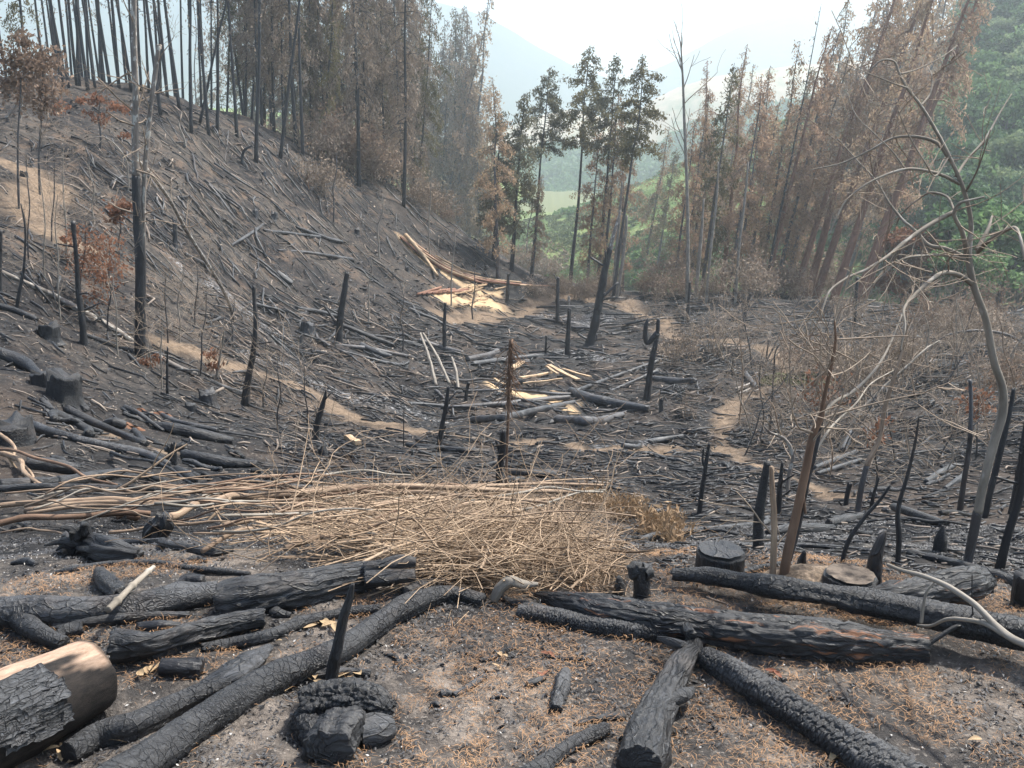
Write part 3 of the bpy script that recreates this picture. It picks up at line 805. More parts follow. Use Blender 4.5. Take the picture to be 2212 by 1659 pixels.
# the long curved log
curved = Lg([(215, 1700, 62), (330, 1622, 50), (455, 1535, 42), (600, 1452, 36), (735, 1395, 31), (825, 1335, 28), (895, 1295, 26), (970, 1278, 22), (1045, 1292, 18)],
   CH_FINE, d_check(0.05, 21, 4.0, 1.3, 0.10), 260, 60, label='long curved charred log running from the bottom edge up to the driftwood', seed=21)
Lg([(150, 1618, 34), (215, 1580, 34), (290, 1560, 32), (370, 1520, 28), (430, 1492, 26), (500, 1470, 22)], CH_FINE, d_check(0.07, 22, 3.5, 1.2, 0.14), 150, 48,
   label='short bluish black log with round cut end, left of the long curved log', seed=22, rag=0.08)
Lg([(420, 1490, 22), (500, 1440, 36), (545, 1415, 30), (582, 1392, 12)], CH_ASH, d_fissure(0.10, 23), 80, 40, label='flat ash-grey bark slab lying against the long curved log', seed=23, flat=0.4, rag=0.6)
e = lay([(340, 1440, 10)])[0][0]
gn = Lg([(250, 1404, 33), (330, 1398, 30), (400, 1378, 26), (470, 1360, 25), (530, 1345, 22), (572, 1338, 18)], CH_LONG, d_fissure(0.11, 24), 140, 52,
   label='gnarled black log with a hanging knot, touching the end of the pale debarked log', seed=24, rag=0.35, sink=1.35)
p0 = on_ray(338, 1408, e[1] + 0.08)
V, F, uv = stub(p0, (0.02, -0.3, -1), 0.030, 0.10, 3)
link('knot', mesh_from('knot', V, F, uv), CH_LONG, gn)
Lg([(350, 1436, 22), (400, 1436, 24), (437, 1438, 24)], CH_BLACK, d_knob(0.3, 25, 9), 50, 40, label='short black log chunk under the gnarled black log', seed=25, rag=0.1)
Lg([(-60, 1318, 42), (60, 1312, 40), (180, 1308, 36), (300, 1298, 33), (400, 1283, 30), (470, 1272, 26)], CH_ASH, d_check(0.035, 26, 3.0, 0.8, 0.08), 200, 56,
   label='long smooth grey charred log from the left edge to the thick hollow log', seed=26)
hollow = Lg([(478, 1288, 44), (560, 1272, 45), (640, 1262, 44), (720, 1247, 40), (790, 1235, 36), (830, 1228, 30)], CH_LONG, d_fissure(0.09, 27), 200, 64,
   label='thick black log with a hollow burnt end, in front of the brown brush pile', seed=27, rag=0.25)
_Y = at(800, 1272)[1]
q = fixy([(790, 1232, 17), (840, 1220, 17), (870, 1213, 15), (898, 1214, 11)], _Y)
V, F, uv = tube(*resample(q[0], q[1], 40), 28, True, d_knob(0.3, 41, 8), rag=0.3)
link('fork', mesh_from('fork', V, F, uv), CH_LONG, hollow)
q = fixy([(790, 1252, 16), (840, 1248, 16), (896, 1242, 12)], _Y - 0.05)
V, F, uv = tube(*resample(q[0], q[1], 40), 28, True, d_knob(0.3, 42, 8), rag=0.3)
link('fork', mesh_from('fork', V, F, uv), CH_LONG, hollow)
Lg([(22, 1326, 20), (60, 1352, 22), (105, 1378, 20), (140, 1392, 18)], CH_FINE, d_check(0.08, 28), 70, 40, label='short leaning charred log behind the pale debarked log', seed=28, sink=1.2)
Lg([(118, 1350, 13), (200, 1338, 15), (300, 1328, 15), (408, 1326, 10)], CH_LONG, d_fissure(0.12, 29), 110, 36, label='thin twisted charred log just in front of the long smooth grey log', seed=29, rag=0.5)
Lg([(120, 1376, 10), (140, 1360, 18), (180, 1352, 18)], CH_FINE, d_knob(0.3, 30, 9), 60, 30, label='stubby charred chunk under the thin twisted log', seed=30)
Lg([(300, 1352, 12), (345, 1348, 15), (390, 1350, 9)], CH_BLACK, d_knob(0.3, 31, 9), 50, 30, label='small oval charred chunk beside the bamboo-like stick', seed=31)
piece('jointed_stick', [(240, 1368, 8), (262, 1346, 8), (284, 1322, 7), (305, 1302, 7), (337, 1272, 5)], W_BARK,
   lambda A, L_, r: r * (0.45 * np.exp(-((L_ * 9) % 1 - 0.5) ** 2 * 160) + 0.05 * vnoise(A, L_ * 30)), 80, 16, label='grey jointed stick leaning over the long smooth grey log', cat='stick', lift=0.09)
Lg([(437, 1396, 11), (500, 1386, 14), (570, 1372, 15), (650, 1342, 15), (730, 1322, 14), (820, 1312, 11)], CH_FINE, d_check(0.09, 32), 160, 40, label='thin black log crossing above the bark slab towards the stake', seed=32, rag=0.4)
Lg([(590, 1440, 8), (660, 1452, 13), (740, 1448, 13), (800, 1452, 9)], CH_LONG, d_fissure(0.12, 33), 80, 32, label='thin charred log partly under the long curved log, behind the upright stake', seed=33)
# torn root at the left, with points
q, rr_ = lay([(300, 1196, 14), (250, 1190, 26), (200, 1178, 30), (165, 1160, 24)], 0.9)
root = piece('charred_root', None, CH_LONG, d_knob(0.45, 34, 7), 90, 44, world=(q, rr_), rag=0.9, seed=34, label='torn jagged charred root left of the brush pile', cat='root')
for k, (a, b_) in enumerate([((170, 1160), (130, 1140)), ((185, 1150), (178, 1135)), ((165, 1172), (150, 1150)), ((180, 1180), (95, 1178)), ((160, 1185), (120, 1190))]):
    D = q[2][1]; s = on_ray(*a, D); t = on_ray(*b_, D - 0.05)
    V, F, uv = tube(*resample([s, (s + t) / 2 + [0, 0, .02], t], [0.028, 0.016, 0.004], 14), 10, True, d_knob(0.5, k, 20))
    link('root_prong', mesh_from('root_prong', V, F, uv), CH_LONG, root)
Lg([(118, 1236, 5), (160, 1228, 8), (215, 1219, 7), (330, 1214, 9), (420, 1226, 8), (540, 1238, 6)], CH_FINE, d_check(0.08, 35), 150, 24, label='long thin charred branch lying in front of the jagged root', seed=35)
Lg([(215, 1232, 14), (238, 1256, 22), (262, 1280, 18)], CH_FINE, d_knob(0.4, 36, 7), 60, 36, label='pear-shaped charred chunk between the thin branch and the smooth grey log', seed=36)
Lg([(25, 1216, 4), (50, 1210, 8), (78, 1216, 6)], CH_BLACK, d_knob(0.4, 37, 12), 40, 20, label='small black lump on the bare ash at the left edge', seed=37)
Lg([(32, 1142, 10), (50, 1134, 14), (66, 1140, 9)], CH_BLACK, d_knob(0.5, 38, 9), 40, 24, label='black burnt lump below the cut stems at the left edge', seed=38)
Lg([(262, 1170, 7), (330, 1168, 9), (400, 1180, 10), (470, 1190, 11), (500, 1184, 8)], CH_LONG, d_fissure(0.12, 39), 100, 28, label='black log under the cut stems beside the jagged root', seed=39)
kb = snag_pts((340, 1170), [(335, 1150), (350, 1130), (352, 1112)], [20, 22, 20, 11])
piece('charred_stump', None, CH_BLACK, d_knob(0.6, 40, 8), 40, 28, world=kb[:2], rag=0.9, label='knobbly black stump poking up among the cut stems', cat='stump', seed=40)
Lg([(380, 1262, 8), (405, 1250, 16), (440, 1252, 14)], CH_BLACK, d_knob(0.4, 43, 9), 40, 28, label='brownish black chunk behind the end of the smooth grey log', seed=43)
Lg([(395, 1214, 5), (420, 1206, 9), (447, 1210, 6)], CH_FINE, d_knob(0.4, 44, 9), 40, 24, label='small hooked charred piece above the thin branch', seed=44)
Lg([(588, 1318, 10), (605, 1322, 12), (628, 1326, 8)], CH_FINE, d_check(0.1, 45), 40, 28, label='small charred chunk with checks under the thick hollow log', seed=45)

# burnt stump end close to the camera with the stake behind it
sp = [(655, 1530, 34), (700, 1522, 44), (760, 1520, 46), (815, 1532, 40), (840, 1545, 26)]
st = piece('charred_stump', sp, CH_FINE, d_check(0.20, 50, 2.6, 0.35, 0.30), 120, 72, label='blocky charred stump standing nearest the camera, right of the long curved log', cat='stump', seed=50, rag=0.5, sink=1.35)
q, rr_ = lay([(712, 1600, 60), (722, 1580, 62), (735, 1548, 58)], 0.9, -0.02)
V, F, uv = tube(*resample(q, rr_, 60), 60, True, d_check(0.10, 51, 2.4, 1.0, 0.32), rag=0.25, seed=51)
link('burnt_end', mesh_from('burnt_end', V, F, uv), CH_BLACK, st)
q, rr_ = lay([(780, 1575, 36), (815, 1568, 36), (842, 1566, 26)], 0.8)
V, F, uv = tube(*resample(q, rr_, 40), 44, True, d_knob(0.25, 52, 8), rag=0.3, seed=52)
link('side_root', mesh_from('side_root', V, F, uv), CH_ASH, st)
q, rr_ = lay([(655, 1545, 28), (680, 1575, 32), (700, 1590, 30)], 0.8)
V, F, uv = tube(*resample(q, rr_, 40), 44, True, d_check(0.14, 53, 2, .6, 0.3), rag=0.3, seed=53)
link('side_root', mesh_from('side_root', V, F, uv), CH_FINE, st)
kb = snag_pts((716, 1500), [(718, 1455), (728, 1400), (742, 1335), (757, 1285), (762, 1262)], [14, 13, 12, 10, 8, 4])
piece('charred_stake', None, CH_LONG, d_knob(0.25, 54, 12), 80, 20, world=kb[:2], rag=0.8, label='thin upright charred stake behind the blocky stump nearest the camera', cat='stake', seed=54)

# right of the middle
fk = Lg([(1380, 1640, 56), (1392, 1590, 54), (1415, 1530, 46), (1445, 1470, 40), (1470, 1425, 34), (1492, 1396, 24), (1500, 1376, 16)], CH_LONG, d_fissure(0.09, 60), 190, 64,
   label='thick charred log pointing away from the camera with a fork at its far end', seed=60, rag=0.2)
q = lay([(1475, 1425, 12), (1440, 1414, 9), (1420, 1408, 5)], 0.8, 0.05)
V, F, uv = tube(*resample(q[0], q[1], 20), 16, True, d_knob(0.3, 61, 12), rag=0.5)
link('fork', mesh_from('fork', V, F, uv), CH_LONG, fk)
q = lay([(1490, 1405, 14), (1480, 1385, 13), (1478, 1372, 12)], 0.8, 0.06)
V, F, uv = tube(*resample(q[0], q[1], 20), 16, True, d_knob(0.3, 62, 12), rag=0.5)
link('fork', mesh_from('fork', V, F, uv), CH_LONG, fk)
q = lay([(1440, 1540, 14), (1475, 1525, 16), (1494, 1515, 8)], 0.8, 0.04)
V, F, uv = tube(*resample(q[0], q[1], 24), 20, True, d_knob(0.3, 63, 12), rag=0.5)
link('branch_stub', mesh_from('branch_stub', V, F, uv), CH_FINE, fk)
Lg([(1522, 1412, 24), (1580, 1444, 30), (1660, 1490, 36), (1750, 1546, 42), (1850, 1606, 50), (1985, 1690, 58)], CH_GATOR, d_check(0.16, 64, 1.5, 1.5, 0.06), 520, 96,
   label='straight charred log with deep alligator checks at the bottom right', seed=64, rag=0.15)
Lg([(1125, 1680, 24), (1180, 1640, 21), (1240, 1600, 19), (1308, 1570, 15)], CH_FINE, d_check(0.12, 65), 130, 40, label='thin charred log reaching up from the bottom edge, left of the thick forked-end log', seed=65, rag=0.3)
Lg([(1200, 1528, 15), (1208, 1500, 17), (1216, 1470, 18), (1222, 1448, 14)], CH_ASH, d_check(0.14, 66), 80, 36, label='short checked charred log standing out alone in the middle of the sandy ground', seed=66, rag=0.4)
Lg([(1240, 1562, 5), (1290, 1548, 10), (1350, 1543, 9)], CH_LONG, d_fissure(0.12, 67), 60, 22, label='flat crumbling charred stick just left of the thick forked-end log', seed=67, flat=0.6)
Lg([(980, 1500, 6), (1005, 1486, 9), (1048, 1458, 7)], CH_ASH, d_knob(0.3, 68, 20), 50, 20, label='short tapering charred stick in the middle of the sandy ground', seed=68)
Lg([(1036, 1426, 5), (1065, 1418, 7), (1090, 1404, 6), (1116, 1396, 4)], CH_FINE, d_knob(0.3, 69, 20), 50, 20, label='short charred stick below the shredded plank', seed=69)
Lg([(832, 1412, 4), (852, 1416, 6), (862, 1430, 6), (864, 1444, 3)], CH_FINE, d_knob(0.3, 70, 20), 40, 16, label='small bent charred twig right of the long curved log', seed=70)
Lg([(1140, 1476, 8), (1156, 1470, 9), (1178, 1462, 5)], CH_BLACK, d_knob(0.4, 71, 20), 40, 18, label='small black charcoal piece left of the short checked log', seed=71)
Lg([(1170, 1416, 3), (1215, 1420, 6), (1270, 1423, 4)], CH_FINE, d_knob(0.3, 72, 20), 40, 16, label='thin straight charcoal stick in front of the alligator-checked round log', seed=72)
Lg([(952, 1496, 8), (966, 1494, 9), (976, 1498, 6)], CH_BLACK, d_knob(0.5, 73, 20), 30, 18, label='round black charcoal lump beside the short tapering stick', seed=73)
Lg([(930, 1522, 5), (942, 1518, 7), (952, 1524, 4)], CH_BLACK, d_knob(0.5, 74, 20), 30, 18, label='tiny black charcoal lump lowest in the middle of the sandy ground', seed=74)
Lg([(1060, 1510, 4), (1078, 1502, 6), (1098, 1506, 3)], CH_BLACK, d_knob(0.5, 75, 20), 30, 16, label='small flat charcoal flake right of the short tapering stick', seed=75)
# the big burnt log on the right and its companions
Lg([(1158, 1282, 8), (1200, 1290, 24), (1300, 1312, 38), (1420, 1330, 42), (1540, 1346, 44), (1680, 1360, 47), (1820, 1372, 47), (1930, 1386, 40), (2000, 1392, 30)], CH_ORANGE, d_fissure(0.13, 80), 300, 72,
   label='largest burnt log with orange wood streaks, lying across the right half', seed=80, rag=0.3)
Lg([(1120, 1316, 14), (1170, 1322, 19), (1250, 1338, 22), (1340, 1352, 24), (1430, 1362, 24), (1482, 1362, 20)], CH_GATOR, d_check(0.15, 81, 1.6, 1.4, 0.10), 340, 64,
   label='round alligator-checked log in front of the largest burnt log', seed=81, rag=0.2)
Lg([(1068, 1284, 8), (1110, 1296, 11), (1160, 1306, 12), (1225, 1318, 6)], CH_ORANGE2, d_fissure(0.18, 82), 80, 24, label='shredded splintered plank of charred wood at the tip of the curved log', seed=82, flat=0.5, rag=0.9)
Lg([(1455, 1256, 14), (1520, 1262, 18), (1600, 1278, 20), (1680, 1296, 26), (1760, 1310, 28), (1850, 1324, 28), (1960, 1348, 30), (2080, 1380, 36), (2260, 1424, 42)], CH_FINE, d_check(0.07, 83, 2.2, 0.6, 0.16), 320, 60,
   label='long black log resting on the largest burnt log and leaving at the right edge', seed=83, rag=0.4, sink=2.2)
br = Lg([(1860, 1300, 22), (1930, 1296, 34), (2010, 1286, 42), (2080, 1274, 44), (2108, 1268, 40)], CH_ORANGE2, d_fissure(0.12, 84), 150, 60,
   label='thick split log with orange flanks, end raised towards the right edge', seed=84, rag=0.4, sink=1.3)
# driftwood
dw = piece('driftwood_branch', None, W_GREY, d_knob(0.35, 85, 14), 60, 24, world=fixy([(1066, 1296, 9), (1080, 1272, 12), (1100, 1256, 12), (1130, 1262, 9), (1162, 1262, 4)], at(1066, 1302)[1]), label='curved grey driftwood branch at the tip of the long curved log', cat='branch', seed=85)
Lg([(870, 1276, 10), (910, 1262, 14), (960, 1254, 11)], CH_BLACK, d_knob(0.35, 86, 9), 50, 26, label='black hump of wood behind the long curved log beside the brush pile', seed=86)

# broad stumps
def stump(name, base, w_px, h_px, mat, label, seed, cut_mat=None, tilt=0.0, flare=1.35, rag=0.25, parent=None):
    b = at(*base); s = np.linalg.norm(b - EYE) / FPX
    r = w_px * s / 2; h = h_px * s * 1.05
    ts = np.linspace(0, 1, 26)
    pts = b + np.stack([ts * tilt * h, ts * 0, ts * (h + 0.12) - 0.12], 1)
    rr = r * (1 + (flare - 1) * np.exp(-ts * 5))
    A_ = lambda A, L_, Rr: Rr * (0.10 * np.sin(A * 5 + seed) * np.exp(-L_ / max(h, .01) * 2.2) + fbm(A * 2.0, L_ * 3, seed, 4) * 0.12 - 0.05 * np.clip(1 - cells(A * 4, L_ * 3, seed)[0] * 4, 0, 1))
    V, F, uv = tube(pts, rr, 40, True, A_, up=(0, 1, 0))
    top = V[:-2].reshape(26, 40, 3)[-1]
    jag = (fbm(np.arange(40) / 40 * 9, np.zeros(40), seed + 4, 3)) * rag * h
    Vv = V[:-2].reshape(26, 40, 3); Vv[-1, :, 2] += jag; Vv[-2, :, 2] += jag * 0.6; V[:-2] = Vv.reshape(-1, 3)
    o = link(name, mesh_from(name, V, F, uv), mat, parent, label, 'stump' if parent is None else None)
    if cut_mat is not None:
        c = Vv[-1].mean(0); ring = Vv[-1]
        vs = [c + (ring - c) * k for k in (0.90, 0.6, 0.25)]
        for v_ in vs: v_[:, 2] = ring[:, 2].mean() * 0.4 + v_[:, 2] * 0.6 + 0.012
        VV = np.vstack(vs + [c[None] + [[0, 0, 0.012]]]); j = np.arange(40); j2 = (j + 1) % 40
        f = [np.vstack([np.stack([j + a, j2 + a, j2 + a + 40, j + a + 40], 1) for a in (0, 40)]), np.stack([j + 80, j2 + 80, np.full(40, 120)], 1)]
        link('cut_face', mesh_from('cut_face', VV, f, VV[:, :2]), cut_mat, o)
    return o, b, r, h
_cf = M('weathered_cut_face', 0.9, 0.1); _n = _cf.noise(_cf.coord('Object'), 16, 5, 0.7)
CUTF = _cf.out(_cf.ramp(_n, [(0.35, (0.035, 0.03, 0.027)), (0.6, (0.16, 0.13, 0.105))]), None, _cf.bump(_n, 0.6, 0.01))
stump('charred_stump', (1553, 1247), 100, 55, CH_LONG, 'broad flat-topped black stump behind the long black log, left of the brown trunks', 90, CH_BLACK, 0.0, 1.25, 0.12)
so, sb, sr, sh = stump('charred_stump', (1826, 1292), 105, 44, CH_LONG, 'broad stump with a pale cut face and a tall black spire', 91, CUTF, 0.15, 1.15, 0.1)
kb = snag_pts((1886, 1278), [(1888, 1240), (1895, 1195), (1908, 1160), (1914, 1146)], [20, 17, 13, 9, 2])
V, F, uv = tube(*resample(kb[0], kb[1], 50), 28, True, d_knob(0.35, 92, 8), rag=0.5)
link('spire', mesh_from('spire', V, F, uv), CH_BLACK, so)
kb = snag_pts((1385, 1288), [(1386, 1260), (1384, 1240), (1386, 1222)], [20, 18, 17, 18])
o = piece('charred_stump', None, CH_FINE, d_knob(0.4, 93, 9), 50, 30, world=kb[:2], rag=0.5, label='small upright knobbed stump behind the left end of the largest burnt log', cat='stump', seed=93)
for a, b_ in (((1376, 1236), (1366, 1220)), ((1396, 1236), (1410, 1232))):
    s = on_ray(*a, kb[2][1]); t = on_ray(*b_, kb[2][1])
    V, F, uv = tube(*resample([s, t], [0.035, 0.022], 10), 14, True, d_knob(0.4, 94, 20), rag=0.3); link('branch_stub', mesh_from('branch_stub', V, F, uv), CH_FINE, o)
kb = snag_pts((1342, 1282), [(1338, 1265), (1336, 1246)], [14, 12, 4])
piece('charred_splinter', None, CH_FINE, d_knob(0.4, 95, 9), 30, 16, world=kb[:2], rag=0.9, label='short charred splinter left of the small knobbed stump', cat='splinter', seed=95)
kb = snag_pts((1734, 1240), [(1732, 1215), (1738, 1190)], [9, 8, 3])
piece('charred_splinter', None, CH_BLACK, d_knob(0.4, 96, 9), 30, 16, world=kb[:2], rag=0.9, label='black split splinter standing just right of the brown trunk cluster', cat='splinter', seed=96)
kb = snag_pts((2034, 1192), [(2032, 1165), (2038, 1136)], [15, 12, 3])
piece('charred_splinter', None, CH_FINE, d_knob(0.4, 97, 9), 30, 16, world=kb[:2], rag=0.9, label='broad pointed splinter among the burnt poles at the right', cat='splinter', seed=97)
stump('charred_stump', (2215, 1308), 50, 60, CH_BLACK, 'black stump cut off by the right edge beside the end of the long back log', 98, None, 0, 1.2, 0.2)
# low mound of leaf litter by the brown trunks
mb = at(1738, 1272)
th, ph = np.meshgrid(np.linspace(0, 2 * math.pi, 49)[:-1], np.linspace(0, 1, 12))
mr = 0.145 * np.linalg.norm(mb - EYE) / 4
mx = mb[0] + np.cos(th) * ph * mr * 1.6; my = mb[1] + np.sin(th) * ph * mr * 1.3
mz = height(mx, my) + mr * 0.75 * (1 - ph ** 2) + fbm(mx * 9, my * 9, 5, 3) * 0.05 * (1 - ph) - 0.01
V = np.stack([mx, my, mz], -1).reshape(-1, 3); i = np.arange(11)[:, None] * 48; j = np.arange(48)[None]
F = np.stack([i + j, i + 48 + j, i + 48 + (j + 1) % 48, i + (j + 1) % 48], -1).reshape(-1, 4)
mm = M('leafy_earth', 0.95, 0.1); _n = mm.noise(mm.coord('Object'), 26, 5, 0.7)
MOUND = mm.out(mm.ramp(_n, [(0.36, (0.05, 0.04, 0.034)), (0.5, (0.15, 0.115, 0.085)), (0.66, (0.33, 0.25, 0.18))]), None, mm.bump(_n, 0.8, 0.02))
link('earth_mound', mesh_from('earth_mound', V, F), MOUND, label='low brown mound of leaf litter between the brown trunks and the pale-topped stump', cat='mound')
# ------------------------------------------------------------ litter on the knoll
def scatter_px(n, rs, x0, x1, y0, y1, ymin=0.0):
    return np.array([at(rs.uniform(x0, x1), rs.uniform(y0, y1), ymin) for _ in range(n)])
def scatter_xy(n, rs, amax, rmin, rmax, power=1.0):
    a = rs.uniform(-amax, amax, n); u = rs.rand(n)
    r = (rmin ** 2 + u * (rmax ** 2 - rmin ** 2)) ** 0.5 if power == 2 else rmin + (rmax - rmin) * u ** power
    x = np.sin(a) * r; y = np.cos(a) * r
    return np.stack([x, y, height(x, y)], 1)
def needles(cent, length, width, rs, lift=0.01, flatness=0.25):
    """thin bent slivers lying on the soil (two quads each)"""
    n = len(cent); a = rs.uniform(0, 2 * math.pi, n); l = length * rs.uniform(0.5, 1.4, n)
    d = np.stack([np.cos(a), np.sin(a), rs.normal(0, flatness, n)], 1); s = np.stack([-np.sin(a), np.cos(a), np.zeros(n)], 1)
    cv = rs.normal(0, 0.22, n)[:, None]
    c = cent + np.array([0, 0, lift]) * rs.uniform(0.3, 1.8, (n, 1))
    w = width * rs.uniform(0.6, 1.4, (n, 1))
    p0 = c - d * l[:, None] / 2; p2 = c + d * l[:, None] / 2; p1 = c + s * cv * l[:, None] + [0, 0, 0.15] * l[:, None]
    V = np.stack([p0 - s * w * .3, p0 + s * w * .3, p1 - s * w, p1 + s * w, p2 - s * w * .3, p2 + s * w * .3], 1).reshape(-1, 3)
    b = np.arange(n)[:, None] * 6
    F = np.concatenate([b + [0, 2, 3, 1], b + [2, 4, 5, 3]])
    return V, F
rs = np.random.RandomState(77)
NEEDLE = mat_plain('dry_needles', (0.16, 0.090, 0.048), (0.44, 0.265, 0.145), 3, 0.8)
CHAR_CHIP = mat_plain('charcoal_chips', (0.012, 0.012, 0.014), (0.10, 0.098, 0.10), 3, 0.6, 0.4)
ASHCHIP = mat_plain('ash_flakes', (0.30, 0.29, 0.28), (0.62, 0.60, 0.57), 3, 0.9)
# needles gather in drifts
c = scatter_xy(80000, rs, R(36), 1.7, 3.9, 2)
dens = fbm(c[:, 0] / 0.35, c[:, 1] / 0.35, 91, 3) + fbm(c[:, 0] / 0.09, c[:, 1] / 0.09, 92, 2) * 0.6 + 0.12 * (c[:, 0] > 0.0) - 0.12 * (c[:, 0] < -0.4)
c = c[dens + rs.normal(0, .18, len(c)) > 0.12]
V, F = needles(c, 0.024, 0.0008, rs)
link('dry_needles', mesh_from('dry_needles', V, F), NEEDLE, kind='stuff', label='orange-brown dry needles strewn over the sandy ash', cat='needles')
c = scatter_xy(90000, rs, R(36), 1.7, 6.5, 2)
dens = fbm(c[:, 0] / 0.28, c[:, 1] / 0.28, 94, 3) + fbm(c[:, 0] / 0.07, c[:, 1] / 0.07, 95, 2) * 0.5
c = c[dens + rs.normal(0, .15, len(c)) > 0.0]
n = len(c); bb = Buf()
V, F = needles(c, 0.013, 0.0028, rs, 0.006, 0.35)
bb.add(V, F)
big = c[rs.rand(n) < 0.10]
V, F = leaves(big + [0, 0, 0.005], 0.012, rs, 1.6); bb.add(V, F)
link('charcoal_crumbs', bb.mesh('charcoal_crumbs'), CHAR_CHIP, kind='stuff', label='black charcoal crumbs strewn over the sandy ash', cat='charcoal')
c = scatter_xy(6000, rs, R(36), 1.8, 6.0, 2)
V, F = leaves(c + [0, 0, 0.006], 0.006, rs, 1.5)
link('ash_flakes', mesh_from('ash_flakes', V, F), ASHCHIP, kind='stuff', label='tiny white ash flakes and seed husks on the knoll', cat='ash')

# dry leaves one can count
LEAFM = mat_plain('dry_leaf', (0.30, 0.19, 0.10), (0.56, 0.43, 0.27), 20, 0.7, trans=0.2)
LEAFR = mat_plain('red_dry_leaf', (0.15, 0.055, 0.035), (0.28, 0.12, 0.07), 20, 0.6, trans=0.2)
def leaf_mesh(name, seed):
    r_ = np.random.RandomState(seed); n, m_ = 9, 5
    t = np.linspace(0, 1, n); w_ = np.sin(t ** 0.8 * math.pi) * 0.2
    S = np.linspace(-1, 1, m_)
    x = t[:, None] * np.ones(m_); y = w_[:, None] * S
    curl = r_.uniform(0.3, 1.0); z = 0.25 * np.sin(t * math.pi)[:, None] * r_.uniform(-.1, .5) + 0.6 * curl * np.abs(S) ** 2 * w_[:, None]
    V = np.stack([x - 0.5, y, z + 0.02], -1).reshape(-1, 3); ix = np.arange(n * m_).reshape(n, m_)
    F = np.stack([ix[:-1, :-1], ix[:-1, 1:], ix[1:, 1:], ix[1:, :-1]], -1).reshape(-1, 4)
    return mesh_from(name, V, F)
LM = [leaf_mesh('dry_leaf', k) for k in range(4)]
for me in LM: me.materials.append(LEAFM)
LMR = [leaf_mesh('red_leaf', k + 10) for k in range(2)]
for me in LMR: me.materials.append(LEAFR)
def leaf_group(spots, label, group, size=(0.05, 0.09), red=False):
    for k, (px, py) in enumerate(spots):
        p = at(px, py)
        o = link('dry_leaf', (LMR if red else LM)[k % (2 if red else 4)], None, None, label, 'leaf', group, loc=p + [0, 0, 0.012])
        o.rotation_euler = (rs.normal(0, .25), rs.normal(0, .25), rs.uniform(0, 6.28)); s = rs.uniform(*size) * 0.74; o.scale = (s, s * rs.uniform(.8, 1.3), s)
leaf_group([(650, 1354), (662, 1346), (676, 1352), (688, 1344), (700, 1352), (712, 1356), (670, 1360), (725, 1366)], 'pale yellow leaf in the cluster left of the upright stake', 'pale leaves left of the stake')
leaf_group([(598, 1486), (620, 1478), (640, 1472), (660, 1475), (682, 1470), (742, 1466), (758, 1470), (772, 1462), (690, 1482), (625, 1492), (750, 1478)], 'curled tan leaf just behind the blocky stump nearest the camera', 'leaves behind the nearest stump')
leaf_group([(318, 1456), (330, 1450), (344, 1446), (356, 1456), (305, 1462)], 'yellow leaf lying under the gnarled black log with the knot', 'leaves under the gnarled log')
leaf_group([(95, 1608), (112, 1628), (140, 1622), (72, 1590), (105, 1600), (128, 1640), (160, 1648)], 'dry leaf lying between the pale debarked log and the bluish black log end', 'leaves by the pale log')
leaf_group([(270, 1596), (278, 1580), (300, 1560), (255, 1610)], 'orange-brown leaf between the bluish black log and the long curved log', 'leaves between two logs', (0.06, 0.10))
leaf_group([(282, 1576), (296, 1572)], 'wine red curled leaf between the bluish black log and the long curved log', 'red leaves between two logs', (0.07, 0.09), True)
leaf_group([(602, 1392)], 'single cream leaf lying between the bark slab and the pale leaf cluster', None, (0.035, 0.04))
leaf_group([(1072, 1448)], 'upright cream leaf alone in the middle of the sandy ground', None, (0.05, 0.055))
leaf_group([(1080, 1421), (1090, 1424)], 'tan leaf caught under the short stick below the splintered plank', 'leaves under the short stick', (0.04, 0.05))
leaf_group([(1180, 1418), (1192, 1421)], 'red leaf at the left tip of the thin straight charcoal stick', 'red leaves by the charcoal stick', (0.05, 0.06), True)
leaf_group([(1178, 1462), (1170, 1466)], 'brownish red leaf beside the small black charcoal piece', 'red leaves by the charcoal piece', (0.045, 0.05), True)
leaf_group([(1260, 1612), (1254, 1606)], 'curled orange leaf beside the thin log from the bottom edge', 'orange leaves by the thin log', (0.04, 0.05))
leaf_group([(1548, 1388), (1560, 1398), (1535, 1402), (1556, 1384)], 'curled orange leaf at the upper end of the alligator-checked log', 'leaves at the end of the checked log', (0.05, 0.07))
leaf_group([(1672, 1460), (1680, 1464), (1664, 1456)], 'red-orange leaf on the sand right of the alligator-checked log', 'red leaves right of the checked log', (0.05, 0.06), True)
leaf_group([(1806, 1644), (1820, 1650)], 'large folded yellow leaf against the lower end of the alligator-checked log', 'yellow leaves at the bottom', (0.08, 0.09))
leaf_group([(2105, 1606)], 'single orange leaf on the needles in the lower right corner', None, (0.05, 0.055))
leaf_group([(1150, 1320), (1166, 1330)], 'reddish leaf in front of the left end of the round checked log', 'red leaves at the round log', (0.04, 0.05), True)
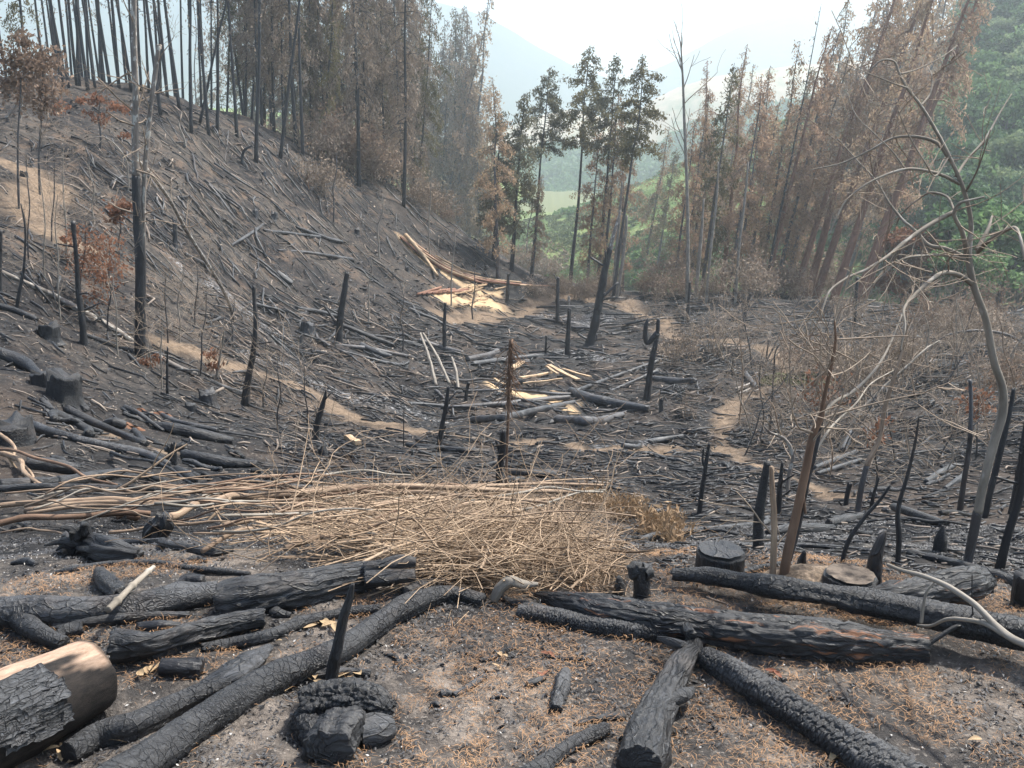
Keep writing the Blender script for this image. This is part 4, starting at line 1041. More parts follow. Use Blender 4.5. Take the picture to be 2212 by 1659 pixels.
# ------------------------------------------------------------ heap of cut saplings beyond the logs
rs = np.random.RandomState(101)
def bentube(px0, py0, px1, py1, r0, r1, h0, h1, sag=0.1, n=16, seg=8, seed=0, wob=0.05):
    a = at(px0, py0 + 6); b_ = at(px1, py1 + 6)
    r_ = np.random.RandomState(seed)
    ts = np.linspace(0, 1, 6)[:, None]
    P = a * (1 - ts) + b_ * ts
    L_ = np.linalg.norm(b_ - a)
    P += r_.normal(0, wob * L_ / 3, P.shape) * np.sin(ts * math.pi) * [1, 1, 0.3]
    hz = height(P[:, 0], P[:, 1])
    hh = 0.6 * (h0 * (1 - ts[:, 0]) + h1 * ts[:, 0])
    P[:, 2] = np.maximum(a[2] * (1 - ts[:, 0]) + b_[2] * ts[:, 0], hz) + hh + 0.02 + np.sin(ts[:, 0] * math.pi) * sag * 0.3
    s = zdist(a) / FPX * 0.72; s2 = zdist(b_) / FPX * 0.72
    P += r_.normal(0, 0.012, P.shape)
    Q, Rr = resample(P, np.linspace(r0 * s, r1 * s2, 6) * r_.uniform(.85, 1.15, 6), n)
    return tube(Q, Rr, seg, True, lambda A, L, R_: R_ * (0.25 * vnoise(L * 9, A, seed) + 0.22 * np.exp(-(((L * 3.1 + seed) % 1 - 0.5) / 0.05) ** 2)))
STEMS = [  # px0, py0, px1, py1, r0, r1, h0, h1, material, words
    (-40, 1072, 620, 1092, 11, 8, .10, .12, CH_LONG, 'thick dark stem at the top of the cut heap, touching the left edge'),
    (-30, 1108, 420, 1112, 9, 6, .06, .10, W_TAN, 'pale brown stem just below the thick dark stem'),
    (50, 1112, 700, 1118, 8, 5, .08, .14, W_TAN, 'spotted pale stem second below the thick dark stem'),
    (-20, 1140, 330, 1132, 10, 8, .05, .10, W_BROWN, 'reddish brown forked stem at the left edge below the pale stems'),
    (60, 1136, 640, 1124, 6, 4, .14, .2, W_TAN, 'long slender tan stem rising towards the middle of the heap'),
    (250, 1120, 300, 1122, 12, 11, .04, .05, W_BROWN, 'short brown stem piece behind the knobbly stump'),
    (330, 1140, 560, 1112, 14, 9, .08, .2, W_TAN, 'thickest tan stem right of the knobbly stump'),
    (480, 1118, 1240, 1108, 11, 6, .2, .3, W_TAN, 'long straight pale stem along the top of the heap'),
    (0, 1160, 150, 1164, 3, 3, .02, .03, W_TAN, 'thin pale rod ending at the torn root'),
    (240, 1166, 520, 1160, 5, 3, .05, .1, W_TAN, 'thin arched pale rod above the black log'),
    (440, 1200, 760, 1156, 9, 5, .05, .2, W_TAN, 'curved tan stem with a crook at the front of the heap'),
    (620, 1206, 1100, 1140, 8, 5, .08, .3, W_TAN, 'tan stem crossing the heap from the front crook upwards'),
    (500, 1172, 980, 1130, 7, 4, .12, .3, W_TAN, 'smooth tan stem along the middle of the heap'),
    (560, 1104, 1300, 1090, 6, 4, .2, .3, W_TAN, 'topmost thin pale stem of the heap'),
    (700, 1190, 1250, 1180, 6, 3, .1, .2, W_TAN, 'low thin pale stem in the front of the heap'),
    (760, 1100, 1180, 1130, 7, 5, .2, .25, W_TAN, 'pale stem dipping to the right in the heap'),
    (-20, 975, 90, 1060, 9, 6, .12, .05, W_TAN, 'steep pale pole leaning at the left edge above the heap'),
    (-20, 940, 80, 1062, 5, 4, .1, .04, W_TAN, 'thin steep pole beside the steep pale pole'),
    (-10, 1000, 260, 1078, 5, 4, .2, .15, W_BROWN, 'brown slanting rod from the left edge down to the thick dark stem'),
    (240, 985, 470, 1085, 4, 4, .08, .1, CH_LONG, 'thin black rod slanting down to the heap'),
]
for k, (a, b_, c_, d_, r0, r1, h0, h1, mt, words_) in enumerate(STEMS):
    V, F, uv = bentube(a, b_, c_, d_, r0, r1, h0, h1, 0.08, 30, 10, 200 + k)
    o = link('cut_sapling', mesh_from('cut_sapling', V, F, uv), mt, label=words_, cat='sapling', group='cut stems in the brush heap')
    if k % 2 == 0 and r0 > 5:      # a side branch
        i = rs.randint(12, 22) * 10; p = V[i]
        bb = Buf(); recurse(bb, p, (V[i + 30] - V[i - 30]) * 1.0 + rs.normal(0, .25, 3) + [0, 0, .08], 0.55, np.linalg.norm(V[i] - V[i + 5]) * 0.25, 1, rs, 0.4, (1, 3), 5)
        link('side_branch', bb.mesh('side_branch'), TWIG, o)
# many more slender stems: thin ones one could still count
SM = []
for k in range(60):
    px = rs.uniform(0, 1050); py = rs.uniform(1085, 1205) if px > 420 else rs.uniform(1085, 1150)
    l = rs.uniform(180, 420); py2 = np.clip(py - rs.uniform(-18, 45), 1082, 1225)
    V, F, uv = bentube(px, py, px + l, py2, rs.uniform(2.5, 5), rs.uniform(1.5, 3), rs.uniform(.03, .3), rs.uniform(.1, .4), 0.1, 24, 7, 300 + k, 0.09)
    link('slender_sapling', mesh_from('slender_sapling', V, F, uv), [W_TAN, W_BROWN, W_TAN, W_GREY][k % 4], label='slender pale stem, %s of the brush heap' % ('%s, %s' % ('back' if py < 1120 else 'middle' if py < 1160 else 'front', 'left end' if px < 300 else 'left half' if px < 600 else 'right half')), cat='sapling', group='slender stems in the brush heap')
# fine tangle of twigs
bb = Buf()
def heap_h(px, py):   # how high the tangle stands over the slope
    e = np.clip((px - 480) / 260, 0, 1) * np.clip((1350 - px) / 170, 0, 1) * np.clip((py - 1058) / 50, 0, 1)
    return 0.02 + 0.13 * e
for k in range(3900):
    u = rs.rand()
    px = 500 + 840 * rs.beta(1.9, 1.25); py = rs.uniform(1072, 1285)
    if py > np.interp(px, [500, 700, 880, 950], [1165, 1215, 1225, 1290]): continue
    p = at(px, py, 3.0); H = heap_h(px, py)
    p = p + [0, 0, rs.uniform(0, 1) ** 0.8 * H]
    yaw = rs.normal(0, 0.55) + (math.pi if rs.rand() < 0.3 else 0)
    if px > 1000: yaw = rs.uniform(0, 6.28)
    l = rs.uniform(0.18, 0.6) * (0.7 if px > 1050 else 1.25)
    d = np.array([math.cos(yaw), math.sin(yaw), rs.normal(0.0, 0.09)])
    pts = [p - d * l / 2]
    dd = d.copy()
    for q in range(5):
        dd = dd + rs.normal(0, 0.17, 3) + [0, 0, -0.03]; dd /= np.linalg.norm(dd)
        pts.append(pts[-1] + dd * l / 5)
    r0 = rs.choice([0.0014, 0.0023, 0.004, 0.0065], p=[.5, .32, .14, .04]) * (0.9 if px > 1050 else 1.15)
    V, F, uv = tube(np.array(pts), np.linspace(r0, r0 * 0.5, 6), 3, False); bb.add(V, F, uv)
# wiry ends curling up out of it
for k in range(85):
    px = rs.uniform(560, 1330); py = rs.uniform(1075, 1250)
    p = at(px, py, 3.0) + [0, 0, heap_h(px, py) * 0.8]
    recurse(bb, p, (rs.normal(0, .6), rs.normal(0, .4), rs.uniform(.15, .9)), rs.uniform(.25, .6), 0.0028, 1, rs, 0.8, (1, 3), 3, -0.4, 0.001)
link('brush_tangle', bb.mesh('brush_tangle'), TWIG, kind='stuff', label='tangle of fine straw-coloured twigs heaped beyond the black logs', cat='brush')
# leafy straw-coloured clumps at the right of the heap
bb = Buf()
for cx_, cy_, s_, n_ in ((1275, 1085, 40, 260), (1330, 1110, 22, 120), (1370, 1110, 22, 130), (1425, 1150, 34, 260), (1455, 1165, 18, 90), (1395, 1145, 14, 60), (1090, 1075, 18, 50)):
    cs = np.array([at(cx_ + rs.normal(0, s_ * .6), cy_ + rs.normal(0, s_ * .25) + 6, 3.0) for _ in range(n_)])
    cs[:, 2] += rs.uniform(0.0, 0.16, n_)
    V, F = leaves(np.repeat(cs, 2, 0) + rs.normal(0, 0.02, (len(cs) * 2, 3)), 0.014, rs, 3.6, 0.6); bb.add(V, F)
    for _ in range(16):
        p = at(cx_ + rs.normal(0, s_ * .5), cy_ + 8, 3.0)
        recurse(bb, p, (rs.normal(0, .8), rs.normal(0, .5), rs.uniform(.3, 1)), rs.uniform(.12, .3), 0.0025, 1, rs, 0.8, (1, 2), 3, -0.3, 0.001)
STRAWLEAF = mat_plain('straw_leaves', (0.20, 0.125, 0.07), (0.44, 0.31, 0.19), 8, 0.8, trans=0.2)
link('withered_leaves', bb.mesh('withered_leaves'), STRAWLEAF, kind='stuff', label='withered straw-coloured leaves at the right end of the brush heap', cat='leaves')
# long wiry shoots standing out against the black ground
for k, (a, b_) in enumerate([((560, 1100), (760, 940)), ((740, 1090), (960, 1010)), ((640, 1090), (775, 895)), ((700, 1100), (640, 1000)), ((860, 1090), (1010, 1000)), ((850, 1080), (800, 990)), ((1100, 1100), (1150, 1030)), ((480, 1095), (600, 1030)), ((980, 1085), (900, 1010)), ((1180, 1090), (1230, 1020))]):
    g0 = at(a[0], a[1], 3.0); e_ = on_ray(b_[0], b_[1], g0[1] - 0.1); bb = Buf()
    d = e_ - g0; recurse(bb, g0 + [0, 0, .03], d, np.linalg.norm(d) * 1.05, 0.0045, 2, rs, 0.45, (2, 4), 4, -0.1, 0.0012)
    link('wiry_shoot', bb.mesh('wiry_shoot'), TWIG2, label='thin wiry brown shoot rising out of the brush heap', cat='shoot', group='wiry shoots of the brush heap')
# ------------------------------------------------------------ the burnt hollow and the slopes
rs = np.random.RandomState(303)
def fallen(pts, mat, label, seed, n=40, seg=14, disp=None, group=None, rag=0.5, sink=0.75, cat='log', name='charred_log', lift=0.0, ymin=3.4):
    return piece(name, pts, mat, disp or d_knob(0.28, seed, 2.0), n, seg, rag, sink, label, cat, group, lift=lift, seed=seed, ymin=ymin)
# left slope, read off the photo
SLOPE = [
    ([(-30, 752, 13), (30, 772, 13), (92, 812, 9)], CH_LONG, 'thick black log sliding down the slope at the left edge, beside the shattered stump'),
    ([(62, 912, 8), (130, 938, 11), (230, 962, 9), (300, 975, 8), (365, 1002, 7)], CH_ASH, 'long log running from the left edge stump to the mushroom-shaped stump'),
    ([(145, 882, 10), (190, 905, 10), (260, 935, 7), (312, 957, 8)], CH_FINE, 'charred log above the orange scorched soil patch on the left slope'),
    ([(116, 905, 8), (125, 895, 11), (160, 912, 9), (195, 938, 11)], CH_FINE, 'hooked charred log above the long log on the left slope'),
    ([(222, 915, 6), (245, 911, 12), (270, 918, 9)], CH_BLACK, 'short jet black log piece above the orange scorched soil patch'),
    ([(290, 930, 7), (302, 942, 8), (315, 957, 7)], CH_FINE, 'small upright-looking log piece right of the orange soil patch'),
    ([(335, 915, 6), (380, 925, 13), (440, 938, 12), (502, 952, 8)], CH_LONG, 'thick charred log above the right-hand log of the left slope'),
    ([(350, 895, 5), (390, 912, 6), (470, 930, 7)], CH_ASH, 'grey splintered log lying along the top of the thick charred log'),
    ([(398, 980, 11), (450, 990, 12), (500, 1000, 11), (555, 1002, 8)], CH_LONG, 'charred log right of the mushroom-shaped stump'),
    ([(60, 1000, 14), (110, 1004, 17), (172, 1012, 12)], CH_LONG, 'massive black log half sunk above the brush heap at the left'),
    ([(0, 1045, 12), (90, 1042, 14), (200, 1030, 14), (260, 1020, 10)], CH_LONG, 'low ridge-like black log above the thick dark stem'),
    ([(382, 1012, 8), (400, 1022, 12), (420, 1035, 9)], CH_FINE, 'stubby log with a round cut end below the mushroom-shaped stump'),
    ([(525, 1038, 8), (600, 1048, 9), (700, 1058, 8)], CH_BLACK, 'black log just above the left part of the brush heap'),
    ([(440, 1078, 6), (455, 1062, 8), (472, 1055, 5)], W_GREY, 'pale grey upturned bark scroll above the brush heap'),
    ([(475, 1055, 8), (500, 1065, 11), (530, 1082, 6)], CH_ASH, 'curled grey bark piece right of the pale grey scroll'),
    ([(180, 722, 5), (230, 740, 6), (285, 757, 5)], CH_FINE, 'straight black pole lying between the two left standing trunks'),
    ([(-20, 655, 7), (40, 672, 7), (80, 690, 6)], CH_LONG, 'black log lying behind the shattered stump at the left edge'),
    ([(0, 585, 5), (60, 612, 5), (120, 640, 6), (180, 672, 6), (240, 705, 6), (285, 735, 6)], W_LICHEN, 'long pale log slanting down the left slope to the big standing trunk'),
    ([(345, 770, 5), (380, 790, 5), (425, 808, 4)], W_LICHEN, 'grey pole end lying beside the tan track on the left slope'),
    ([(455, 822, 4), (490, 838, 5), (530, 850, 5)], CH_ASH, 'thin charred log touching the base of the leaning black pole'),
    ([(600, 540, 2.5), (660, 545, 3), (760, 560, 4)], CH_FAR, 'long dark pole high on the left slope pointing at the sawn timber'),
    ([(500, 530, 3), (540, 505, 3.5), (568, 485, 3)], CH_FAR, 'lone black log slanting upwards in the middle of the left slope'),
    ([(570, 497, 3), (620, 503, 3.5), (690, 512, 4)], CH_FAR, 'pair-leading black log in the upper middle of the left slope'),
    ([(640, 490, 3), (700, 512, 4), (738, 522, 4)], CH_FAR, 'black log crossing the right end of the pair-leading log'),
    ([(735, 700, 5), (790, 722, 5), (850, 745, 4)], CH_LONG, 'charred log slanting down behind the two grey poles'),
    ([(780, 745, 7), (812, 760, 7), (845, 770, 6)], CH_FAR, 'thick log at the foot of the slope behind the grey poles'),
    ([(600, 588, 6), (615, 600, 7), (630, 612, 6)], CH_FAR, 'stubby black log lying on the open left slope'),
    ([(400, 548, 4), (425, 562, 5), (452, 575, 5)], CH_FAR, 'dark log at the top of the grey ash streak'),
    ([(640, 665, 4), (700, 675, 4), (738, 685, 4)], CH_FAR, 'log lying below the ash streak towards the leaning snag'),
    ([(1405, 815, 5), (1450, 822, 8), (1500, 822, 7)], CH_FAR, 'thick charred log under the forked snag in the hollow'),
]
for k, (p, m_, t) in enumerate(SLOPE):
    fallen(p, m_, t, 400 + k, 50, 20)
HOLLOW = [
    ([(978, 880, 5), (1080, 872, 6), (1180, 862, 6), (1230, 858, 5)], CH_FARB, 'long log along the front edge of the sawdust patch in the hollow'),
    ([(1020, 905, 7), (1090, 900, 8), (1160, 885, 7), (1240, 868, 5)], CH_FAR, 'thick log in front of the sawdust patch, end towards the left'),
    ([(1235, 845, 10), (1290, 862, 11), (1340, 872, 9), (1400, 882, 7)], CH_FAR, 'thickest black log right of the sawdust patch'),
    ([(1205, 905, 9), (1260, 908, 11), (1310, 905, 9), (1345, 895, 5)], CH_FARB, 'brown-black log heap piece just before the curved track'),
    ([(1240, 845, 4), (1330, 812, 4), (1420, 780, 4)], CH_FAR, 'long pole slanting up from the sawdust patch to the forked snag'),
    ([(1300, 852, 3), (1370, 822, 3), (1420, 800, 3)], CH_FAR, 'lower of the two poles slanting up to the forked snag'),
    ([(1000, 845, 3), (1100, 842, 3), (1200, 850, 3), (1260, 850, 3)], CH_FARB, 'thin pole lying across the sawdust patch'),
    ([(1010, 775, 6), (1060, 765, 7), (1075, 758, 6)], CH_FARB, 'brown log end pointing up above the left of the sawdust patch'),
    ([(1020, 785, 5), (1100, 775, 6), (1160, 768, 5), (1215, 762, 4)], CH_FAR, 'long black log above the sawdust patch'),
    ([(905, 735, 5), (960, 752, 6), (1000, 762, 5)], CH_FARB, 'brown log left of the white-ended plank'),
    ([(700, 745, 4), (790, 752, 5), (860, 765, 4), (900, 775, 3)], CH_FARB, 'long log crossing under the two grey poles'),
    ([(735, 758, 4), (820, 780, 4), (880, 790, 3)], CH_FAR, 'dark pole under the lower part of the grey poles'),
    ([(1610, 805, 5), (1620, 820, 6), (1635, 838, 6)], CH_FAR, 'steep charred log beside the white planks'),
    ([(850, 868, 4), (900, 872, 4), (970, 878, 4)], CH_FAR, 'straight log on the ashy ground left of the sawdust patch'),
    ([(1405, 955, 5), (1440, 948, 7), (1475, 942, 6)], CH_FAR, 'thick log piece on the ash beside the curved track'),
    ([(1345, 962, 6), (1362, 965, 7), (1382, 962, 5)], CH_FAR, 'round black log lump at the curved track'),
    ([(1100, 1018, 7), (1150, 1022, 9), (1200, 1025, 8)], CH_FINE, 'thick charred log right of the black post near the brush heap'),
    ([(1090, 1032, 6), (1110, 1036, 8), (1130, 1034, 6)], CH_FINE, 'short charred log at the foot of the black post'),
    ([(880, 960, 6), (950, 968, 7), (1010, 972, 7), (1055, 975, 5)], CH_LONG, 'large charred log below the tan track in the centre'),
    ([(1380, 1165, 6), (1450, 1150, 8), (1560, 1140, 7), (1660, 1118, 5)], CH_ASH, 'long grey log in front of the broad flat-topped stump'),
    ([(1660, 1150, 8), (1700, 1142, 13), (1760, 1140, 12), (1800, 1138, 7)], CH_LONG, 'thick brown-sided log behind the brown trunk cluster'),
    ([(1790, 1128, 8), (1830, 1120, 9), (1862, 1112, 7)], CH_FINE, 'charred log above the thick brown-sided log'),
    ([(1600, 1178, 6), (1700, 1176, 6), (1800, 1180, 5), (1890, 1190, 5)], CH_ASH, 'long thin log with a pale end behind the spire stump'),
    ([(1960, 1192, 8), (2020, 1204, 9), (2090, 1222, 10), (2150, 1240, 13), (2240, 1268, 16)], CH_LONG, 'long black log at the back right with its thick end at the edge'),
    ([(1990, 1112, 8), (2015, 1122, 9), (2045, 1132, 7)], CH_FINE, 'short charred log among the right-hand poles'),
    ([(1600, 1235, 7), (1640, 1226, 8), (1690, 1215, 6)], CH_FINE, 'charred log between the flat-topped stump and the brown trunks'),
    ([(1590, 1262, 4), (1630, 1256, 6), (1668, 1248, 5)], CH_LONG, 'low charred log behind the long black top log'),
    ([(1840, 895, 4), (1880, 900, 5), (1930, 905, 5)], CH_FAR, 'charred log behind the leaning pale branch at the right'),
    ([(1835, 930, 6), (1830, 950, 7), (1822, 972, 6)], CH_FAR, 'stout charred log pointing at the camera in the right-hand hollow'),
    ([(1760, 1010, 5), (1810, 990, 6), (1850, 975, 5)], CH_ASH, 'grey log slanting up right of the brown trunk cluster'),
    ([(1765, 1022, 4), (1820, 1005, 5), (1860, 992, 4)], CH_ASH, 'second grey log just below the slanting grey log'),
    ([(2000, 1040, 6), (2030, 1020, 7), (2060, 1005, 6)], CH_ASH, 'pale grey log slanting up at the right'),
    ([(2040, 1055, 5), (2070, 1035, 6), (2085, 1015, 5)], CH_FAR, 'steep grey log right of the slanting pale grey log'),
]
for k, (p, m_, t) in enumerate(HOLLOW):
    fallen(p, m_, t, 500 + k, 44, 18)
# two grey poles leaning together
for k, (a, b_) in enumerate((((942, 832), (908, 720)), ((972, 830), (914, 720)), ((990, 840), (976, 772)))):
    A_ = at(*a); T_ = on_ray(b_[0], b_[1], A_[1] + (2.5 if k < 2 else 1.2)); T_[2] = max(T_[2], height(T_[0], T_[1]) + 0.15)
    s = A_[1] / FPX
    V, F, uv = tube(*resample([A_, (A_ + T_) / 2 + [0.03, 0, .05], T_], [3.6 * s, 3.4 * s, 2.6 * s], 30), 10, True, d_knob(0.3, 600 + k, 3))
    link('grey_pole', mesh_from('grey_pole', V, F, uv), W_GREY, label=['left one of the tall grey poles leaning over the black debris', 'longest grey pole crossing the others at its tip', 'short grey pole standing right of the tall leaning pair'][k], cat='pole', group='grey leaning poles')
# sawn planks
def plank(a, b_, w_, t_, mat, label, lift=0.06, group=None, tilt=0.0):
    A_ = at(*a); B_ = at(*b_); A_[2] += lift; B_[2] += lift
    d = B_ - A_; l = np.linalg.norm(d); d /= l
    s = np.cross(d, [0, 0, 1]); s /= np.linalg.norm(s); u = np.cross(s, d)
    s = s * math.cos(tilt) + u * math.sin(tilt); u = np.cross(s, d)
    W_ = w_ * A_[1] / FPX / 2; T_ = t_ / 2
    n = 6; V = []; 
    for k in range(n):
        c = A_ + d * l * k / (n - 1) + u * 0.01 * math.sin(k * 1.7)
        ww = W_ * (1 + 0.12 * math.sin(k * 2.3 + l))
        for sx, sy in ((-1, -1), (1, -1), (1, 1), (-1, 1)): V.append(c + s * ww * sx + u * T_ * sy)
    V = np.array(V); i = np.arange(n - 1)[:, None] * 4; j = np.arange(4)[None]
    F = np.stack([i + j, i + (j + 1) % 4, i + 4 + (j + 1) % 4, i + 4 + j], -1).reshape(-1, 4)
    F = np.vstack([F, [[3, 2, 1, 0]], [[4 * n - 4, 4 * n - 3, 4 * n - 2, 4 * n - 1]]])
    uv = np.stack([np.tile([0, .1, .2, .3], n), np.repeat(np.arange(n) * l / n, 4)], 1)
    return link('plank', mesh_from('plank', V, F, uv, False), mat, label=label, cat='plank', group=group)
plank((1105, 808), (1127, 793), 13, 0.08, W_PLANK, 'short thick block at the top left of the sawdust patch', 0.2)
plank((1125, 832), (1190, 820), 9, 0.05, W_PLANK, 'sawn plank rising to the crossing of planks on the sawdust', 0.25)
plank((1185, 806), (1248, 840), 9, 0.05, W_PLANK, 'sawn plank slanting down to the thickest black log', 0.3)
plank((1216, 804), (1275, 822), 6, 0.05, W_PLANK, 'outlying sawn plank right above the sawdust patch', 0.12)
plank((1130, 838), (1215, 828), 5, 0.05, W_PLANK, 'thin plank just below the crossing of planks', 0.15)
plank((1180, 808), (1205, 826), 5, 0.05, W_PLANK, 'short plank stub at the crossing of planks', 0.28)
plank((1190, 850), (1240, 856), 8, 0.05, W_PLANK, 'broad plank at the right end of the sawdust patch', 0.06)
plank((1065, 820), (1090, 835), 6, 0.05, W_PLANK, 'splintered plank on the left rim of the sawdust patch', 0.06)
plank((750, 955), (775, 970), 14, 0.06, W_PLANK, 'lone short plank below the tan track at the left', 0.08)
plank((1590, 848), (1628, 833), 6, 0.08, W_LICHEN, 'longest white plank beside the tan footpath on the right', 0.1)
plank((1597, 856), (1622, 845), 5, 0.06, W_LICHEN, 'white plank just below the longest white plank', 0.08)
plank((1630, 851), (1642, 846), 6, 0.06, W_LICHEN, 'small white block right of the white planks', 0.08)
for k in range(2):
    pass
# timber high at the foot of the slope: sawn poles in a fan and a long chute of poles
TL = [(905 + 11 * k, 650 - 4 * k, 935 + 12 * k + rs.uniform(-4, 6), 628 - 2 * k + rs.uniform(-4, 4)) for k in range(7)]
for k, (a, b_, c_, d_) in enumerate(TL):
    fallen([(a - 4, b_ - 10 + 3 * k, 2.6), (c_ + 14, d_ - 2 + 3 * k, 2.6)], W_RED, 'short reddish pole in the fan of poles left of the far sawdust', 640 + k, 8, 8, group='fan of cut poles', name='cut_pole', cat='pole', lift=0.1, rag=0.05)
for k in range(20):
    t0 = rs.uniform(0, 0.45); t1 = t0 + rs.uniform(0.25, 0.5); o_ = rs.uniform(-9, 9)
    ln = np.array([(860, 505), (905, 545), (950, 575), (1000, 600), (1060, 615), (1180, 625), (1285, 630)], float)
    P_ = [(np.interp(t, np.linspace(0, 1, 7), ln[:, 0]) , np.interp(t, np.linspace(0, 1, 7), ln[:, 1]) + o_, rs.uniform(1.4, 2.4)) for t in np.linspace(t0, min(1, t1), 4)]
    fallen(P_, W_RED if k % 3 else W_PLANK, 'pale peeled pole in the long run of poles down to the far sawdust' if k % 3 == 0 else 'reddish unpeeled pole in the long run of poles down to the far sawdust', 660 + k, 12, 8,
           group='run of poles down the slope', name='cut_pole', cat='pole', lift=rs.uniform(0.05, 0.3), rag=0.05)
for k in range(16):
    a = rs.uniform(980, 1070); b_ = rs.uniform(618, 668)
    plank((a, b_), (a + rs.uniform(14, 42), b_ + rs.uniform(-12, 10)), rs.uniform(2.5, 4), 0.06, W_PLANK, 'pale board in the pile at the far sawdust under the slope', rs.uniform(0.05, 0.3), 'boards at the far sawdust')
fallen([(876, 518, 5), (912, 560, 4), (945, 606, 3)], W_PLANK, 'peeled yellow pole splitting off the run of poles', 690, 12, 8, name='cut_pole', cat='pole', lift=0.3, rag=0.05)
# ---- stumps
STUMPS = [((375, 1002), 18, 36, CH_FINE), ((30, 950), 72, 42, CH_FINE), ((106, 728), 42, 26, CH_LONG), ((135, 858), 62, 52, CH_FINE), ((95, 832), 44, 30, CH_BLACK),
          ((453, 872), 34, 24, CH_ASH), ((414, 886), 22, 14, CH_ASH), ((705, 985), 20, 22, CH_FINE), ((378, 532), 9, 42, CH_FAR), ((553, 468), 12, 12, CH_FAR), ((591, 472), 13, 11, CH_FAR),
          ((648, 740), 10, 14, CH_FAR), ((665, 718), 30, 18, CH_FAR), ((1428, 890), 9, 24, CH_FAR), ((1283, 735), 10, 12, CH_FAR), ((770, 505), 11, 10, CH_FAR), ((68, 360), 10, 8, CH_FAR), ((52, 382), 14, 8, CH_FAR),
          ((1205, 955), 12, 10, CH_FAR), ((1335, 1102), 22, 12, CH_FINE), ((2010, 880), 14, 12, CH_FAR), ((880, 585), 8, 8, CH_FAR), ((1885, 1075), 16, 12, CH_FAR), ((500, 495), 6, 7, CH_FAR), ((572, 382), 10, 8, CH_FAR), ((207, 262), 8, 6, CH_FAR)]
SLAB = ['stump carrying a broad mushroom-like burnt slab', 'wide charred stump cut off by the left edge', 'shattered stump with a raised rim on the left slope', 'large rounded charred stump above the scorched soil on the left', 'black stump lump tucked behind the large rounded stump',
        'hollow grey-sided stump below the tan track', 'flat low grey stump left of the hollow grey-sided one', 'short black stump right of the charred log, under the lone plank', 'tall narrow stump spike high on the left slope', 'small stump in the upper middle of the left slope', 'small stump just right of the upper middle one',
        'small stump by the uprooted root plate at the foot of the slope', 'uprooted grey root plate at the foot of the left slope', 'waist-high black stump right of the thickest black log', 'little stump in front of the leaning half-black tree', 'little stump under the brown brush of the ridge', 'dark stump on the upper trail at the left', 'lower dark stump beside the upper trail',
        'tiny stump on the curved track', 'low burnt stump behind the withered leaves of the heap', 'small stump on the grass beside the right-hand footpath', 'tiny stump near the run of poles', 'low stump among the right-hand debris', 'tiny dark stump left of the tall narrow spike area', 'small stump near the snapped white-topped snag', 'small black stump at the crown of the left hill']
for k, ((x_, y_), w_, h_, m_) in enumerate(STUMPS):
    stump('charred_stump', (x_, y_), w_, h_ * (0.75 if k in (1, 2, 3, 4) else 1), m_, SLAB[k], 700 + k, None, rs.normal(0, 0.15), 1.45, 0.75)
q = fixy([(357, 972, 5), (375, 968, 9), (398, 962, 8)], at(375, 1002)[1]); V, F, uv = tube(*resample(q[0], q[1], 30), 20, True, d_knob(0.4, 730, 9), rag=0.3)
link('burnt_slab', mesh_from('burnt_slab', V, F, uv), CH_FINE, bpy.data.objects['charred_stump.006'] if 'charred_stump.006' in bpy.data.objects else None)
SOIL_O = mat_plain('scorched_orange_soil', (0.13, 0.062, 0.038), (0.22, 0.12, 0.075), 9, 0.95, rand=False)
for k, (x_, y_, w_) in enumerate([(275, 922, 32), (310, 892, 18), (350, 898, 22)]):
    b_ = at(x_, y_); s = np.linalg.norm(b_ - EYE) / FPX; th = np.linspace(0, 2 * math.pi, 25)[:-1]
    rr = w_ * s * (1 + 0.3 * np.sin(th * 3 + k)); V = [b_ + [0, 0, 0.05]]
    V = np.vstack([[[b_[0], b_[1], b_[2] + 0.06]], np.stack([b_[0] + np.cos(th) * rr * .5, b_[1] + np.sin(th) * rr * .5, height(b_[0] + np.cos(th) * rr * .5, b_[1] + np.sin(th) * rr * .5) + 0.035], 1), np.stack([b_[0] + np.cos(th) * rr, b_[1] + np.sin(th) * rr, height(b_[0] + np.cos(th) * rr, b_[1] + np.sin(th) * rr) - 0.02], 1)])
    j = np.arange(24); j2 = (j + 1) % 24
    link('scorched_soil', mesh_from('scorched_soil', V, [np.stack([1 + j, 1 + j2, j * 0], 1)[:, ::-1], np.stack([1 + j, 25 + j, 25 + j2, 1 + j2], 1)]), SOIL_O, kind='structure')
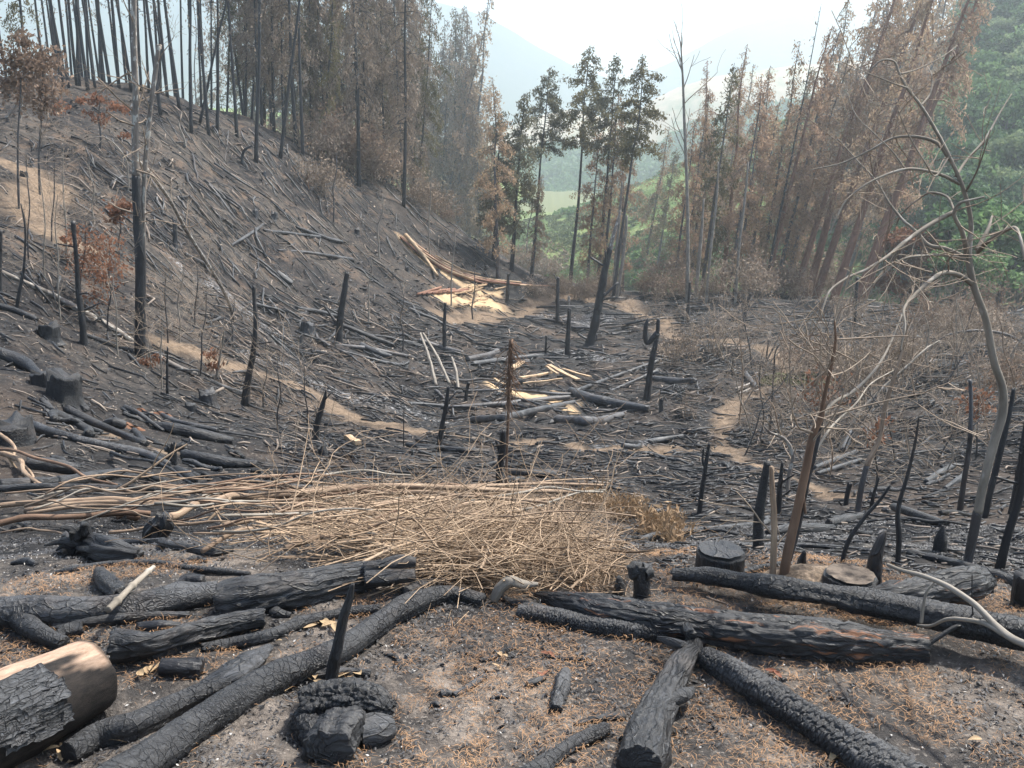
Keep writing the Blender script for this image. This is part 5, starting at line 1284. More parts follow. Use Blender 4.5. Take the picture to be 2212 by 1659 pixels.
# ---- standing burnt snags: base px, line to the top, radii px, material, label
SN = [
    ((180, 742), [(177, 686), (170, 636), (165, 560), (158, 480)], [8, 7, 5, 3, 1.2], TRUNK_BLACK, 'black standing trunk with thin top, left of the big half-lichened trunk'),
    ((30, 668), [(42, 630), (50, 590), (54, 545), (53, 480), (45, 440)], [3, 3.5, 3, 2.5, 2, 1], TRUNK_BLACK, 'thin curved black sapling near the left edge'),
    ((-2, 630), [(-1, 580), (1, 500)], [5, 5, 4], TRUNK_BLACK, 'black post cut by the left edge'),
    ((526, 876), [(536, 820), (547, 760), (552, 700), (549, 640), (548, 618)], [7, 7, 6, 5, 3, 1.5], TRUNK_BLACK, 'leaning crooked black pole right of the tan track on the left'),
    ((730, 740), [(735, 690), (742, 640), (750, 590)], [8, 7, 6, 3.5], TRUNK_BLACK, 'leaning black snag in the middle, right of the ash streak'),
    ((1272, 748), [(1285, 700), (1300, 620), (1312, 560), (1318, 535)], [9, 8.5, 8, 6.5, 5], TRUNK_BLACK, 'big leaning half-black tree stem rising in front of the far tree line'),
    ((1205, 697), [(1204, 650), (1206, 600)], [4, 4, 3], TRUNK_BLACK, 'black post left of the big leaning half-black stem'),
    ((1225, 772), [(1227, 730), (1230, 668)], [5.5, 5, 4], TRUNK_BLACK, 'black post with a white split block above it in the hollow'),
    ((960, 757), [(960, 700), (962, 655)], [4.5, 4, 2.5], TRUNK_BLACK, 'pointed black post above the brown log'),
    ((1095, 657), [(1097, 625), (1098, 592)], [4, 3.5, 3], TRUNK_BLACK, 'black post right of the far sawdust boards'),
    ((1395, 866), [(1402, 820), (1410, 770), (1420, 720), (1422, 690)], [7, 6.5, 6, 4, 2], TRUNK_BLACK, 'forked black snag in the hollow left of the straw-coloured leaves'),
    ((1509, 1108), [(1516, 1060), (1524, 1010), (1532, 958)], [5.5, 5, 4.5, 3], TRUNK_BLACK, 'leaning black stake with a forked tip right of the brush heap'),
    ((1083, 1052), [(1080, 1010), (1086, 970), (1087, 932)], [9, 8, 7.5, 6], TRUNK_BLACK, 'stout crooked black post behind the brush heap'),
    ((945, 965), [(955, 920), (965, 870), (968, 836)], [5, 5, 4.5, 3], TRUNK_BLACK, 'slanting black post standing on the tan track'),
    ((678, 948), [(688, 905), (698, 870), (705, 842)], [8, 7, 5, 2], TRUNK_BLACK, 'split black stump spike left of the slanting post'),
    ((1005, 868), [(1008, 845), (1012, 826)], [4.5, 4, 3], TRUNK_BLACK, 'short black post left of the sawdust patch'),
    ((360, 855), [(361, 800), (362, 750)], [3, 2.5, 1.5], TRUNK_BLACK, 'thin black sapling below the big half-lichened trunk'),
    ((872, 965), [(872, 920), (873, 870)], [1.5, 1.2, 0.8], CH_FARB, 'pencil thin dead sapling left of the slanting post'),
    ((1178, 768), [(1179, 750), (1180, 725)], [3, 2.5, 2], TRUNK_BLACK, 'short thin black post in the middle of the hollow'),
    ((1486, 700), [(1487, 660), (1490, 610)], [4, 3.5, 2.5], TRUNK_BLACK, 'black post in front of the far brown trees, below the tall bare pole'),
    ((1607, 705), [(1612, 660), (1622, 635)], [4.5, 4, 3], TRUNK_BLACK, 'black snag with a white split side at the far right of the clearing'),
    ((1845, 715), [(1848, 650), (1852, 600)], [4, 4, 3], TRUNK_BLACK, 'black post behind the tangle of bare branches'),
    ((1655, 790), [(1657, 760), (1660, 740)], [2, 2, 1], TRUNK_BLACK, 'tiny black stake on the far loop of the track'),
    ((1581, 812), [(1582, 790), (1584, 775)], [2.5, 2.5, 2], TRUNK_BLACK, 'tiny black stake left of the steep charred log'),
    ((1647, 1185), [(1640, 1110), (1650, 1050), (1658, 1000)], [13, 12, 10, 5], CH_FINE, 'thick dark pole with a broken top, left of the slim tan trunk'),
    ((1684, 1112), [(1684, 1060), (1690, 1000)], [6, 5.5, 2.5], TRUNK_BLACK, 'black spear behind the slim tan trunk'),
    ((1829, 1090), [(1831, 1065), (1836, 1045)], [5, 4.5, 5], TRUNK_BLACK, 'low black post in the middle of the right-hand debris'),
    ((1880, 1100), [(1888, 1065), (1899, 1032)], [4.5, 4, 2], TRUNK_BLACK, 'pointed black post right of the low black post'),
    ((1815, 1216), [(1838, 1160), (1870, 1115), (1905, 1075), (1922, 1050)], [5.5, 5, 4.5, 4, 3], CH_LONG, 'leaning pole black below and tan above, behind the spire stump'),
    ((1938, 1216), [(1942, 1166), (1940, 1106), (1962, 1020), (1978, 950), (1985, 900)], [5.5, 5.5, 4.5, 4, 3, 1.5], TRUNK_BLACK, 'crooked thin black sapling right of the spire stump'),
    ((2153, 1228), [(2178, 1150), (2202, 1070), (2216, 980), (2230, 900)], [10, 9, 8.5, 8, 7], TRUNK_BLACK, 'thick black leaning pole at the right edge'),
    ((2122, 1120), [(2140, 1060), (2162, 973), (2185, 870), (2190, 840)], [7, 6.5, 6, 4, 2], TRUNK_BLACK, 'straight black pole behind the dead tree at the right'),
    ((2182, 1110), [(2198, 1030), (2212, 936), (2222, 880)], [5.5, 5, 4, 3], TRUNK_BLACK, 'slender black pole next to the right edge'),
    ((2072, 1112), [(2084, 1030), (2094, 960), (2098, 880), (2096, 822)], [6.5, 6, 5, 3.5, 2], CH_FARB, 'brown-black pole left of the dead tree at the right'),
    ((1745, 1050), [(1742, 1020), (1748, 990)], [3, 3, 2], TRUNK_BLACK, 'short dark stake behind the brown trunk cluster'),
    ((1780, 605), [(1783, 560), (1790, 530)], [3, 3, 2], TRUNK_BLACK, 'black post under the far leaning trees'),
    ((1338, 640), [(1339, 610), (1340, 590)], [2.5, 2.5, 2], TRUNK_BLACK, 'small black post at the far edge of the clearing'),
]
for k, (b_, ln, rr, m_, t) in enumerate(SN):
    if 'sapling' not in t and 'spear' not in t and 'pointed' not in t and 'spike' not in t: rr = [max(v, 0.55 * rr[0]) for v in rr]
    P, Rr, bb_ = snag_pts(b_, ln, rr)
    Q_, S_ = resample(P, Rr, 60); S_ = S_ * (1 + 0.55 * np.exp(-np.arange(60) / 5.0))
    bld = Buf(); V, F, uv = tube(Q_, S_, 14, True, d_knob(0.35, 800 + k, 3), rag=1.6, seed=k); bld.add(V, F, uv)
    o = link('burnt_snag', bld.mesh('burnt_snag'), m_, label=t, cat='snag')
    for q in range(rs.randint(1, 5)):
        i = rs.randint(12, 54) * 14; c_ = V[i:i + 14].mean(0); r_ = np.linalg.norm(V[i] - c_)
        sv = stub(c_, (rs.normal(0, 1), rs.normal(0, .3), rs.uniform(.1, 1)), r_ * 0.4, r_ * rs.uniform(3, 8), q, 8)
        link('branch_stub', mesh_from('branch_stub', *sv), m_, o)
    if t.startswith('big leaning'):
        P2 = [P[-1], on_ray(1326, 505, bb_[1]), on_ray(1340, 455, bb_[1])]
        V, F, uv = tube(*resample(P2, [Rr[-1], Rr[-1] * .8, Rr[-1] * .35], 20), 12, True, rag=0.8); link('pale_top', mesh_from('pale_top', V, F, uv), W_LICHEN, o)
    if t.startswith('forked black snag'):
        P2 = [P[3], on_ray(1399, 740, bb_[1]), on_ray(1396, 700, bb_[1]), on_ray(1400, 688, bb_[1])]
        V, F, uv = tube(*resample(P2, [Rr[-1] * 1.8, Rr[-1] * 1.5, Rr[-1] * 1.2, Rr[-1] * .5], 20), 12, True, rag=0.8); link('fork', mesh_from('fork', V, F, uv), m_, o)
    if 'forked tip' in t:
        P2 = [P[2], on_ray(1519, 1000, bb_[1]), on_ray(1520, 968, bb_[1])]
        V, F, uv = tube(*resample(P2, [Rr[-1] * 1.1, Rr[-1], Rr[-1] * .5], 16), 10, True, rag=0.8); link('fork', mesh_from('fork', V, F, uv), m_, o)
# the thin post with hanging shreds
P, Rr, bb_ = snag_pts((1092, 1078), [(1094, 1000), (1098, 900), (1100, 820), (1104, 735)], [3.2, 3, 3, 3.4, 4.6])
o = link('burnt_snag', mesh_from('burnt_snag', *tube(*resample(P, Rr, 50), 12, True, d_knob(0.3, 850, 4), rag=1)), W_BROWN, label='slender brown snag with shredded hanging top behind the brush heap', cat='snag')
bb = Buf()
for k in range(120):
    t = rs.rand(); p = P[-1] * (1 - t * .75) + P[2] * t * .75 + rs.normal(0, 0.02, 3)
    recurse(bb, p, (rs.normal(0, .5), rs.normal(0, .5), -1), rs.uniform(.08, .3), 0.004, 0, rs, 0.5, seg=3)
link('shreds', bb.mesh('shreds'), W_BROWN, o)
# ---- scattered charred logs: one by one, with a few shared shapes
LOGM = []
for k in range(10):
    n = 14; l = 1.0
    r_ = np.random.RandomState(900 + k)
    pts = np.stack([np.linspace(-.5, .5, 5), r_.normal(0, .03, 5), r_.normal(0, .015, 5)], 1)
    P_, R_ = resample(pts, np.linspace(r_.uniform(.035, .05), r_.uniform(.02, .035), 5) * 1.0, 18)
    V, F, uv = tube(P_, R_, 10, True, d_knob(0.35, 900 + k, 6), rag=0.7, seed=k); uv = uv * 3
    ms = []
    for mt in (CH_FAR, CH_FARB, CH_ASH, CH_LONG):
        me = mesh_from('scattered_log', V, F, uv); me.materials.append(mt); ms.append(me)
    LOGM.append(ms)
def drop_log(px, py, length, thick, yaw, mat_i, label, group, k):
    p = at(px, py, 3.4)
    me = LOGM[k % 10][mat_i]
    e = length * 0.4; dx, dy = math.cos(yaw), math.sin(yaw)
    z1 = float(height(p[0] + dx * e, p[1] + dy * e)); z0 = float(height(p[0] - dx * e, p[1] - dy * e))
    pitch = math.atan2(z1 - z0, 2 * e)
    o = bpy.data.objects.new('charred_log', me); COL.objects.link(o)
    o.location = (p[0], p[1], (z0 + z1) / 2 * 0.6 + p[2] * 0.4 + thick * 0.3 + rs.uniform(0, 0.6) * thick)
    o.rotation_euler = (rs.uniform(0, 6.28), -pitch + rs.normal(0, .03), yaw)
    o.rotation_euler = Matrix.Rotation(yaw, 3, 'Z').to_4x4().to_euler()
    m_ = Matrix.Rotation(yaw, 4, 'Z') @ Matrix.Rotation(-pitch + rs.normal(0, .04), 4, 'Y') @ Matrix.Rotation(rs.uniform(0, 6.28), 4, 'X')
    o.rotation_euler = m_.to_euler()
    o.scale = (length, thick / 0.085, thick / 0.085)
    o['label'] = label; o['category'] = 'log'; o['group'] = group
ZN = [  # (px range, py range, count, yaw mean, yaw sd, length px, thickness px, materials, label, group)
    ((60, 560), (430, 700), 22, -0.75, .35, (35, 110), (3, 6), (0, 1), 'charred log near the lichened trunk', 'logs on the left slope'),
    ((350, 1000), (280, 520), 40, -0.75, .30, (30, 150), (2, 4), (0, 1, 1), 'charred log on the upper hillside', 'logs on the upper hillside'),
    ((100, 620), (880, 1060), 34, -0.35, .35, (40, 140), (6, 13), (0, 2, 3), 'charred log above the brush heap', 'logs above the brush heap'),
    ((460, 900), (600, 800), 34, -0.35, .6, (30, 100), (3, 7), (0, 1, 2), 'charred log at the slope foot', 'logs at the foot of the slope'),
    ((850, 1300), (690, 900), 50, 0.0, .5, (40, 140), (4, 8), (0, 1, 2), 'charred log round the sawdust', 'logs round the sawdust patch'),
    ((1250, 1560), (660, 900), 34, 0.1, .7, (30, 110), (3, 7), (0, 1), 'charred log in the black hollow', 'logs in the hollow'),
    ((640, 1500), (960, 1060), 36, -0.1, .5, (30, 110), (5, 10), (0, 2, 3), 'charred log below the curved track', 'logs between track and heap'),
    ((1560, 2212), (860, 1080), 46, 0.2, .9, (35, 120), (4, 9), (0, 0, 2), 'charred log right of the footpath', 'logs in the right-hand debris'),
    ((1480, 2212), (620, 830), 30, 0.1, .6, (25, 90), (3, 6), (0,), 'charred log below the brown wood', 'logs in the far right corner'),
    ((1380, 2212), (1090, 1210), 18, 0.05, .4, (40, 150), (6, 13), (2, 3), 'charred log between the right-hand poles', 'logs between stumps and poles'),
]
kk = 0
for (x0, x1), (y0, y1), cnt, ym, ys, lr, tr, mt, lab, grp in ZN:
    for _ in range(int(cnt * 0.52)):
        px, py = rs.uniform(x0, x1), rs.uniform(y0, y1)
        g0 = at(px, py, 3.4); s = np.linalg.norm(g0 - EYE) / FPX
        if mask_at(zps, g0[0], g0[1]) > 0.3: continue
        yaw = rs.normal(ym, ys)
        mi_ = mt[rs.randint(len(mt))]; lp = rs.uniform(*lr); tilt_ = 'slanting down to the right' if yaw < -.4 else 'slanting up to the right' if yaw > .4 else 'lying level'
        up_ = ' upper' if py < (y0 + y1) / 2 else ' lower'; sd_ = 'left' if px < (x0 + x1) / 2 else 'right'
        drop_log(px, py, lp * s, rs.uniform(*tr) * s * 1.0, yaw, mi_, '%s %s log %s, %s' % ('long' if lp > (lr[0] + lr[1]) / 2 else 'short', ['charred', 'brown-black', 'ashen grey', 'cracked black'][mi_], tilt_, (lab.split(' ', 2)[2].replace('lying aslant ', '').replace('lying down ', 'on ')) + ',' + up_ + ' ' + sd_ + ' part'), grp, kk); kk += 1
# ---- the rest of the charred sticks, uncountable
bb = Buf(); bbA = Buf()
def sticks(n, xr, yr, ym, ys, lpx, tpx, frac=0.2):
    for _ in range(n):
        px, py = rs.uniform(*xr), rs.uniform(*yr)
        p = at(px, py, 3.6); s = np.linalg.norm(p - EYE) / FPX
        if mask_at(zps, p[0], p[1]) > 0.35 and rs.rand() < 0.93: continue
        l = rs.uniform(*lpx) * s; r_ = rs.uniform(*tpx) * s * 0.5; yaw = rs.normal(ym, ys)
        dx, dy = math.cos(yaw), math.sin(yaw)
        e = l / 2
        za = float(height(p[0] - dx * e, p[1] - dy * e)); zb = float(height(p[0] + dx * e, p[1] + dy * e))
        A_ = np.array([p[0] - dx * e, p[1] - dy * e, za]); B_ = np.array([p[0] + dx * e, p[1] + dy * e, zb])
        lift_ = r_ * rs.uniform(.2, 3.0)
        mid = (A_ + B_) / 2 + rs.normal(0, .06 * l, 3) * [1, 1, .3]
        mid[2] = max(mid[2], float(height(mid[0], mid[1])))
        V, F, uv = tube(np.array([A_, mid, B_]) + [0, 0, lift_], np.array([r_, r_ * .9, r_ * .6]), 5, True)
        (bbA if rs.rand() < frac else bb).add(V, F, uv)
sticks(450, (300, 1050), (230, 600), -0.75, .55, (5, 40), (0.8, 3.0), .5); sticks(260, (230, 1050), (210, 600), -0.72, .3, (40, 130), (0.9, 2.4), .2)
sticks(170, (150, 1050), (230, 620), -0.7, .45, (25, 95), (2.2, 4.5), .15); sticks(150, (0, 620), (380, 900), -0.55, .6, (25, 110), (2.5, 6.5), .15); sticks(260, (620, 2200), (650, 1060), 0, .8, (30, 110), (2.5, 6), .1)
sticks(800, (0, 600), (300, 900), -0.6, .8, (5, 45), (0.9, 3.6), .45)
sticks(600, (60, 1000), (860, 1080), -0.3, .6, (6, 55), (1.6, 6), .25)
sticks(2600, (450, 1500), (640, 930), 0.0, .9, (5, 60), (0.8, 3.6), .3)
sticks(2300, (600, 1700), (930, 1090), -0.1, .8, (5, 55), (1.0, 5), .2)
sticks(3300, (1450, 2420), (635, 1090), 0.1, 1.1, (5, 70), (0.9, 4.2), .22)
sticks(900, (1330, 2260), (1080, 1240), 0.05, .7, (8, 50), (2, 6), .15)
link('charred_sticks', bb.mesh('charred_sticks'), CH_FAR, kind='stuff', label='countless small charred sticks covering the burnt hollow', cat='sticks')
STK2 = mat_plain('scorched_sticks', (0.075, 0.06, 0.052), (0.40, 0.33, 0.27), 1.5, 0.85)
link('scorched_sticks', bbA.mesh('scorched_sticks'), STK2, kind='stuff', label='countless small brownish and ashen sticks in the burnt clearing', cat='sticks')
# charcoal lumps and wood chips
bb = Buf(); b2 = Buf()
cs = np.array([at(rs.uniform(0, 2212), rs.uniform(640, 1240), 3.6) for _ in range(6500)] + [at(rs.uniform(0, 1100), rs.uniform(200, 950), 3.6) for _ in range(9500)])
cs = np.array([c for c in cs if mask_at(zps, c[0], c[1]) < 0.35 and c[1] < 85])
D = np.linalg.norm(cs - EYE, axis=1)
for buf_, sel, sz in ((bb, rs.rand(len(cs)) < .72, 5.0), (b2, None, 3.2)):
    sel = sel if sel is not None else ~_last
    _last = sel
    for c_, d_ in zip(cs[sel], D[sel]):
        s = d_ / FPX * sz * rs.uniform(.3, 1.0) ** 1.6 * (1.3 if c_[2] < -4 else 0.85)
        V = c_ + (rs.uniform(-1, 1, (6, 3)) * s * [1.6, 1, .45]) @ np.array(Matrix.Rotation(rs.uniform(0, 6.28), 3, 'Z')).T + [0, 0, s * .2]
        F = np.array([(0, 1, 2), (0, 2, 3), (0, 3, 4), (0, 4, 1), (5, 2, 1), (5, 3, 2), (5, 4, 3), (5, 1, 4)])
        buf_.add(V, F)
link('charcoal_lumps', bb.mesh('charcoal_lumps', False), CHAR_CHIP, kind='stuff', label='charcoal lumps littering the burnt ground', cat='charcoal')
link('wood_chips', b2.mesh('wood_chips', False), mat_plain('wood_chips', (0.12, 0.095, 0.075), (0.62, 0.52, 0.42), 1.5, 0.9), kind='stuff', label='pale wood chips and ash bits littering the burnt ground', cat='chips')

for k, (a, b_, r_, t) in enumerate([((1228, 668), (1229, 640), 3.2, 'small white split block on the post right of the far sawdust'), ((1716, 712), (1718, 694), 2.6, 'small upright white stake in the far right debris'), ((1612, 662), (1616, 640), 2.4, 'white split sliver on the black snag at the far right')]):
    P, Rr, bb_ = snag_pts(a, [b_], [r_, r_ * .8]); P[0] += [0, 0, .15]
    link('split_block', mesh_from('split_block', *tube(*resample(P, Rr, 8), 6, True, d_knob(0.3, k, 2), rag=.5)), W_LICHEN, label=t, cat='block')
cs = np.array([at(rs.uniform(1640, 1810), rs.uniform(808, 834), 3.6) for _ in range(2200)]); cs[:, 2] += rs.uniform(0, .06, len(cs))
V, F = leaves(cs, 0.05, rs, 2.5); link('grass', mesh_from('grass', V, F, None, False), mat_plain('sprouting_grass', (0.10, 0.11, 0.05), (0.26, 0.25, 0.13), 2), kind='stuff', label='thin green grass on the footpath at the right', cat='grass')
# ------------------------------------------------------------ trees
rs = np.random.RandomState(505)
FOL_BROWN = mat_plain('scorched_foliage', (0.23, 0.15, 0.10), (0.50, 0.355, 0.25), 0.8, 0.9, 0.1, trans=0.5)
FOL_GREY = mat_plain('grey_scorched_foliage', (0.18, 0.14, 0.105), (0.42, 0.335, 0.26), 0.8, 0.9, 0.1, trans=0.2)
FOL_DULL = mat_plain('dull_withered_foliage', (0.16, 0.112, 0.082), (0.34, 0.25, 0.19), 0.8, 0.9, 0.1, trans=0.35)
FOL_OLIVE = mat_plain('olive_scorched_foliage', (0.085, 0.085, 0.045), (0.26, 0.22, 0.12), 0.8, 0.9, 0.1, trans=0.45)
FOL_TAN = mat_plain('tan_scorched_foliage', (0.27, 0.19, 0.12), (0.56, 0.42, 0.29), 0.8, 0.9, 0.1, trans=0.45)
FOL_TOP = mat_plain('half_green_foliage', (0.12, 0.12, 0.08), (0.32, 0.30, 0.20), 0.8, 0.9, 0.1, trans=0.35)
FOL_ORANGE = mat_plain('rusty_foliage', (0.17, 0.080, 0.050), (0.31, 0.165, 0.105), 0.8, 0.9, 0.1, trans=0.5)
GREENS = [mat_plain('green_foliage_%s' % n_, a, b_, 0.5, 0.75, 0.3, trans=0.4) for n_, a, b_ in (
    ('dark', (0.035, 0.080, 0.038), (0.11, 0.19, 0.08)), ('mid', (0.07, 0.14, 0.055), (0.20, 0.31, 0.12)), ('pale', (0.13, 0.19, 0.09), (0.31, 0.38, 0.20)), ('blue', (0.06, 0.125, 0.06), (0.17, 0.27, 0.13)))]
TRUNK_BR = mat_char('trunk_brown', 6, 1.5, 0.4, 0.4, tint=(0.06, 0.043, 0.035), scale=0.3, lum=0.14)
TRUNK_GREY = mat_char('trunk_grey', 6, 1.5, 0.4, 0.3, tint=(0.05, 0.042, 0.038), scale=0.3, lum=0.12)

def tree_parts(seed, h, r0, lean, crown0, crown1, dens, width, leafs, droop, fmat, tmat, burnt_h=0.0, ltop=0.35, branch_l=1.0):
    """tapered trunk with limbs and drooping sprays; returns (trunk mesh, crown mesh)"""
    r_ = np.random.RandomState(seed)
    ts = np.linspace(0, 1, 9)
    pts = np.stack([lean * h * ts ** 1.15 + np.cumsum(r_.normal(0, .006 * h, 9)) * ts, np.cumsum(r_.normal(0, .006 * h, 9)) * ts, ts * h - 0.3], 1)
    pts[0, :2] = 0
    tb = Buf(); V, F, uv = tube(*resample(pts, r0 * (1 - 0.88 * ts ** 0.9), 26), 8, True); tb.add(V, F, uv)
    cent = []
    nb = int(dens * (crown1 - crown0) * h)
    for k in range(nb):
        t = crown0 + (crown1 - crown0) * ((k + r_.rand()) / nb)
        p = np.array([np.interp(t, ts, pts[:, q]) for q in range(3)])
        u = (t - crown0) / max(1e-3, crown1 - crown0)
        prof = width * (0.55 + 0.6 * math.sin(math.pi * min(1, u * 0.9 + 0.12))) * (1 - max(0, u - ltop) / (1 - ltop) * 0.65) * r_.uniform(0.35, 1.15) * branch_l
        a = r_.uniform(0, 6.28); d = np.array([math.cos(a), math.sin(a), r_.uniform(-0.1, 0.55)])
        n = 5; P_ = [p]; dd = d / np.linalg.norm(d)
        for q in range(n):
            dd = dd + [0, 0, -droop * 0.35] + r_.normal(0, .12, 3); dd /= np.linalg.norm(dd); P_.append(P_[-1] + dd * prof / n)
        P_ = np.array(P_)
        V, F, uv = tube(P_, np.linspace(0.028, 0.008, n + 1) * (h / 18), 3, False); tb.add(V, F, uv)
        m_ = r_.poisson(leafs * 2.1 * prof * r_.uniform(0.3, 1.5))
        tt = r_.uniform(0.25, 1, m_); ip = (tt * n).astype(int).clip(0, n - 1)
        q_ = P_[ip] + (P_[ip + 1] - P_[ip]) * (tt * n - ip)[:, None]
        cl = np.abs(r_.normal(0, 1, m_))[:, None] * np.array([0, 0, -0.30 * droop])
        cent.append(q_ + r_.normal(0, 0.13, (m_, 3)) * [1, 1, .8] + cl)
    tm = tb.mesh('trunk'); tm.materials.append(tmat)
    cm = None
    if cent and sum(len(c) for c in cent):
        cent = np.concatenate(cent)
        V, F = leaves(cent, 0.085, r_, 2.5, droop)
        cm = mesh_from('crown', V, F, None, False); cm.materials.append(fmat)
    return tm, cm
def make_kind(seed, **k):
    return tree_parts(seed, **k)
KINDS_T = {}
def add_kind(name, n, **k):
    mats = {'brown': [FOL_BROWN, FOL_TAN, FOL_BROWN, FOL_TAN, FOL_OLIVE], 'grey': [FOL_GREY, FOL_GREY, FOL_OLIVE, FOL_GREY], 'redtall': [FOL_BROWN, FOL_TAN], 'pom': [FOL_TOP, FOL_OLIVE]}.get(name)
    KINDS_T[name] = []
    for i in range(n):
        if mats: k['fmat'] = mats[i % len(mats)]
        KINDS_T[name].append(tree_parts(1000 + 37 * i + (sum(map(ord, name)) * 7) % 991, **k))
add_kind('bare', 6, h=20, r0=0.125, lean=0.015, crown0=0.25, crown1=1.0, dens=1.3, width=0.9, leafs=5, droop=0.6, fmat=FOL_GREY, tmat=TRUNK_BLACK)
add_kind('grey', 8, ltop=0.55, h=20, r0=0.135, lean=0.03, crown0=0.22, crown1=1.0, dens=4.2, width=2.3, leafs=26, droop=0.9, fmat=FOL_GREY, tmat=TRUNK_BLACK)
add_kind('brown', 8, ltop=0.62, h=16, r0=0.16, lean=0.04, crown0=0.16, crown1=1.0, dens=5.6, width=1.85, leafs=26, droop=0.7, fmat=FOL_BROWN, tmat=TRUNK_BR)
add_kind('redtall', 4, ltop=0.6, h=22, r0=0.27, lean=0.06, crown0=0.28, crown1=1.0, dens=4.2, width=2.2, leafs=24, droop=0.8, fmat=FOL_BROWN, tmat=W_RED)
add_kind('pom', 4, ltop=0.55, h=15, r0=0.15, lean=0.01, crown0=0.60, crown1=1.0, dens=9.5, width=2.2, leafs=34, droop=0.4, fmat=FOL_TOP, tmat=CH_FARB)
add_kind('green', 3, h=12, r0=0.15, lean=0.0, crown0=0.25, crown1=1.0, dens=10.0, width=2.4, leafs=30, droop=0.5, fmat=FOL_TOP, tmat=TRUNK_BLACK)
def seg(x, table):
    for xm, t in table:
        if x < xm: return t
    return table[-1][1]
def tree(kind, base, height_px, top_dx, label, group=None, name='burnt_tree', k=0, depth=0.0, p=None, sx=1.0, cat='tree'):
    if p is None:
        p = at(*base)
        if depth: p = p + ray(*base) * 0 + np.array([p[0] / p[1], 1, 0]) * depth; p[2] = float(height(p[0], p[1]))
    tm, cm = KINDS_T[kind][k % len(KINDS_T[kind])]
    h0 = {'bare': 20, 'grey': 20, 'brown': 16, 'redtall': 22, 'pom': 15, 'green': 12}[kind]
    h = height_px * np.linalg.norm(p - EYE) / FPX * 1.04
    s = h / h0
    o = empty(name, p, label, cat, group)
    l0 = {'bare': .015, 'grey': .03, 'brown': .04, 'redtall': .06, 'pom': .01, 'green': 0}[kind]
    rz = rs.uniform(0, 6.28)
    lean = top_dx / max(height_px, 1)
    # lean of the shape itself is turned away by the yaw; the object's own tilt gives the picture's lean
    o.rotation_euler = (Matrix.Rotation(math.atan(lean), 4, 'Y') @ Matrix.Rotation(rz, 4, 'Z')).to_euler()
    o.scale = (s * sx, s * sx, s)
    link('trunk', tm, None, o)
    if cm: link('crown', cm, None, o)
    return o
# ridge of the left hill: base x, base y, top dx (over 500 px), height px, kind
RIDGE = [(-25, 215, 10, 500, 'bare'), (20, 210, -10, 480, 'bare'), (62, 205, 12, 460, 'grey'), (100, 200, -5, 460, 'bare'), (138, 188, -14, 560, 'bare'), (148, 190, -16, 540, 'bare'), (166, 184, -10, 560, 'bare'), (172, 186, 20, 480, 'bare'), (190, 196, -30, 600, 'bare'), (206, 192, -22, 460, 'bare'),
         (238, 186, -40, 560, 'bare'), (243, 188, -28, 150, 'bare'), (257, 190, 6, 580, 'bare'), (284, 194, -30, 560, 'bare'), (305, 196, 10, 480, 'bare'), (322, 200, 20, 470, 'bare'), (347, 248, -15, 640, 'bare'), (362, 210, 10, 560, 'bare'), (388, 237, -30, 620, 'bare'), (402, 214, 8, 540, 'bare'),
         (413, 287, 26, 640, 'bare'), (432, 265, 150, 500, 'bare'), (451, 292, 0, 620, 'bare'), (469, 286, 60, 600, 'bare'), (482, 240, 4, 560, 'grey'), (512, 296, 20, 640, 'bare'), (538, 254, -10, 580, 'grey'), (553, 350, 70, 720, 'bare'), (575, 270, 20, 600, 'grey'), (592, 285, 10, 600, 'bare'),
         (606, 340, 110, 660, 'bare'), (616, 292, 20, 620, 'grey'), (640, 312, -8, 620, 'grey'), (654, 334, 20, 640, 'bare'), (668, 306, 10, 600, 'grey'), (682, 318, 30, 620, 'grey'), (705, 330, 12, 600, 'grey'), (745, 334, 60, 640, 'bare'), (757, 344, 50, 640, 'grey'), (776, 402, 20, 680, 'grey'), (796, 360, 30, 640, 'grey'),
         (822, 372, 30, 660, 'grey'), (842, 392, -10, 640, 'grey'), (872, 446, 40, 640, 'grey'), (886, 412, 20, 600, 'grey'), (912, 432, -12, 560, 'grey'), (930, 450, 120, 560, 'bare'), (946, 452, 10, 470, 'grey'), (978, 462, 20, 440, 'brown'), (995, 490, 44, 560, 'brown'), (1015, 478, 10, 400, 'brown'), (1040, 492, 10, 360, 'brown'), (1058, 505, 16, 320, 'brown')]
for k, (x, y, dx, hp, kd) in enumerate(RIDGE):
    grp = {'bare': 'bare scorched trees on the ridge', 'grey': 'grey-leaved scorched trees on the ridge', 'brown': 'brown trees at the foot of the ridge'}[kd]
    lab = {'bare': 'tall bare blackened tree on the crest of the left hill', 'grey': 'tall scorched tree with drooping grey-brown foliage on the left ridge', 'brown': 'brown-leaved scorched tree at the lower end of the left ridge'}[kd]
    lab += ' ' + seg(x, [(110, 'above the trail in the corner'), (180, 'left of the first sky gap'), (240, 'in the first sky gap'), (300, 'behind the tallest lichened trunk'), (360, 'just right of the lichened trunk'), (420, 'where the crest starts to fall'), (480, 'on the falling crest'), (560, 'near the big black trunk'), (640, 'right of the big black trunk'), (720, 'above the orange torn stump'), (800, 'in the densest part'), (900, 'above the run of poles'), (1000, 'near the leaning slender tree'), (2000, 'at the very end')])
    lab = lab.replace('with drooping grey-brown foliage on the left ridge', 'with drooping foliage,').replace('on the crest of the left hill', 'on the left crest,').replace('at the lower end of the left ridge', 'low on the ridge,')
    if (x, y) == (930, 450): lab = 'strongly leaning slender tree where the left ridge runs out'
    if (x, y) == (553, 350): lab = 'big black trunk standing in front of the left ridge trees, leaning right'
    if (x, y) == (606, 340): lab = 'slim trunk leaning right beside the big black trunk on the left ridge'
    tree(kd, (x, y), hp, dx, lab, grp, k=k, sx=1.0 if kd != 'bare' else 0.95)
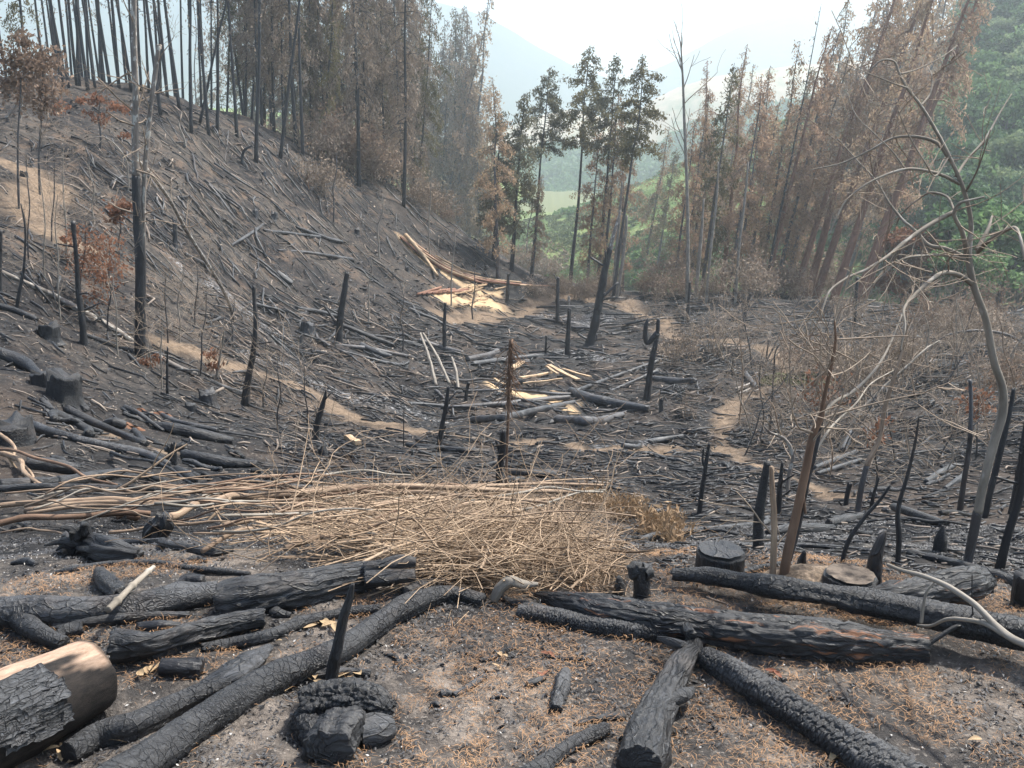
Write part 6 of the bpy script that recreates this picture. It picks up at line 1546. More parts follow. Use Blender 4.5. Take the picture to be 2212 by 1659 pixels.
# second rank behind the crest
for k in range(84):
    x = rs.uniform(110, 1000); y = np.interp(x, [0, 200, 440, 600, 800, 1000], [195, 188, 240, 300, 370, 480]) + 2
    p = at(x, y + 6); p = p + np.array([p[0] / p[1], 1, 0]) * rs.uniform(3, 14); p[2] = float(height(p[0], p[1]))
    kd = 'bare' if x < 520 else 'grey'
    dx_ = rs.normal(15, 25); hp_ = rs.uniform(430, 560)
    tree(kd, (x, y), hp_, dx_, ('leaning ' if dx_ > 28 else 'left-tilted ' if dx_ < -2 else '') + ('taller ' if hp_ > 505 else 'shorter ') + ('slim dark trunk behind the crest, ' + seg(x, [(200, 'left of the first sky gap'), (300, 'behind the lichened trunk'), (400, 'right of the lichened trunk'), (600, 'in the falling part')])) if kd == 'bare' else ('feathery scorched tree behind the ridge, ' + seg(x, [(620, 'by the big black trunk'), (740, 'above the orange torn stump'), (870, 'above the run of poles'), (2000, 'near the leaning slender tree')])), 'trees behind the crest' if kd == 'bare' else 'feathery trees behind the ridge', k=k, p=p, sx=0.85)
# centre: trees between the ridge and the right-hand wood
CEN = [((1002, 486), 390, 20, 'brown', 'narrow brown tree right of the leaning slender tree'), ((1065, 560), 300, 30, 'green', 'dark green-topped tree left in the green pair beyond the ridge'), ((1105, 585), 360, 26, 'green', 'dark green-topped tree right in the green pair beyond the ridge'),
       ((1075, 600), 400, 10, 'brown', 'brown-leaved tree just behind the green pair'), ((1148, 592), 416, 30, 'pom', 'slender tree with a small brown tuft of leaves at its top'), ((1232, 612), 470, 26, 'pom', 'tall tree with a broad grey-green top in the gap above the clearing'),
       ((1290, 632), 470, 28, 'pom', 'middle tree of the grey-green topped trio in the gap'), ((1325, 640), 480, 34, 'pom', 'right tree of the grey-green topped trio in the gap'), ((1268, 625), 330, 10, 'brown', 'brown dense tree under the grey-green topped trio'),
       ((1300, 634), 400, 10, 'brown', 'tall brown tree inside the grey-green topped trio'), ((1345, 630), 350, 5, 'brown', 'brown tree at the right flank of the trio'), ((1385, 625), 330, 40, 'brown', 'lower leaning brown tree between trio and right-hand wood'), ((1410, 628), 290, 30, 'brown', 'short brown tree between trio and right-hand wood'), ((1150, 596), 210, 18, 'brown', 'low brown tree wrapped round the slender tufted tree')]
for k, (b_, hp, dx, kd, lab) in enumerate(CEN):
    tree(kd, b_, hp, dx, lab, k=k, sx=0.95 if kd == 'pom' else 1.1)
# right-hand wood
for k in range(28):
    x = 1455 + (1905 - 1455) * (k + rs.uniform(-.4, .4)) / 27; y = 632 + rs.uniform(-8, 10)
    top = np.interp(x, [1450, 1500, 1560, 1600, 1680, 1720, 1800, 1860, 2000], [195, 180, 155, 145, 110, 80, 20, -60, -40]) + rs.uniform(0, 110)
    lean = np.interp(x, [1450, 1600, 1750, 2000], [25, 45, 90, 120]) * rs.uniform(0.7, 1.2)
    if x > 1700: lean *= 0.8
    kd = 'brown'
    tree(kd, (x, y), y - top, lean, ('tall ' if y - top > 520 else 'low ' if y - top < 440 else '') + 'brown-leaved leaning tree in the right-hand wood, ' + seg(x, [(1510, 'by the tall bare pole'), (1570, 'behind the pale broken trunks'), (1630, 'behind the lone slim pale trunk'), (1690, 'by the black-based trunk'), (1760, 'among the left red trunks'), (1830, 'among the right red trunks'), (3000, 'at the edge of the green hillside')]), 'leaning scorched wood at the right', k=k, depth=rs.uniform(0, 9), sx=0.95)
for k, (x, y, top, dx) in enumerate([(1716, 640, 40, 110), (1745, 642, -40, 130), (1760, 645, -70, 150), (1800, 650, -60, 175), (1850, 655, -90, 190), (1862, 650, -60, 190), (1650, 636, 120, 60), (1560, 632, 150, 40), (1512, 630, 180, 24)]):
    tree('redtall', (x, y), y - top, dx, ['leftmost of the steeply leaning tall reddish trunks', 'second steeply leaning reddish trunk, beside the leftmost', 'third steeply leaning reddish trunk', 'fourth leaning reddish trunk with a top cut by the frame', 'most strongly leaning reddish trunk', 'reddish trunk behind the most strongly leaning one', 'slightly leaning reddish trunk left of the steep ones', 'almost upright reddish trunk behind the pale trunks', 'reddish trunk at the left end of the wood'][k], 'tall reddish trunks in the right-hand wood', k=k)
tree('bare', (1650, 640), 560, 55, 'black-based trunk leaning right in the middle of the right-hand wood', k=2)
# the tall bare pole
P, Rr, bb_ = snag_pts((1484, 655), [(1486, 560), (1484, 400), (1478, 250), (1474, 150), (1470, 90)], [4.5, 4, 3.5, 3, 2, 1])
o = link('bare_tree', mesh_from('bare_tree', *tube(*resample(P, Rr, 40), 8)), W_GREY, label='very tall thin pale bare tree against the white sky in the middle', cat='tree')
bb = Buf()
for k in range(12):
    t = rs.uniform(0.45, 1); p = np.array([np.interp(t, np.linspace(0, 1, 6), P[:, q]) for q in range(3)])
    recurse(bb, p, (rs.normal(0, .5), rs.normal(0, .5), 1.2), rs.uniform(1.0, 2.6), 0.035, 1, rs, 0.3, (1, 2), 3, 0.2, 0.012)
link('twigs', bb.mesh('twigs'), TWIG2, o)
for k, (b_, ln, rr, lab) in enumerate([((1326, 640), [(1330, 560), (1338, 470), (1344, 392)], [4, 3.5, 3, 2], 'pale grey trunk in front of the grey-green topped trio'), ((1332, 645), [(1345, 560), (1352, 500), (1354, 466)], [4, 3.5, 3, 2.5], 'short pale broken trunk leaning right of the pale grey trunk'),
      ((1502, 650), [(1510, 560), (1517, 480), (1520, 430)], [4, 4, 3, 2], 'pale grey broken trunk in front of the left end of the right-hand wood'), ((1525, 655), [(1535, 540), (1548, 430), (1552, 350)], [3.5, 3, 2.5, 1.5], 'slim pale trunk second from the left end of the right-hand wood'), ((1588, 655), [(1598, 520), (1612, 400), (1616, 350)], [3.5, 3, 2.5, 1.5], 'slim pale trunk standing alone in front of the brown wood')]):
    P, Rr, bb_ = snag_pts(b_, ln, rr)
    link('pale_snag', mesh_from('pale_snag', *tube(*resample(P, Rr, 30), 8, True, d_knob(0.25, k, 1), rag=1.5)), W_GREY, label=lab, cat='snag')
# dry bushes at the feet of the trees
BUSH = []
for k in range(6):
    r_ = np.random.RandomState(60 + k); bb = Buf(); tips = []
    for q in range(11):
        tips += recurse(bb, (r_.normal(0, .25), r_.normal(0, .25), 0), (r_.normal(0, .45), r_.normal(0, .45), 1), r_.uniform(1.0, 2.0), 0.022, 2, r_, 0.5, (2, 4), 3, 0.1, 0.006)
    tips = np.array(tips); cc = np.repeat(tips, 9, 0) + r_.normal(0, .22, (len(tips) * 9, 3)) + [0, 0, -.1]
    V, F = leaves(cc, 0.09, r_, 2.4, 0.5)
    BUSH.append((bb.mesh('stems'), [mesh_from('leaves', V, F, None, False) for _ in range(3)]))
    BUSH[-1][0].materials.append(TWIG2)
    for me, m_ in zip(BUSH[-1][1], (FOL_DULL, FOL_GREY, FOL_ORANGE)): me.materials.append(m_)
def bush(x, y, hp, fm, label, group, k, p=None):
    if p is None: p = at(x, y)
    s = hp * np.linalg.norm(p - EYE) / FPX / 2.2
    o = empty('dry_bush', p, label, 'bush', group); o.scale = (s * rs.uniform(.8, 1.3), s * rs.uniform(.8, 1.3), s); o.rotation_euler = (0, 0, rs.uniform(0, 6.28))
    link('stems', BUSH[k % 6][0], None, o)
    if fm is not None: link('leaves', BUSH[k % 6][1][fm], None, o)
k = 0
for _ in range(40):
    x = rs.uniform(620, 1190); y = np.interp(x, [600, 800, 1000, 1200], [302, 378, 484, 600]) + rs.uniform(0, 14)
    bush(x, y, rs.uniform(30, 85), int(rs.rand() < .5), 'dry bush in the thicket below the left ridge, ' + seg(x, [(720, 'by the orange torn stump'), (830, 'left of the run of poles'), (950, 'above the run of poles'), (1080, 'under the leaning slender tree'), (2000, 'under the green pair')]), 'dry thicket below the left ridge', k); k += 1
for _ in range(46):
    x = rs.uniform(1130, 2010); y = rs.uniform(628, 652)
    bush(x, y, rs.uniform(25, 55) if x < 1450 else rs.uniform(35, 85), [0, 1, None][rs.randint(3)], 'dry bush in the thicket, ' + seg(x, [(1230, 'under the slender tufted tree'), (1400, 'under the grey-green topped trio'), (1500, 'at the tall bare pole'), (1650, 'under the pale broken trunks'), (1800, 'under the reddish trunks'), (3000, 'before the green wood')]), 'dry thicket under the right-hand wood', k); k += 1
for (x, y, hp, fm, lab) in [(1480, 745, 80, None, 'bare twiggy bush right of the black post at the far track'), (1556, 770, 130, None, 'tall bare many-twigged bush beside the far loop of the track'), (700, 425, 70, 1, 'grey twiggy bush on the lower ridge of the left hill'), (1465, 790, 70, 1, 'straw-leaved tall shrub left of the many-twigged bush'),
                            (1480, 905, 60, None, 'low bare bush left of the footpath'), (1545, 760, 110, None, 'second bare bush behind the far loop of the track'), (1410, 700, 70, None, 'bare bush in front of the far tree line')]:
    bush(x, y, hp, fm, lab, None, k); k += 1
for _ in range(26):
    x = rs.uniform(1720, 2260); bush(x, rs.uniform(690, 860), rs.uniform(45, 95), [None, None, 0, 1][rs.randint(4)], 'withered bush at the clearing edge, ' + seg(x, [(1850, 'behind the pale leaning branch'), (1980, 'left of the dead tree'), (2100, 'just behind the dead tree'), (3000, 'at the right edge')]), 'withered bushes at the right edge', k); k += 1

# ---- green trees on the right-hand hillside
GT = []
for k in range(6):
    r_ = np.random.RandomState(80 + k); tb = Buf(); h = 9.0
    V, F, uv = tube(np.array([[0, 0, -.5], [r_.normal(0, .2), r_.normal(0, .2), h * .35], [r_.normal(0, .4), r_.normal(0, .4), h * .75]]), np.array([.28, .2, .08]), 7); tb.add(V, F, uv)
    cent = []
    for q in range(r_.randint(15, 22)):
        a = r_.uniform(0, 6.28); rad = r_.uniform(0.2, 2.9); zc = h * r_.uniform(.42, .95) - rad * 0.55
        c_ = np.array([math.cos(a) * rad, math.sin(a) * rad, zc]); tb.add(*tube(np.array([[0, 0, h * .3], c_ * [.5, .5, 0] + [0, 0, (h * .3 + zc) / 2 + .3], c_]), np.array([.09, .06, .02]), 4, False)[:2])
        n = 230; d = r_.normal(0, 1, (n, 3)); d /= np.linalg.norm(d, axis=1)[:, None]; d[:, 2] = np.abs(d[:, 2]) * 0.8 - .25
        cent.append(c_ + d * r_.uniform(.75, 1.08, (n, 1)) * r_.uniform(.8, 1.5) * [1.1, 1.1, .95] + r_.normal(0, .25, (n, 3)))
    cent = np.concatenate(cent)
    V, F = leaves(cent, 0.30, r_, 1.5, 0.1)
    ms = []
    for m_ in GREENS:
        me = mesh_from('crown', V, F, None, False); me.materials.append(m_); ms.append(me)
    tm = tb.mesh('trunk'); tm.materials.append(TRUNK_GREY); GT.append((tm, ms))
def hill_at(name, px, t):
    pxs, G = HILLS[name]; j = np.interp(px, pxs, np.arange(len(pxs))); i = (0.12 + t) / 1.12 * (G.shape[0] - 1)
    j0, i0 = int(min(j, len(pxs) - 2)), int(min(i, G.shape[0] - 2)); return G[i0, j0] * (1 - (j - j0)) + G[i0, j0 + 1] * (j - j0)
def gtree(p, h, ci, label, group, k, sx=1.0):
    o = empty('green_tree', p, label, 'tree', group); s = h / 9.0; o.scale = (s * sx, s * sx, s); o.rotation_euler = (rs.normal(0, .05), rs.normal(0, .05), rs.uniform(0, 6.28))
    link('trunk', GT[k % 6][0], None, o); link('crown', GT[k % 6][1][ci], None, o)
k = 0
spots = []
while len(spots) < 190:
    px = rs.uniform(1850, 2420); t = rs.uniform(0.0, 1.0)
    p = hill_at('shrub_hill', px, t); q = project(p)
    # the wood's left boundary runs up to the right
    if q[0] < np.interp(q[1], [0, 80, 150, 300, 450, 600, 700], [2110, 2080, 2090, 2010, 1960, 1930, 1960]) : continue
    spots.append((p, q))
for p, q in spots:
    where = seg(q[1], [(170, 'near the skyline'), (320, 'high on the hillside'), (460, 'at mid height'), (3000, 'low on the hillside')]) + seg(q[0], [(2040, ', left flank'), (2130, ', behind the dead tree crown'), (5000, ', towards the right edge')])
    ci = rs.choice([0, 1, 1, 2, 3], p=None)
    dist = np.linalg.norm(p - EYE)
    gtree(p, rs.uniform(6, 10.5), ci, ['dark green tree in the hillside wood, ' + where, 'fresh green tree in the hillside wood, ' + where, 'pale green tree in the hillside wood, ' + where, 'bluish green tree in the hillside wood, ' + where][ci],
          ['dark trees on the right-hand hillside', 'fresh green trees on the right-hand hillside', 'pale trees on the right-hand hillside', 'bluish trees on the right-hand hillside'][ci], k); k += 1
for k2, (x, y, h, ci) in enumerate([(1990, 640, 6, 0), (2050, 660, 7, 0), (2105, 672, 6, 1), (2075, 685, 4, 1), (2150, 665, 7, 0), (2200, 650, 8, 3), (2020, 600, 7, 1), (2240, 640, 8, 0), (1960, 625, 6, 1), (2130, 640, 8, 0)]):
    p = at(x, min(y + 14, 700)); p = p + np.array([p[0] / p[1], 1, 0]) * (6 + 2 * k2); p[2] = float(height(p[0], p[1])) - 0.3
    gtree(p, h * 1.25, ci, 'dark leafy tree at the right edge of the clearing, ' + seg(x, [(2010, 'leftmost of them'), (2070, 'left of the dead tree'), (2140, 'behind the dead tree'), (2210, 'right of the dead tree'), (3000, 'at the frame edge')]) if ci != 1 else 'bright green young tree at the lower right edge of the clearing', 'dark trees at the edge of the clearing' if ci != 1 else 'young trees at the edge of the clearing', k2, 1.15)
for x, y, h in ((1945, 640, 5.5), (1985, 655, 4.0)):
    p = at(x, 668); p = p + np.array([p[0] / p[1], 1, 0]) * 5; p[2] = float(height(p[0], p[1])) - 0.3
    o = empty('rusty_tree', p, 'rust-coloured dead-leaved tree before the green wood at the right', 'tree', 'rusty trees before the green wood'); o.scale = (h / 9,) * 3
    link('trunk', GT[2][0], None, o)
    cr = GT[2][1][0].copy(); cr.materials.clear(); cr.materials.append(FOL_ORANGE); link('crown', cr, None, o)
# shrubs carpeting the slope and the woods far off: uncountable
def carpet(name, hillname, n, pr, tr, size, mi, label, keep=None, leafn=26, sq=0.5):
    cent = []; 
    for _ in range(n):
        p = hill_at(hillname, rs.uniform(*pr), rs.uniform(*tr)); q = project(p)
        if keep is not None and not keep(q, p): continue
        s = size * rs.uniform(.5, 1.4); d = rs.normal(0, 1, (leafn, 3)); d /= np.linalg.norm(d, axis=1)[:, None]; d[:, 2] = np.abs(d[:, 2])
        cent.append(p + d * s * [1, 1, sq])
    V, F = leaves(np.concatenate(cent), size * 0.42, rs, 1.4)
    return link(name, mesh_from(name, V, F, None, False), GREENS[mi] if isinstance(mi, int) else mi, kind='stuff', label=label, cat='vegetation')
SHRUBM = mat_plain('shrub_foliage', (0.07, 0.11, 0.045), (0.26, 0.28, 0.13), 0.05, 0.9, 0.1, trans=0.2)
carpet('slope_shrubs', 'shrub_hill', 5200, (1050, 2300), (0.0, 1.0), 0.9, SHRUBM, 'olive shrubs carpeting the slope beyond the clearing', lambda q, p: fbm(p[0] / 14, p[1] / 14, 6, 3) > -0.12)
carpet('hillside_undergrowth', 'shrub_hill', 1500, (1900, 2420), (0.0, 1.0), 1.7, 1, 'leafy undergrowth filling the gaps of the right-hand hillside wood', lambda q, p: q[0] > np.interp(q[1], [0, 150, 450, 700], [2080, 2070, 1950, 1920]), 50, 0.8)
carpet('slope_bushes', 'shrub_hill', 700, (1050, 2300), (0.0, 1.0), 1.8, 1, 'darker green bushes scattered on the slope beyond the clearing', lambda q, p: fbm(p[0] / 20, p[1] / 20, 8, 3) > 0.12, 60)
carpet('distant_wood', 'wooded_valley', 900, (1180, 1800), (0.1, 1.0), 4.5, 3, 'far-off wood in the valley, reading as one mass', None, 46, 0.8)
carpet('meadow_bushes', 'meadow_hill', 70, (300, 1200), (0.1, 1.0), 2.6, 3, 'dark bushes dotted over the far meadow', None, 60, 0.8)
# ------------------------------------------------------------ the near standing trees
rs = np.random.RandomState(707)
def near_tree(name, base, line, radii, mat, label, cat='tree', twigs=0, tw_len=(0.3, 0.8), group=None, split=None, mat2=None, depth=0.0, knob=0.12, tw_lo=0.4, tw_r=0.35, lev=2, tmat=None, n=90, seg=16):
    """stem along a picture path; split = index on the path where the charred foot gives way to mat2"""
    P, Rr, b_ = snag_pts(base, line, radii, depth=depth)
    Q, S = resample(P, Rr, n)
    disp = lambda A, L_, r: r * fbm(np.cos(A) * 1.2 + 2 + np.sin(A) * 2, L_ * 3, len(label), 3) * knob * 2
    o = empty(name, b_, label, cat, group)
    off = np.array(b_)
    def add(nm, q, s, m_):
        V, F, uv = tube(q - off, s, seg, True, disp, rag=0.6); return link(nm, mesh_from(nm, V, F, uv), m_, o)
    if split:
        i = int(split * n); add('charred_foot', Q[:i + 1], S[:i + 1] * 1.03, mat); add('trunk', Q[i:], S[i:], mat2)
    else: add('trunk', Q, S, mat)
    if twigs:
        bb = Buf()
        for k in range(twigs):
            if k and twigs <= 8: link('twig', bb.mesh('twig'), tmat or TWIG2, o); bb = Buf()
            i = rs.randint(int(tw_lo * n), n); t = Q[i] - Q[i - 1]; t /= np.linalg.norm(t)
            d = t * .5 + rs.normal(0, .7, 3)
            recurse(bb, Q[i] - off, d, rs.uniform(*tw_len), max(0.003, S[i] * tw_r), lev, rs, 0.32, (1, 3), 4, 0.1, 0.002)
        link('twigs' if twigs > 8 else 'twig', bb.mesh('twigs'), tmat or TWIG2, o)
    return o, b_, Q, S
def limb(o, b_, line, r0, r1, mat, twigs=0, name='branch', tw=(0.08, 0.28), dy=0.0, lev=1):
    r0 *= 0.85; r1 *= 0.85
    P = np.array([on_ray(x, y, b_[1] + dy * k / max(1, len(line) - 1)) for k, (x, y) in enumerate(line)]) - np.array(b_)
    s = np.linalg.norm(np.array(b_) - EYE) / FPX
    Q, S = resample(P, np.linspace(r0 * s, r1 * s, len(P)), 14 * len(P) // 2 + 10)
    bb = Buf(); bb.add(*tube(Q, S, 8, True, d_knob(0.2, len(line), 9)))
    br = link(name, bb.mesh(name), mat, o)
    if twigs:
        bb = Buf()
        for k in range(twigs):
            if k and twigs <= 8: link('twig', bb.mesh('twig'), TWIG2, br); bb = Buf()
            i = rs.randint(len(Q) // 5, len(Q)); t = Q[i] - Q[i - 1]; t /= np.linalg.norm(t)
            recurse(bb, Q[i], t * .5 + rs.normal(0, .7, 3), rs.uniform(*tw), max(0.0022, S[i] * .4), lev, rs, 0.3, (1, 3), 3, 0.05, 0.0013)
        link('twigs' if twigs > 8 else 'twig', bb.mesh('twigs'), TWIG2, br)
    return br
# left: the big trunk, charred below and lichened above, and its paler companion
o, b_, Q, S = near_tree('lichened_tree', (300, 768), [(303, 653), (303, 553), (297, 467), (293, 367), (292, 300), (293, 200), (290, 100), (289, 0), (288, -60)], [11, 10.5, 10, 8.5, 7.5, 6.5, 6, 5.5, 5, 5], TRUNK_BLACK,
    'tallest left trunk, charred below and pale lichened above, cut by the top edge', split=0.50, mat2=W_LICHEN, twigs=10, tw_len=(.3, .9), n=120)
near_tree('broken_tree', (308, 765), [(306, 653), (310, 553), (310, 447), (313, 367), (320, 283), (328, 213), (337, 143), (343, 97)], [5, 4.5, 4.5, 4.5, 4.5, 5, 4.5, 4.5, 4], W_LICHEN,
    'slimmer pale speckled trunk with a broken top beside the tallest left trunk', twigs=16, tw_len=(.3, .9))
near_tree('leaning_pole', (507, 690), [(493, 650), (467, 600), (437, 553), (400, 493), (367, 433), (327, 377), (297, 345)], [3.2, 3.2, 3.2, 3, 3, 2.8, 2.5, 2], W_LICHEN, 'long pale pole leaning against the tallest left trunk', 'pole', depth=-9, twigs=14, tw_len=(.3, .8))
near_tree('bent_sapling', (277, 415), [(277, 380), (273, 347), (253, 317), (227, 297), (187, 300)], [1.6, 1.6, 1.5, 1.4, 1.2, .8], W_GREY, 'bent grey sapling arching left beside the tallest trunk', 'sapling', twigs=6, tw_len=(.4, 1.0))
near_tree('bent_sapling', (402, 318), [(398, 300), (388, 275), (385, 262)], [2, 2, 1.8, 1.2], W_GREY, 'short bent pale stem on the open slope below the ridge trees', 'sapling')
near_tree('broken_tree', (524, 355), [(524, 335), (528, 325), (545, 314)], [3, 3, 3, 1.6], TRUNK_BLACK, 'snapped black snag with an orange torn break high on the slope', 'snag')
near_tree('broken_tree', (664, 405), [(664, 385), (666, 372)], [4, 4, 2], W_BROWN, 'torn stump with orange splinters at the lower ridge', 'snag')
near_tree('leaning_pole', (42, 255), [(52, 170), (55, 190)][:1] + [(56, 90)], [2, 2, 1.2], W_LICHEN, 'pale crooked stem in the trees of the upper left corner', 'pole', twigs=6, tw_len=(.6, 1.6))
near_tree('leaning_pole', (4, 255), [(38, 222), (52, 185), (56, 170)], [2.6, 2.4, 2, 1.4], W_LICHEN, 'pale curved branch standing by the left edge above the trail', 'pole')
# thin saplings with rusty leaves on the left
def rusty(x, y, top, dx, spots, label, r=2.2, n=60, mi=FOL_ORANGE, sz=0.05, tw=14, group=None):
    ln = [(x + dx * t + rs.normal(0, 3), y + (top - y) * t) for t in (0.25, 0.5, 0.75, 1.0)]
    o, b_, Q, S = near_tree('leafy_sapling', (x, y), ln, [r, r * .9, r * .75, r * .55, r * .3], W_GREY if rs.rand() < .5 else CH_FARB, label, 'sapling', tw, (.25, .9), group, tw_lo=.25, lev=2)
    s = np.linalg.norm(b_ - EYE) / FPX
    cs = []
    for (px, py, rad, m_) in spots:
        c_ = on_ray(px, py, b_[1]); cs.append(c_ + rs.normal(0, 1, (m_, 3)) * [rad * s * .6, rad * s * .6, rad * s * .4])
    if cs:
        cs = np.concatenate(cs) - np.array(b_)
        V, F = leaves(cs, sz * b_[1] / 16, rs, 1.9, .3); me = mesh_from('leaves', V, F, None, False); link('leaves', me, mi, o)
    return o
rusty(215, 320, 195, -4, [(205, 212, 16, 150), (172, 218, 8, 50), (245, 228, 14, 90), (268, 236, 9, 60), (218, 258, 14, 90), (130, 232, 15, 110), (192, 245, 10, 40), (270, 292, 9, 40)], 'thin sapling with orange-red leaf clusters on the upper left slope', 2, sz=0.036)
rusty(262, 560, 425, -6, [(258, 450, 20, 220), (250, 470, 14, 80), (275, 445, 8, 50)], 'sapling with an orange leaf crown left of the tallest trunk', 2, sz=0.045)
rusty(140, 560, 300, -6, [(150, 520, 20, 60)], 'tall bare grey sapling left of the orange-crowned sapling', 1.8, tw=20)
rusty(175, 650, 470, 10, [(205, 545, 36, 260), (180, 560, 30, 140), (228, 520, 30, 160), (200, 590, 30, 140), (170, 500, 20, 100)], 'leafy brown-red sapling around the black trunk at the left', 2.2, sz=0.036)
rusty(230, 720, 540, 6, [(225, 600, 34, 200), (250, 570, 28, 130), (215, 640, 28, 110)], 'second brown-red sapling right of the black trunk at the left', 2.0, sz=0.036)
rusty(40, 450, 120, 6, [(30, 130, 34, 420), (70, 150, 30, 300), (100, 130, 30, 220), (15, 180, 30, 300), (50, 90, 24, 200)], 'tangled brown-leaved sapling in the upper left corner', 2.5, mi=FOL_DULL, sz=0.045)
rusty(85, 420, 90, 10, [(90, 140, 30, 260), (110, 190, 30, 260), (60, 200, 34, 330), (95, 230, 26, 200)], 'brown-leaved sapling right of the tangled corner sapling', 2.5, mi=FOL_DULL, sz=0.045)
rusty(320, 790, 730, 0, [(312, 785, 14, 120), (335, 775, 12, 60)], 'low orange-leaved shoot at the foot of the tallest trunk', 1.5, mi=FOL_ORANGE, tw=4, sz=0.036)
rusty(463, 820, 700, 22, [(455, 765, 14, 80), (460, 790, 12, 60)], 'rusty sapling leaning right of the tan track', 3, mi=FOL_ORANGE, sz=0.04)
for k, (x, y, top, dx) in enumerate([(255, 770, 560, -8), (348, 840, 690, 4), (385, 740, 560, 8), (362, 740, 590, -6), (420, 700, 560, 10), (430, 810, 640, 16), (130, 690, 420, -10), (95, 600, 380, -4), (60, 560, 330, 0), (110, 520, 330, 8), (205, 480, 340, -6), (600, 930, 770, 4), (568, 880, 790, 10), (660, 920, 780, -4), (500, 740, 640, 6),
      (795, 700, 540, 4), (870, 760, 610, -2), (975, 660, 480, 8), (1022, 690, 580, 2), (820, 560, 420, 4), (720, 480, 330, 6), (930, 560, 380, -2), (1140, 560, 420, 4)]):
    rusty(x, y, top, dx, [], seg(x, [(150, 'bare thin sapling near the left edge of the slope'), (290, 'bare thin sapling left of the lichened trunk'), (400, 'bare thin sapling just right of the lichened trunk'), (520, 'bare thin sapling by the leaning pole foot'), (700, 'bare thin sapling below the tan track'), (860, 'bare thin sapling left of the run of poles'), (3000, 'bare thin sapling before the run of poles')]), 1.8, tw=12, group=['bare saplings on the left slope', 'bare saplings before the run of poles'][int(x > 700)])

# ---- right: the big dead tree
BIG = [(2108, 1126), (2122, 1053), (2148, 953), (2166, 886), (2166, 843), (2148, 786), (2128, 686), (2102, 613), (2092, 553), (2098, 483), (2082, 410), (2052, 340), (2022, 283), (1988, 227), (1955, 183), (1942, 157), (1932, 133), (1905, 130), (1885, 147), (1868, 173)]
BR = [v * 0.62 for v in [15, 14.5, 14, 14, 14, 13, 12, 11, 11, 11, 7, 6.5, 5.5, 5, 4.5, 4, 3.6, 3.2, 2.8, 2.2, 1.2]]
o, b_, Q, S = near_tree('dead_tree', (2083, 1222), BIG, BR, CH_FARB, 'largest dead leafless tree at the right, brown foot and grey arching branches', split=0.16, mat2=W_BARK, n=200, seg=20)
D_ = [([(2052, 345), (2025, 310), (1975, 295), (1935, 297), (1875, 327), (1825, 350), (1752, 367)], 4, 1.2, 9, .2), ([(2072, 397), (2040, 380), (2008, 370), (1958, 365), (1908, 380), (1868, 400), (1825, 437), (1808, 467), (1792, 507)], 3.5, 1.2, 9, -.2),
      ([(2065, 380), (2085, 350), (2128, 300), (2158, 247), (2185, 203)], 3.2, 1.2, 5, .3), ([(2086, 415), (2110, 370), (2128, 320), (2140, 280)], 2.4, 1, 4, -.2), ([(2112, 545), (2128, 527), (2162, 503), (2192, 492), (2203, 513), (2214, 560)], 4.6, 3, 3, -.3),
      ([(2110, 540), (2135, 493), (2143, 467)], 5, 2, 2, .1), ([(2098, 612), (2068, 593), (2035, 590), (2002, 613), (1968, 646), (1952, 670), (1955, 700), (1945, 760)], 6, 1.5, 10, -.4), ([(1990, 228), (2010, 200), (2012, 160), (2000, 140)], 2.4, .8, 5, .2),
      ([(1945, 160), (1980, 150), (2040, 120), (2068, 98)], 2, .8, 4, .2), ([(1960, 190), (1930, 180), (1880, 160), (1820, 135)], 2, .8, 6, -.2), ([(2050, 338), (2020, 380), (1998, 350), (1962, 290), (1940, 240)], 2.0, .8, 5, -.3), ([(1955, 365), (1930, 330), (1890, 290), (1850, 250), (1830, 200)], 1.8, .7, 6, .2)]
for ln, r0, r1, tw, dy in D_: limb(o, b_, ln, r0, r1, W_BARK, max(2, tw // 2), dy=dy)
st2 = limb(o, b_, [(2090, 560), (2086, 530), (2078, 500), (2062, 457), (2072, 440), (2098, 432), (2127, 425)], 6, 1.8, W_BARK, 3, 'second_stem', dy=-.1)
limb(o, b_, [(2062, 457), (2022, 477), (1975, 507), (1942, 533), (1918, 553), (1875, 580), (1825, 603), (1792, 630), (1770, 690)], 5, 1.5, W_BARK, 12, dy=-.5)
limb(o, b_, [(2085, 556), (2042, 537), (2008, 530), (1982, 503), (1952, 477), (1922, 440), (1892, 390), (1848, 343), (1810, 300)], 5, 1.2, W_BARK, 10, dy=.3)
limb(o, b_, [(2088, 562), (2050, 552), (2000, 552), (1950, 560), (1900, 600), (1860, 640)], 3.5, 1, W_BARK, 9, dy=-.3)
limb(o, b_, [(2062, 457), (2045, 425), (2010, 416), (1985, 430), (1950, 460), (1930, 500)], 3, 1, W_BARK, 6, dy=.4)
# brown trunk cluster
o, b_, Q, S = near_tree('brown_trunk', (1688, 1276), [(1700, 1206), (1722, 1106), (1742, 1010), (1760, 930), (1774, 900), (1778, 873), (1795, 793), (1805, 736), (1803, 693)], [11.5, 10.5, 9.5, 8.5, 7.5, 6.5, 4.5, 3.6, 2.6, 1.5], W_BROWN, 'thick brown peeling trunk leaning right, base at the leaf-litter mound', twigs=18, tw_len=(.1, .35), tw_lo=.6)
limb(o, b_, [(1705, 1210), (1722, 1150), (1745, 1040), (1765, 960), (1776, 905)], 7, 4, CH_FARB, 0, 'second_stem', dy=.05)
limb(o, b_, [(1770, 905), (1800, 870), (1842, 846), (1892, 796), (1918, 753), (1942, 696), (1960, 650)], 5, 1.5, W_BARK, 12, 'branch', dy=.6)
limb(o, b_, [(1742, 1015), (1790, 930), (1850, 870), (1880, 830), (1930, 800)], 3.5, 1.2, W_BARK, 9, 'branch', dy=.8)
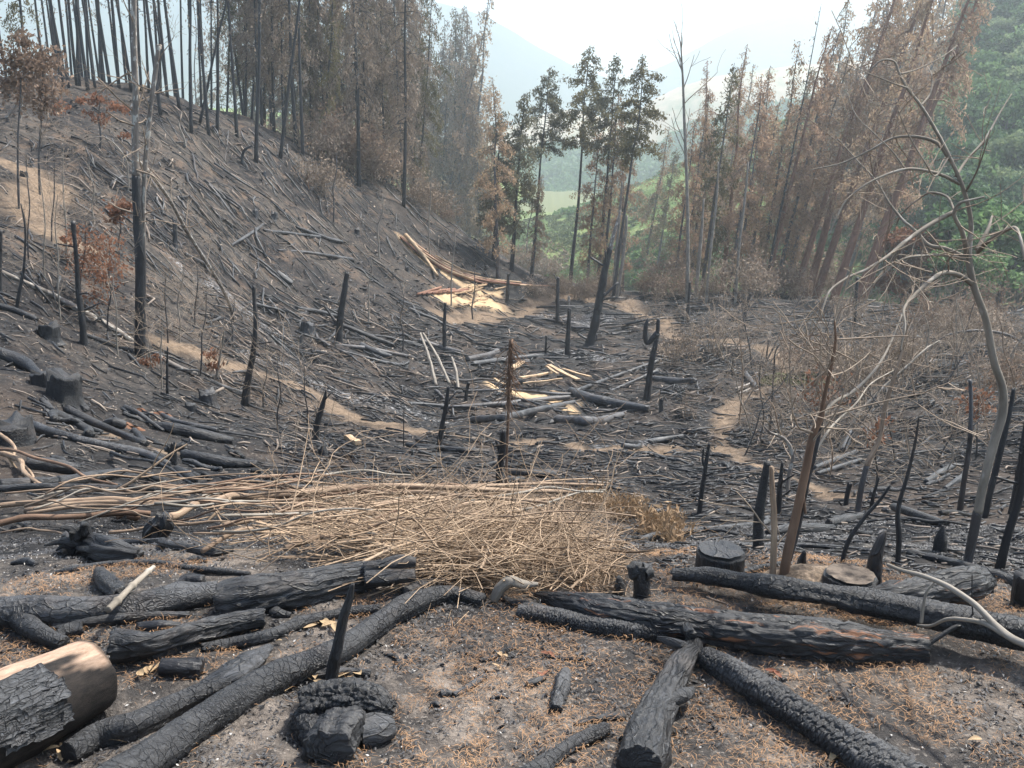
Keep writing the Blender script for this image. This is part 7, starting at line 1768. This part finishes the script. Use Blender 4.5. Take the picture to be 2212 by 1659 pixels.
limb(o, b_, [(1748, 1000), (1735, 1060), (1740, 1110)], 5, 3, W_BROWN, 0, 'hanging_bark')
near_tree('slim_trunk', (1668, 1277), [(1671, 1189), (1672, 1106), (1668, 1050), (1666, 1008)], [8, 6.5, 6, 5.5, 4], W_TAN, 'slim tan trunk with a broken top left of the thick brown trunk', twigs=3, tw_len=(.1, .3), n=60)
near_tree('leaning_sapling', (1852, 1105), [(1862, 1050), (1875, 1000), (1898, 953), (1912, 880), (1935, 806), (1948, 766), (1962, 700)], [6.5, 6, 5.5, 5, 4.5, 4, 3, 1.5], CH_FARB, 'leaning sapling, dark foot and tan upper stem, behind the brown trunks', split=.3, mat2=W_TAN, twigs=16, tw_len=(.15, .5), depth=.3)
near_tree('bent_sapling', (1705, 1070), [(1705, 1020), (1713, 990), (1706, 963), (1692, 946), (1662, 933), (1650, 920)], [4.5, 4.5, 4.2, 4, 3.5, 3, 1.5], W_LICHEN, 'crooked white-barked sapling bent to the left, beside the thick brown trunk', 'sapling', twigs=8, tw_len=(.1, .5))
near_tree('leaning_sapling', (1663, 935), [(1668, 860), (1672, 800), (1680, 750), (1684, 745)], [2.5, 2, 2, 1.5, .8], CH_FARB, 'thin dark sapling above the crooked white-barked one', 'sapling', twigs=5, tw_len=(.1, .4))
near_tree('leaning_sapling', (1800, 980), [(1850, 900), (1905, 840), (1960, 790), (2005, 750), (2030, 735)], [3, 3, 3, 2.6, 2, 1], W_BARK, 'long pale slanting branch in the right-hand tangle', 'branch', twigs=16, tw_len=(.2, .9), tw_lo=.15, depth=1)
near_tree('leaning_sapling', (2240, 760), [(2185, 727), (2142, 716), (2092, 715), (2042, 726), (2000, 760)], [3, 3, 3, 2.6, 2, 1], CH_FARB, 'arched dark branch coming in from the right edge', 'branch', twigs=10, tw_len=(.2, .8), tw_lo=.15)
for k in range(44):
    x = rs.uniform(1590, 2200); y = rs.uniform(790, 1040); l = rs.uniform(100, 230); dx = rs.uniform(-90, 130)
    ln = [(x + dx * t + rs.normal(0, 6), y - l * t ** .9) for t in (.25, .5, .75, 1)]
    near_tree('bare_sapling', (x, y), ln, [1.9, 1.7, 1.4, 1.0, .5], [W_BARK, W_BARK, W_TAN, CH_FARB][k % 4], ('bare crooked sapling in the right-hand tangle, ' + seg(x, [(1800, 'at the brown trunks'), (1850, 'just right of the brown trunks'), (1950, 'by the dark-footed leaning sapling'), (2050, 'left of the dead tree'), (2120, 'at the dead tree'), (3000, 'right of the dead tree')])) if x > 1750 else 'bare crooked sapling left of the brown trunks',
              'sapling', rs.randint(9, 18), (.02 * at(x, y)[1], .065 * at(x, y)[1]), 'bare saplings in the right-hand tangle' if x > 1750 else 'bare saplings left of the brown trunks', tw_lo=.12, n=30, seg=6, lev=2)
for (x, y, rad, n_, nm) in [(1775, 850, 36, 170, 'rust-red leafy sapling behind the thick brown trunk'), (2110, 880, 30, 130, 'rust-red leafy sapling left of the dead tree'), (1890, 940, 20, 90, 'red-leaved low sapling in the right-hand debris')]:
    rusty(x, y + 110, y - 20, 4, [(x, y, rad, n_), (x + 14, y - 30, rad * .7, n_ // 3)], nm, 2.2, sz=0.05)
# the pale fork lying over the right-hand logs
b0 = at(2000, 1420)
o = empty('forked_branch', b0, 'smooth pale forked branch hanging over the logs at the right edge', 'branch'); bb3 = b0
limb(o, b0, [(1918, 1220), (1948, 1232), (2000, 1246), (2050, 1268), (2105, 1305), (2150, 1350), (2185, 1378), (2230, 1398)], 4, 8, W_GREY, 0, 'main_arm', dy=-.5)
limb(o, b0, [(1982, 1350), (2010, 1352), (2045, 1338), (2080, 1338), (2130, 1348), (2180, 1376), (2230, 1396)], 2.4, 6.5, W_GREY, 0, 'lower_arm', dy=-.5)
limb(o, b0, [(1990, 1345), (1994, 1310), (2004, 1275), (2020, 1256)], 4, 2.5, W_GREY, 0, 'upright_stub')
limb(o, b0, [(1935, 1488), (1960, 1445), (1990, 1405), (2030, 1375), (2070, 1352), (2110, 1348)], 5.5, 5, CH_BLACK, 0, 'burnt_arm')
limb(o, b0, [(1948, 1456), (1935, 1455), (1925, 1452)], 5, 3, CH_BLACK, 0, 'burnt_stub')
limb(o, b0, [(2103, 1345), (2100, 1300), (2100, 1240)], 2, 1.2, CH_BLACK, 0, 'thin_twig')
# ------------------------------------------------------------ haze
hz = bpy.data.materials.new('haze_air'); hz.use_nodes = True
ht = hz.node_tree; ht.nodes.remove(ht.nodes['Principled BSDF'])
pv = ht.nodes.new('ShaderNodeVolumePrincipled')
pv.inputs['Color'].default_value = (0.80, 0.91, 0.96, 1)
pv.inputs['Density'].default_value = HAZE
pv.inputs['Anisotropy'].default_value = 0.5
ht.links.new(pv.outputs[0], ht.nodes['Material Output'].inputs['Volume'])
bv = np.array([(x, y, z) for x in (-1700, 1700) for y in (-1050, 1800) for z in (-27.5, HTOP)], float)
bf = np.array([(0, 1, 3, 2), (4, 6, 7, 5), (0, 4, 5, 1), (2, 3, 7, 6), (0, 2, 6, 4), (1, 5, 7, 3)])
link('haze', mesh_from('haze', bv, bf, None, False), hz, kind='stuff')
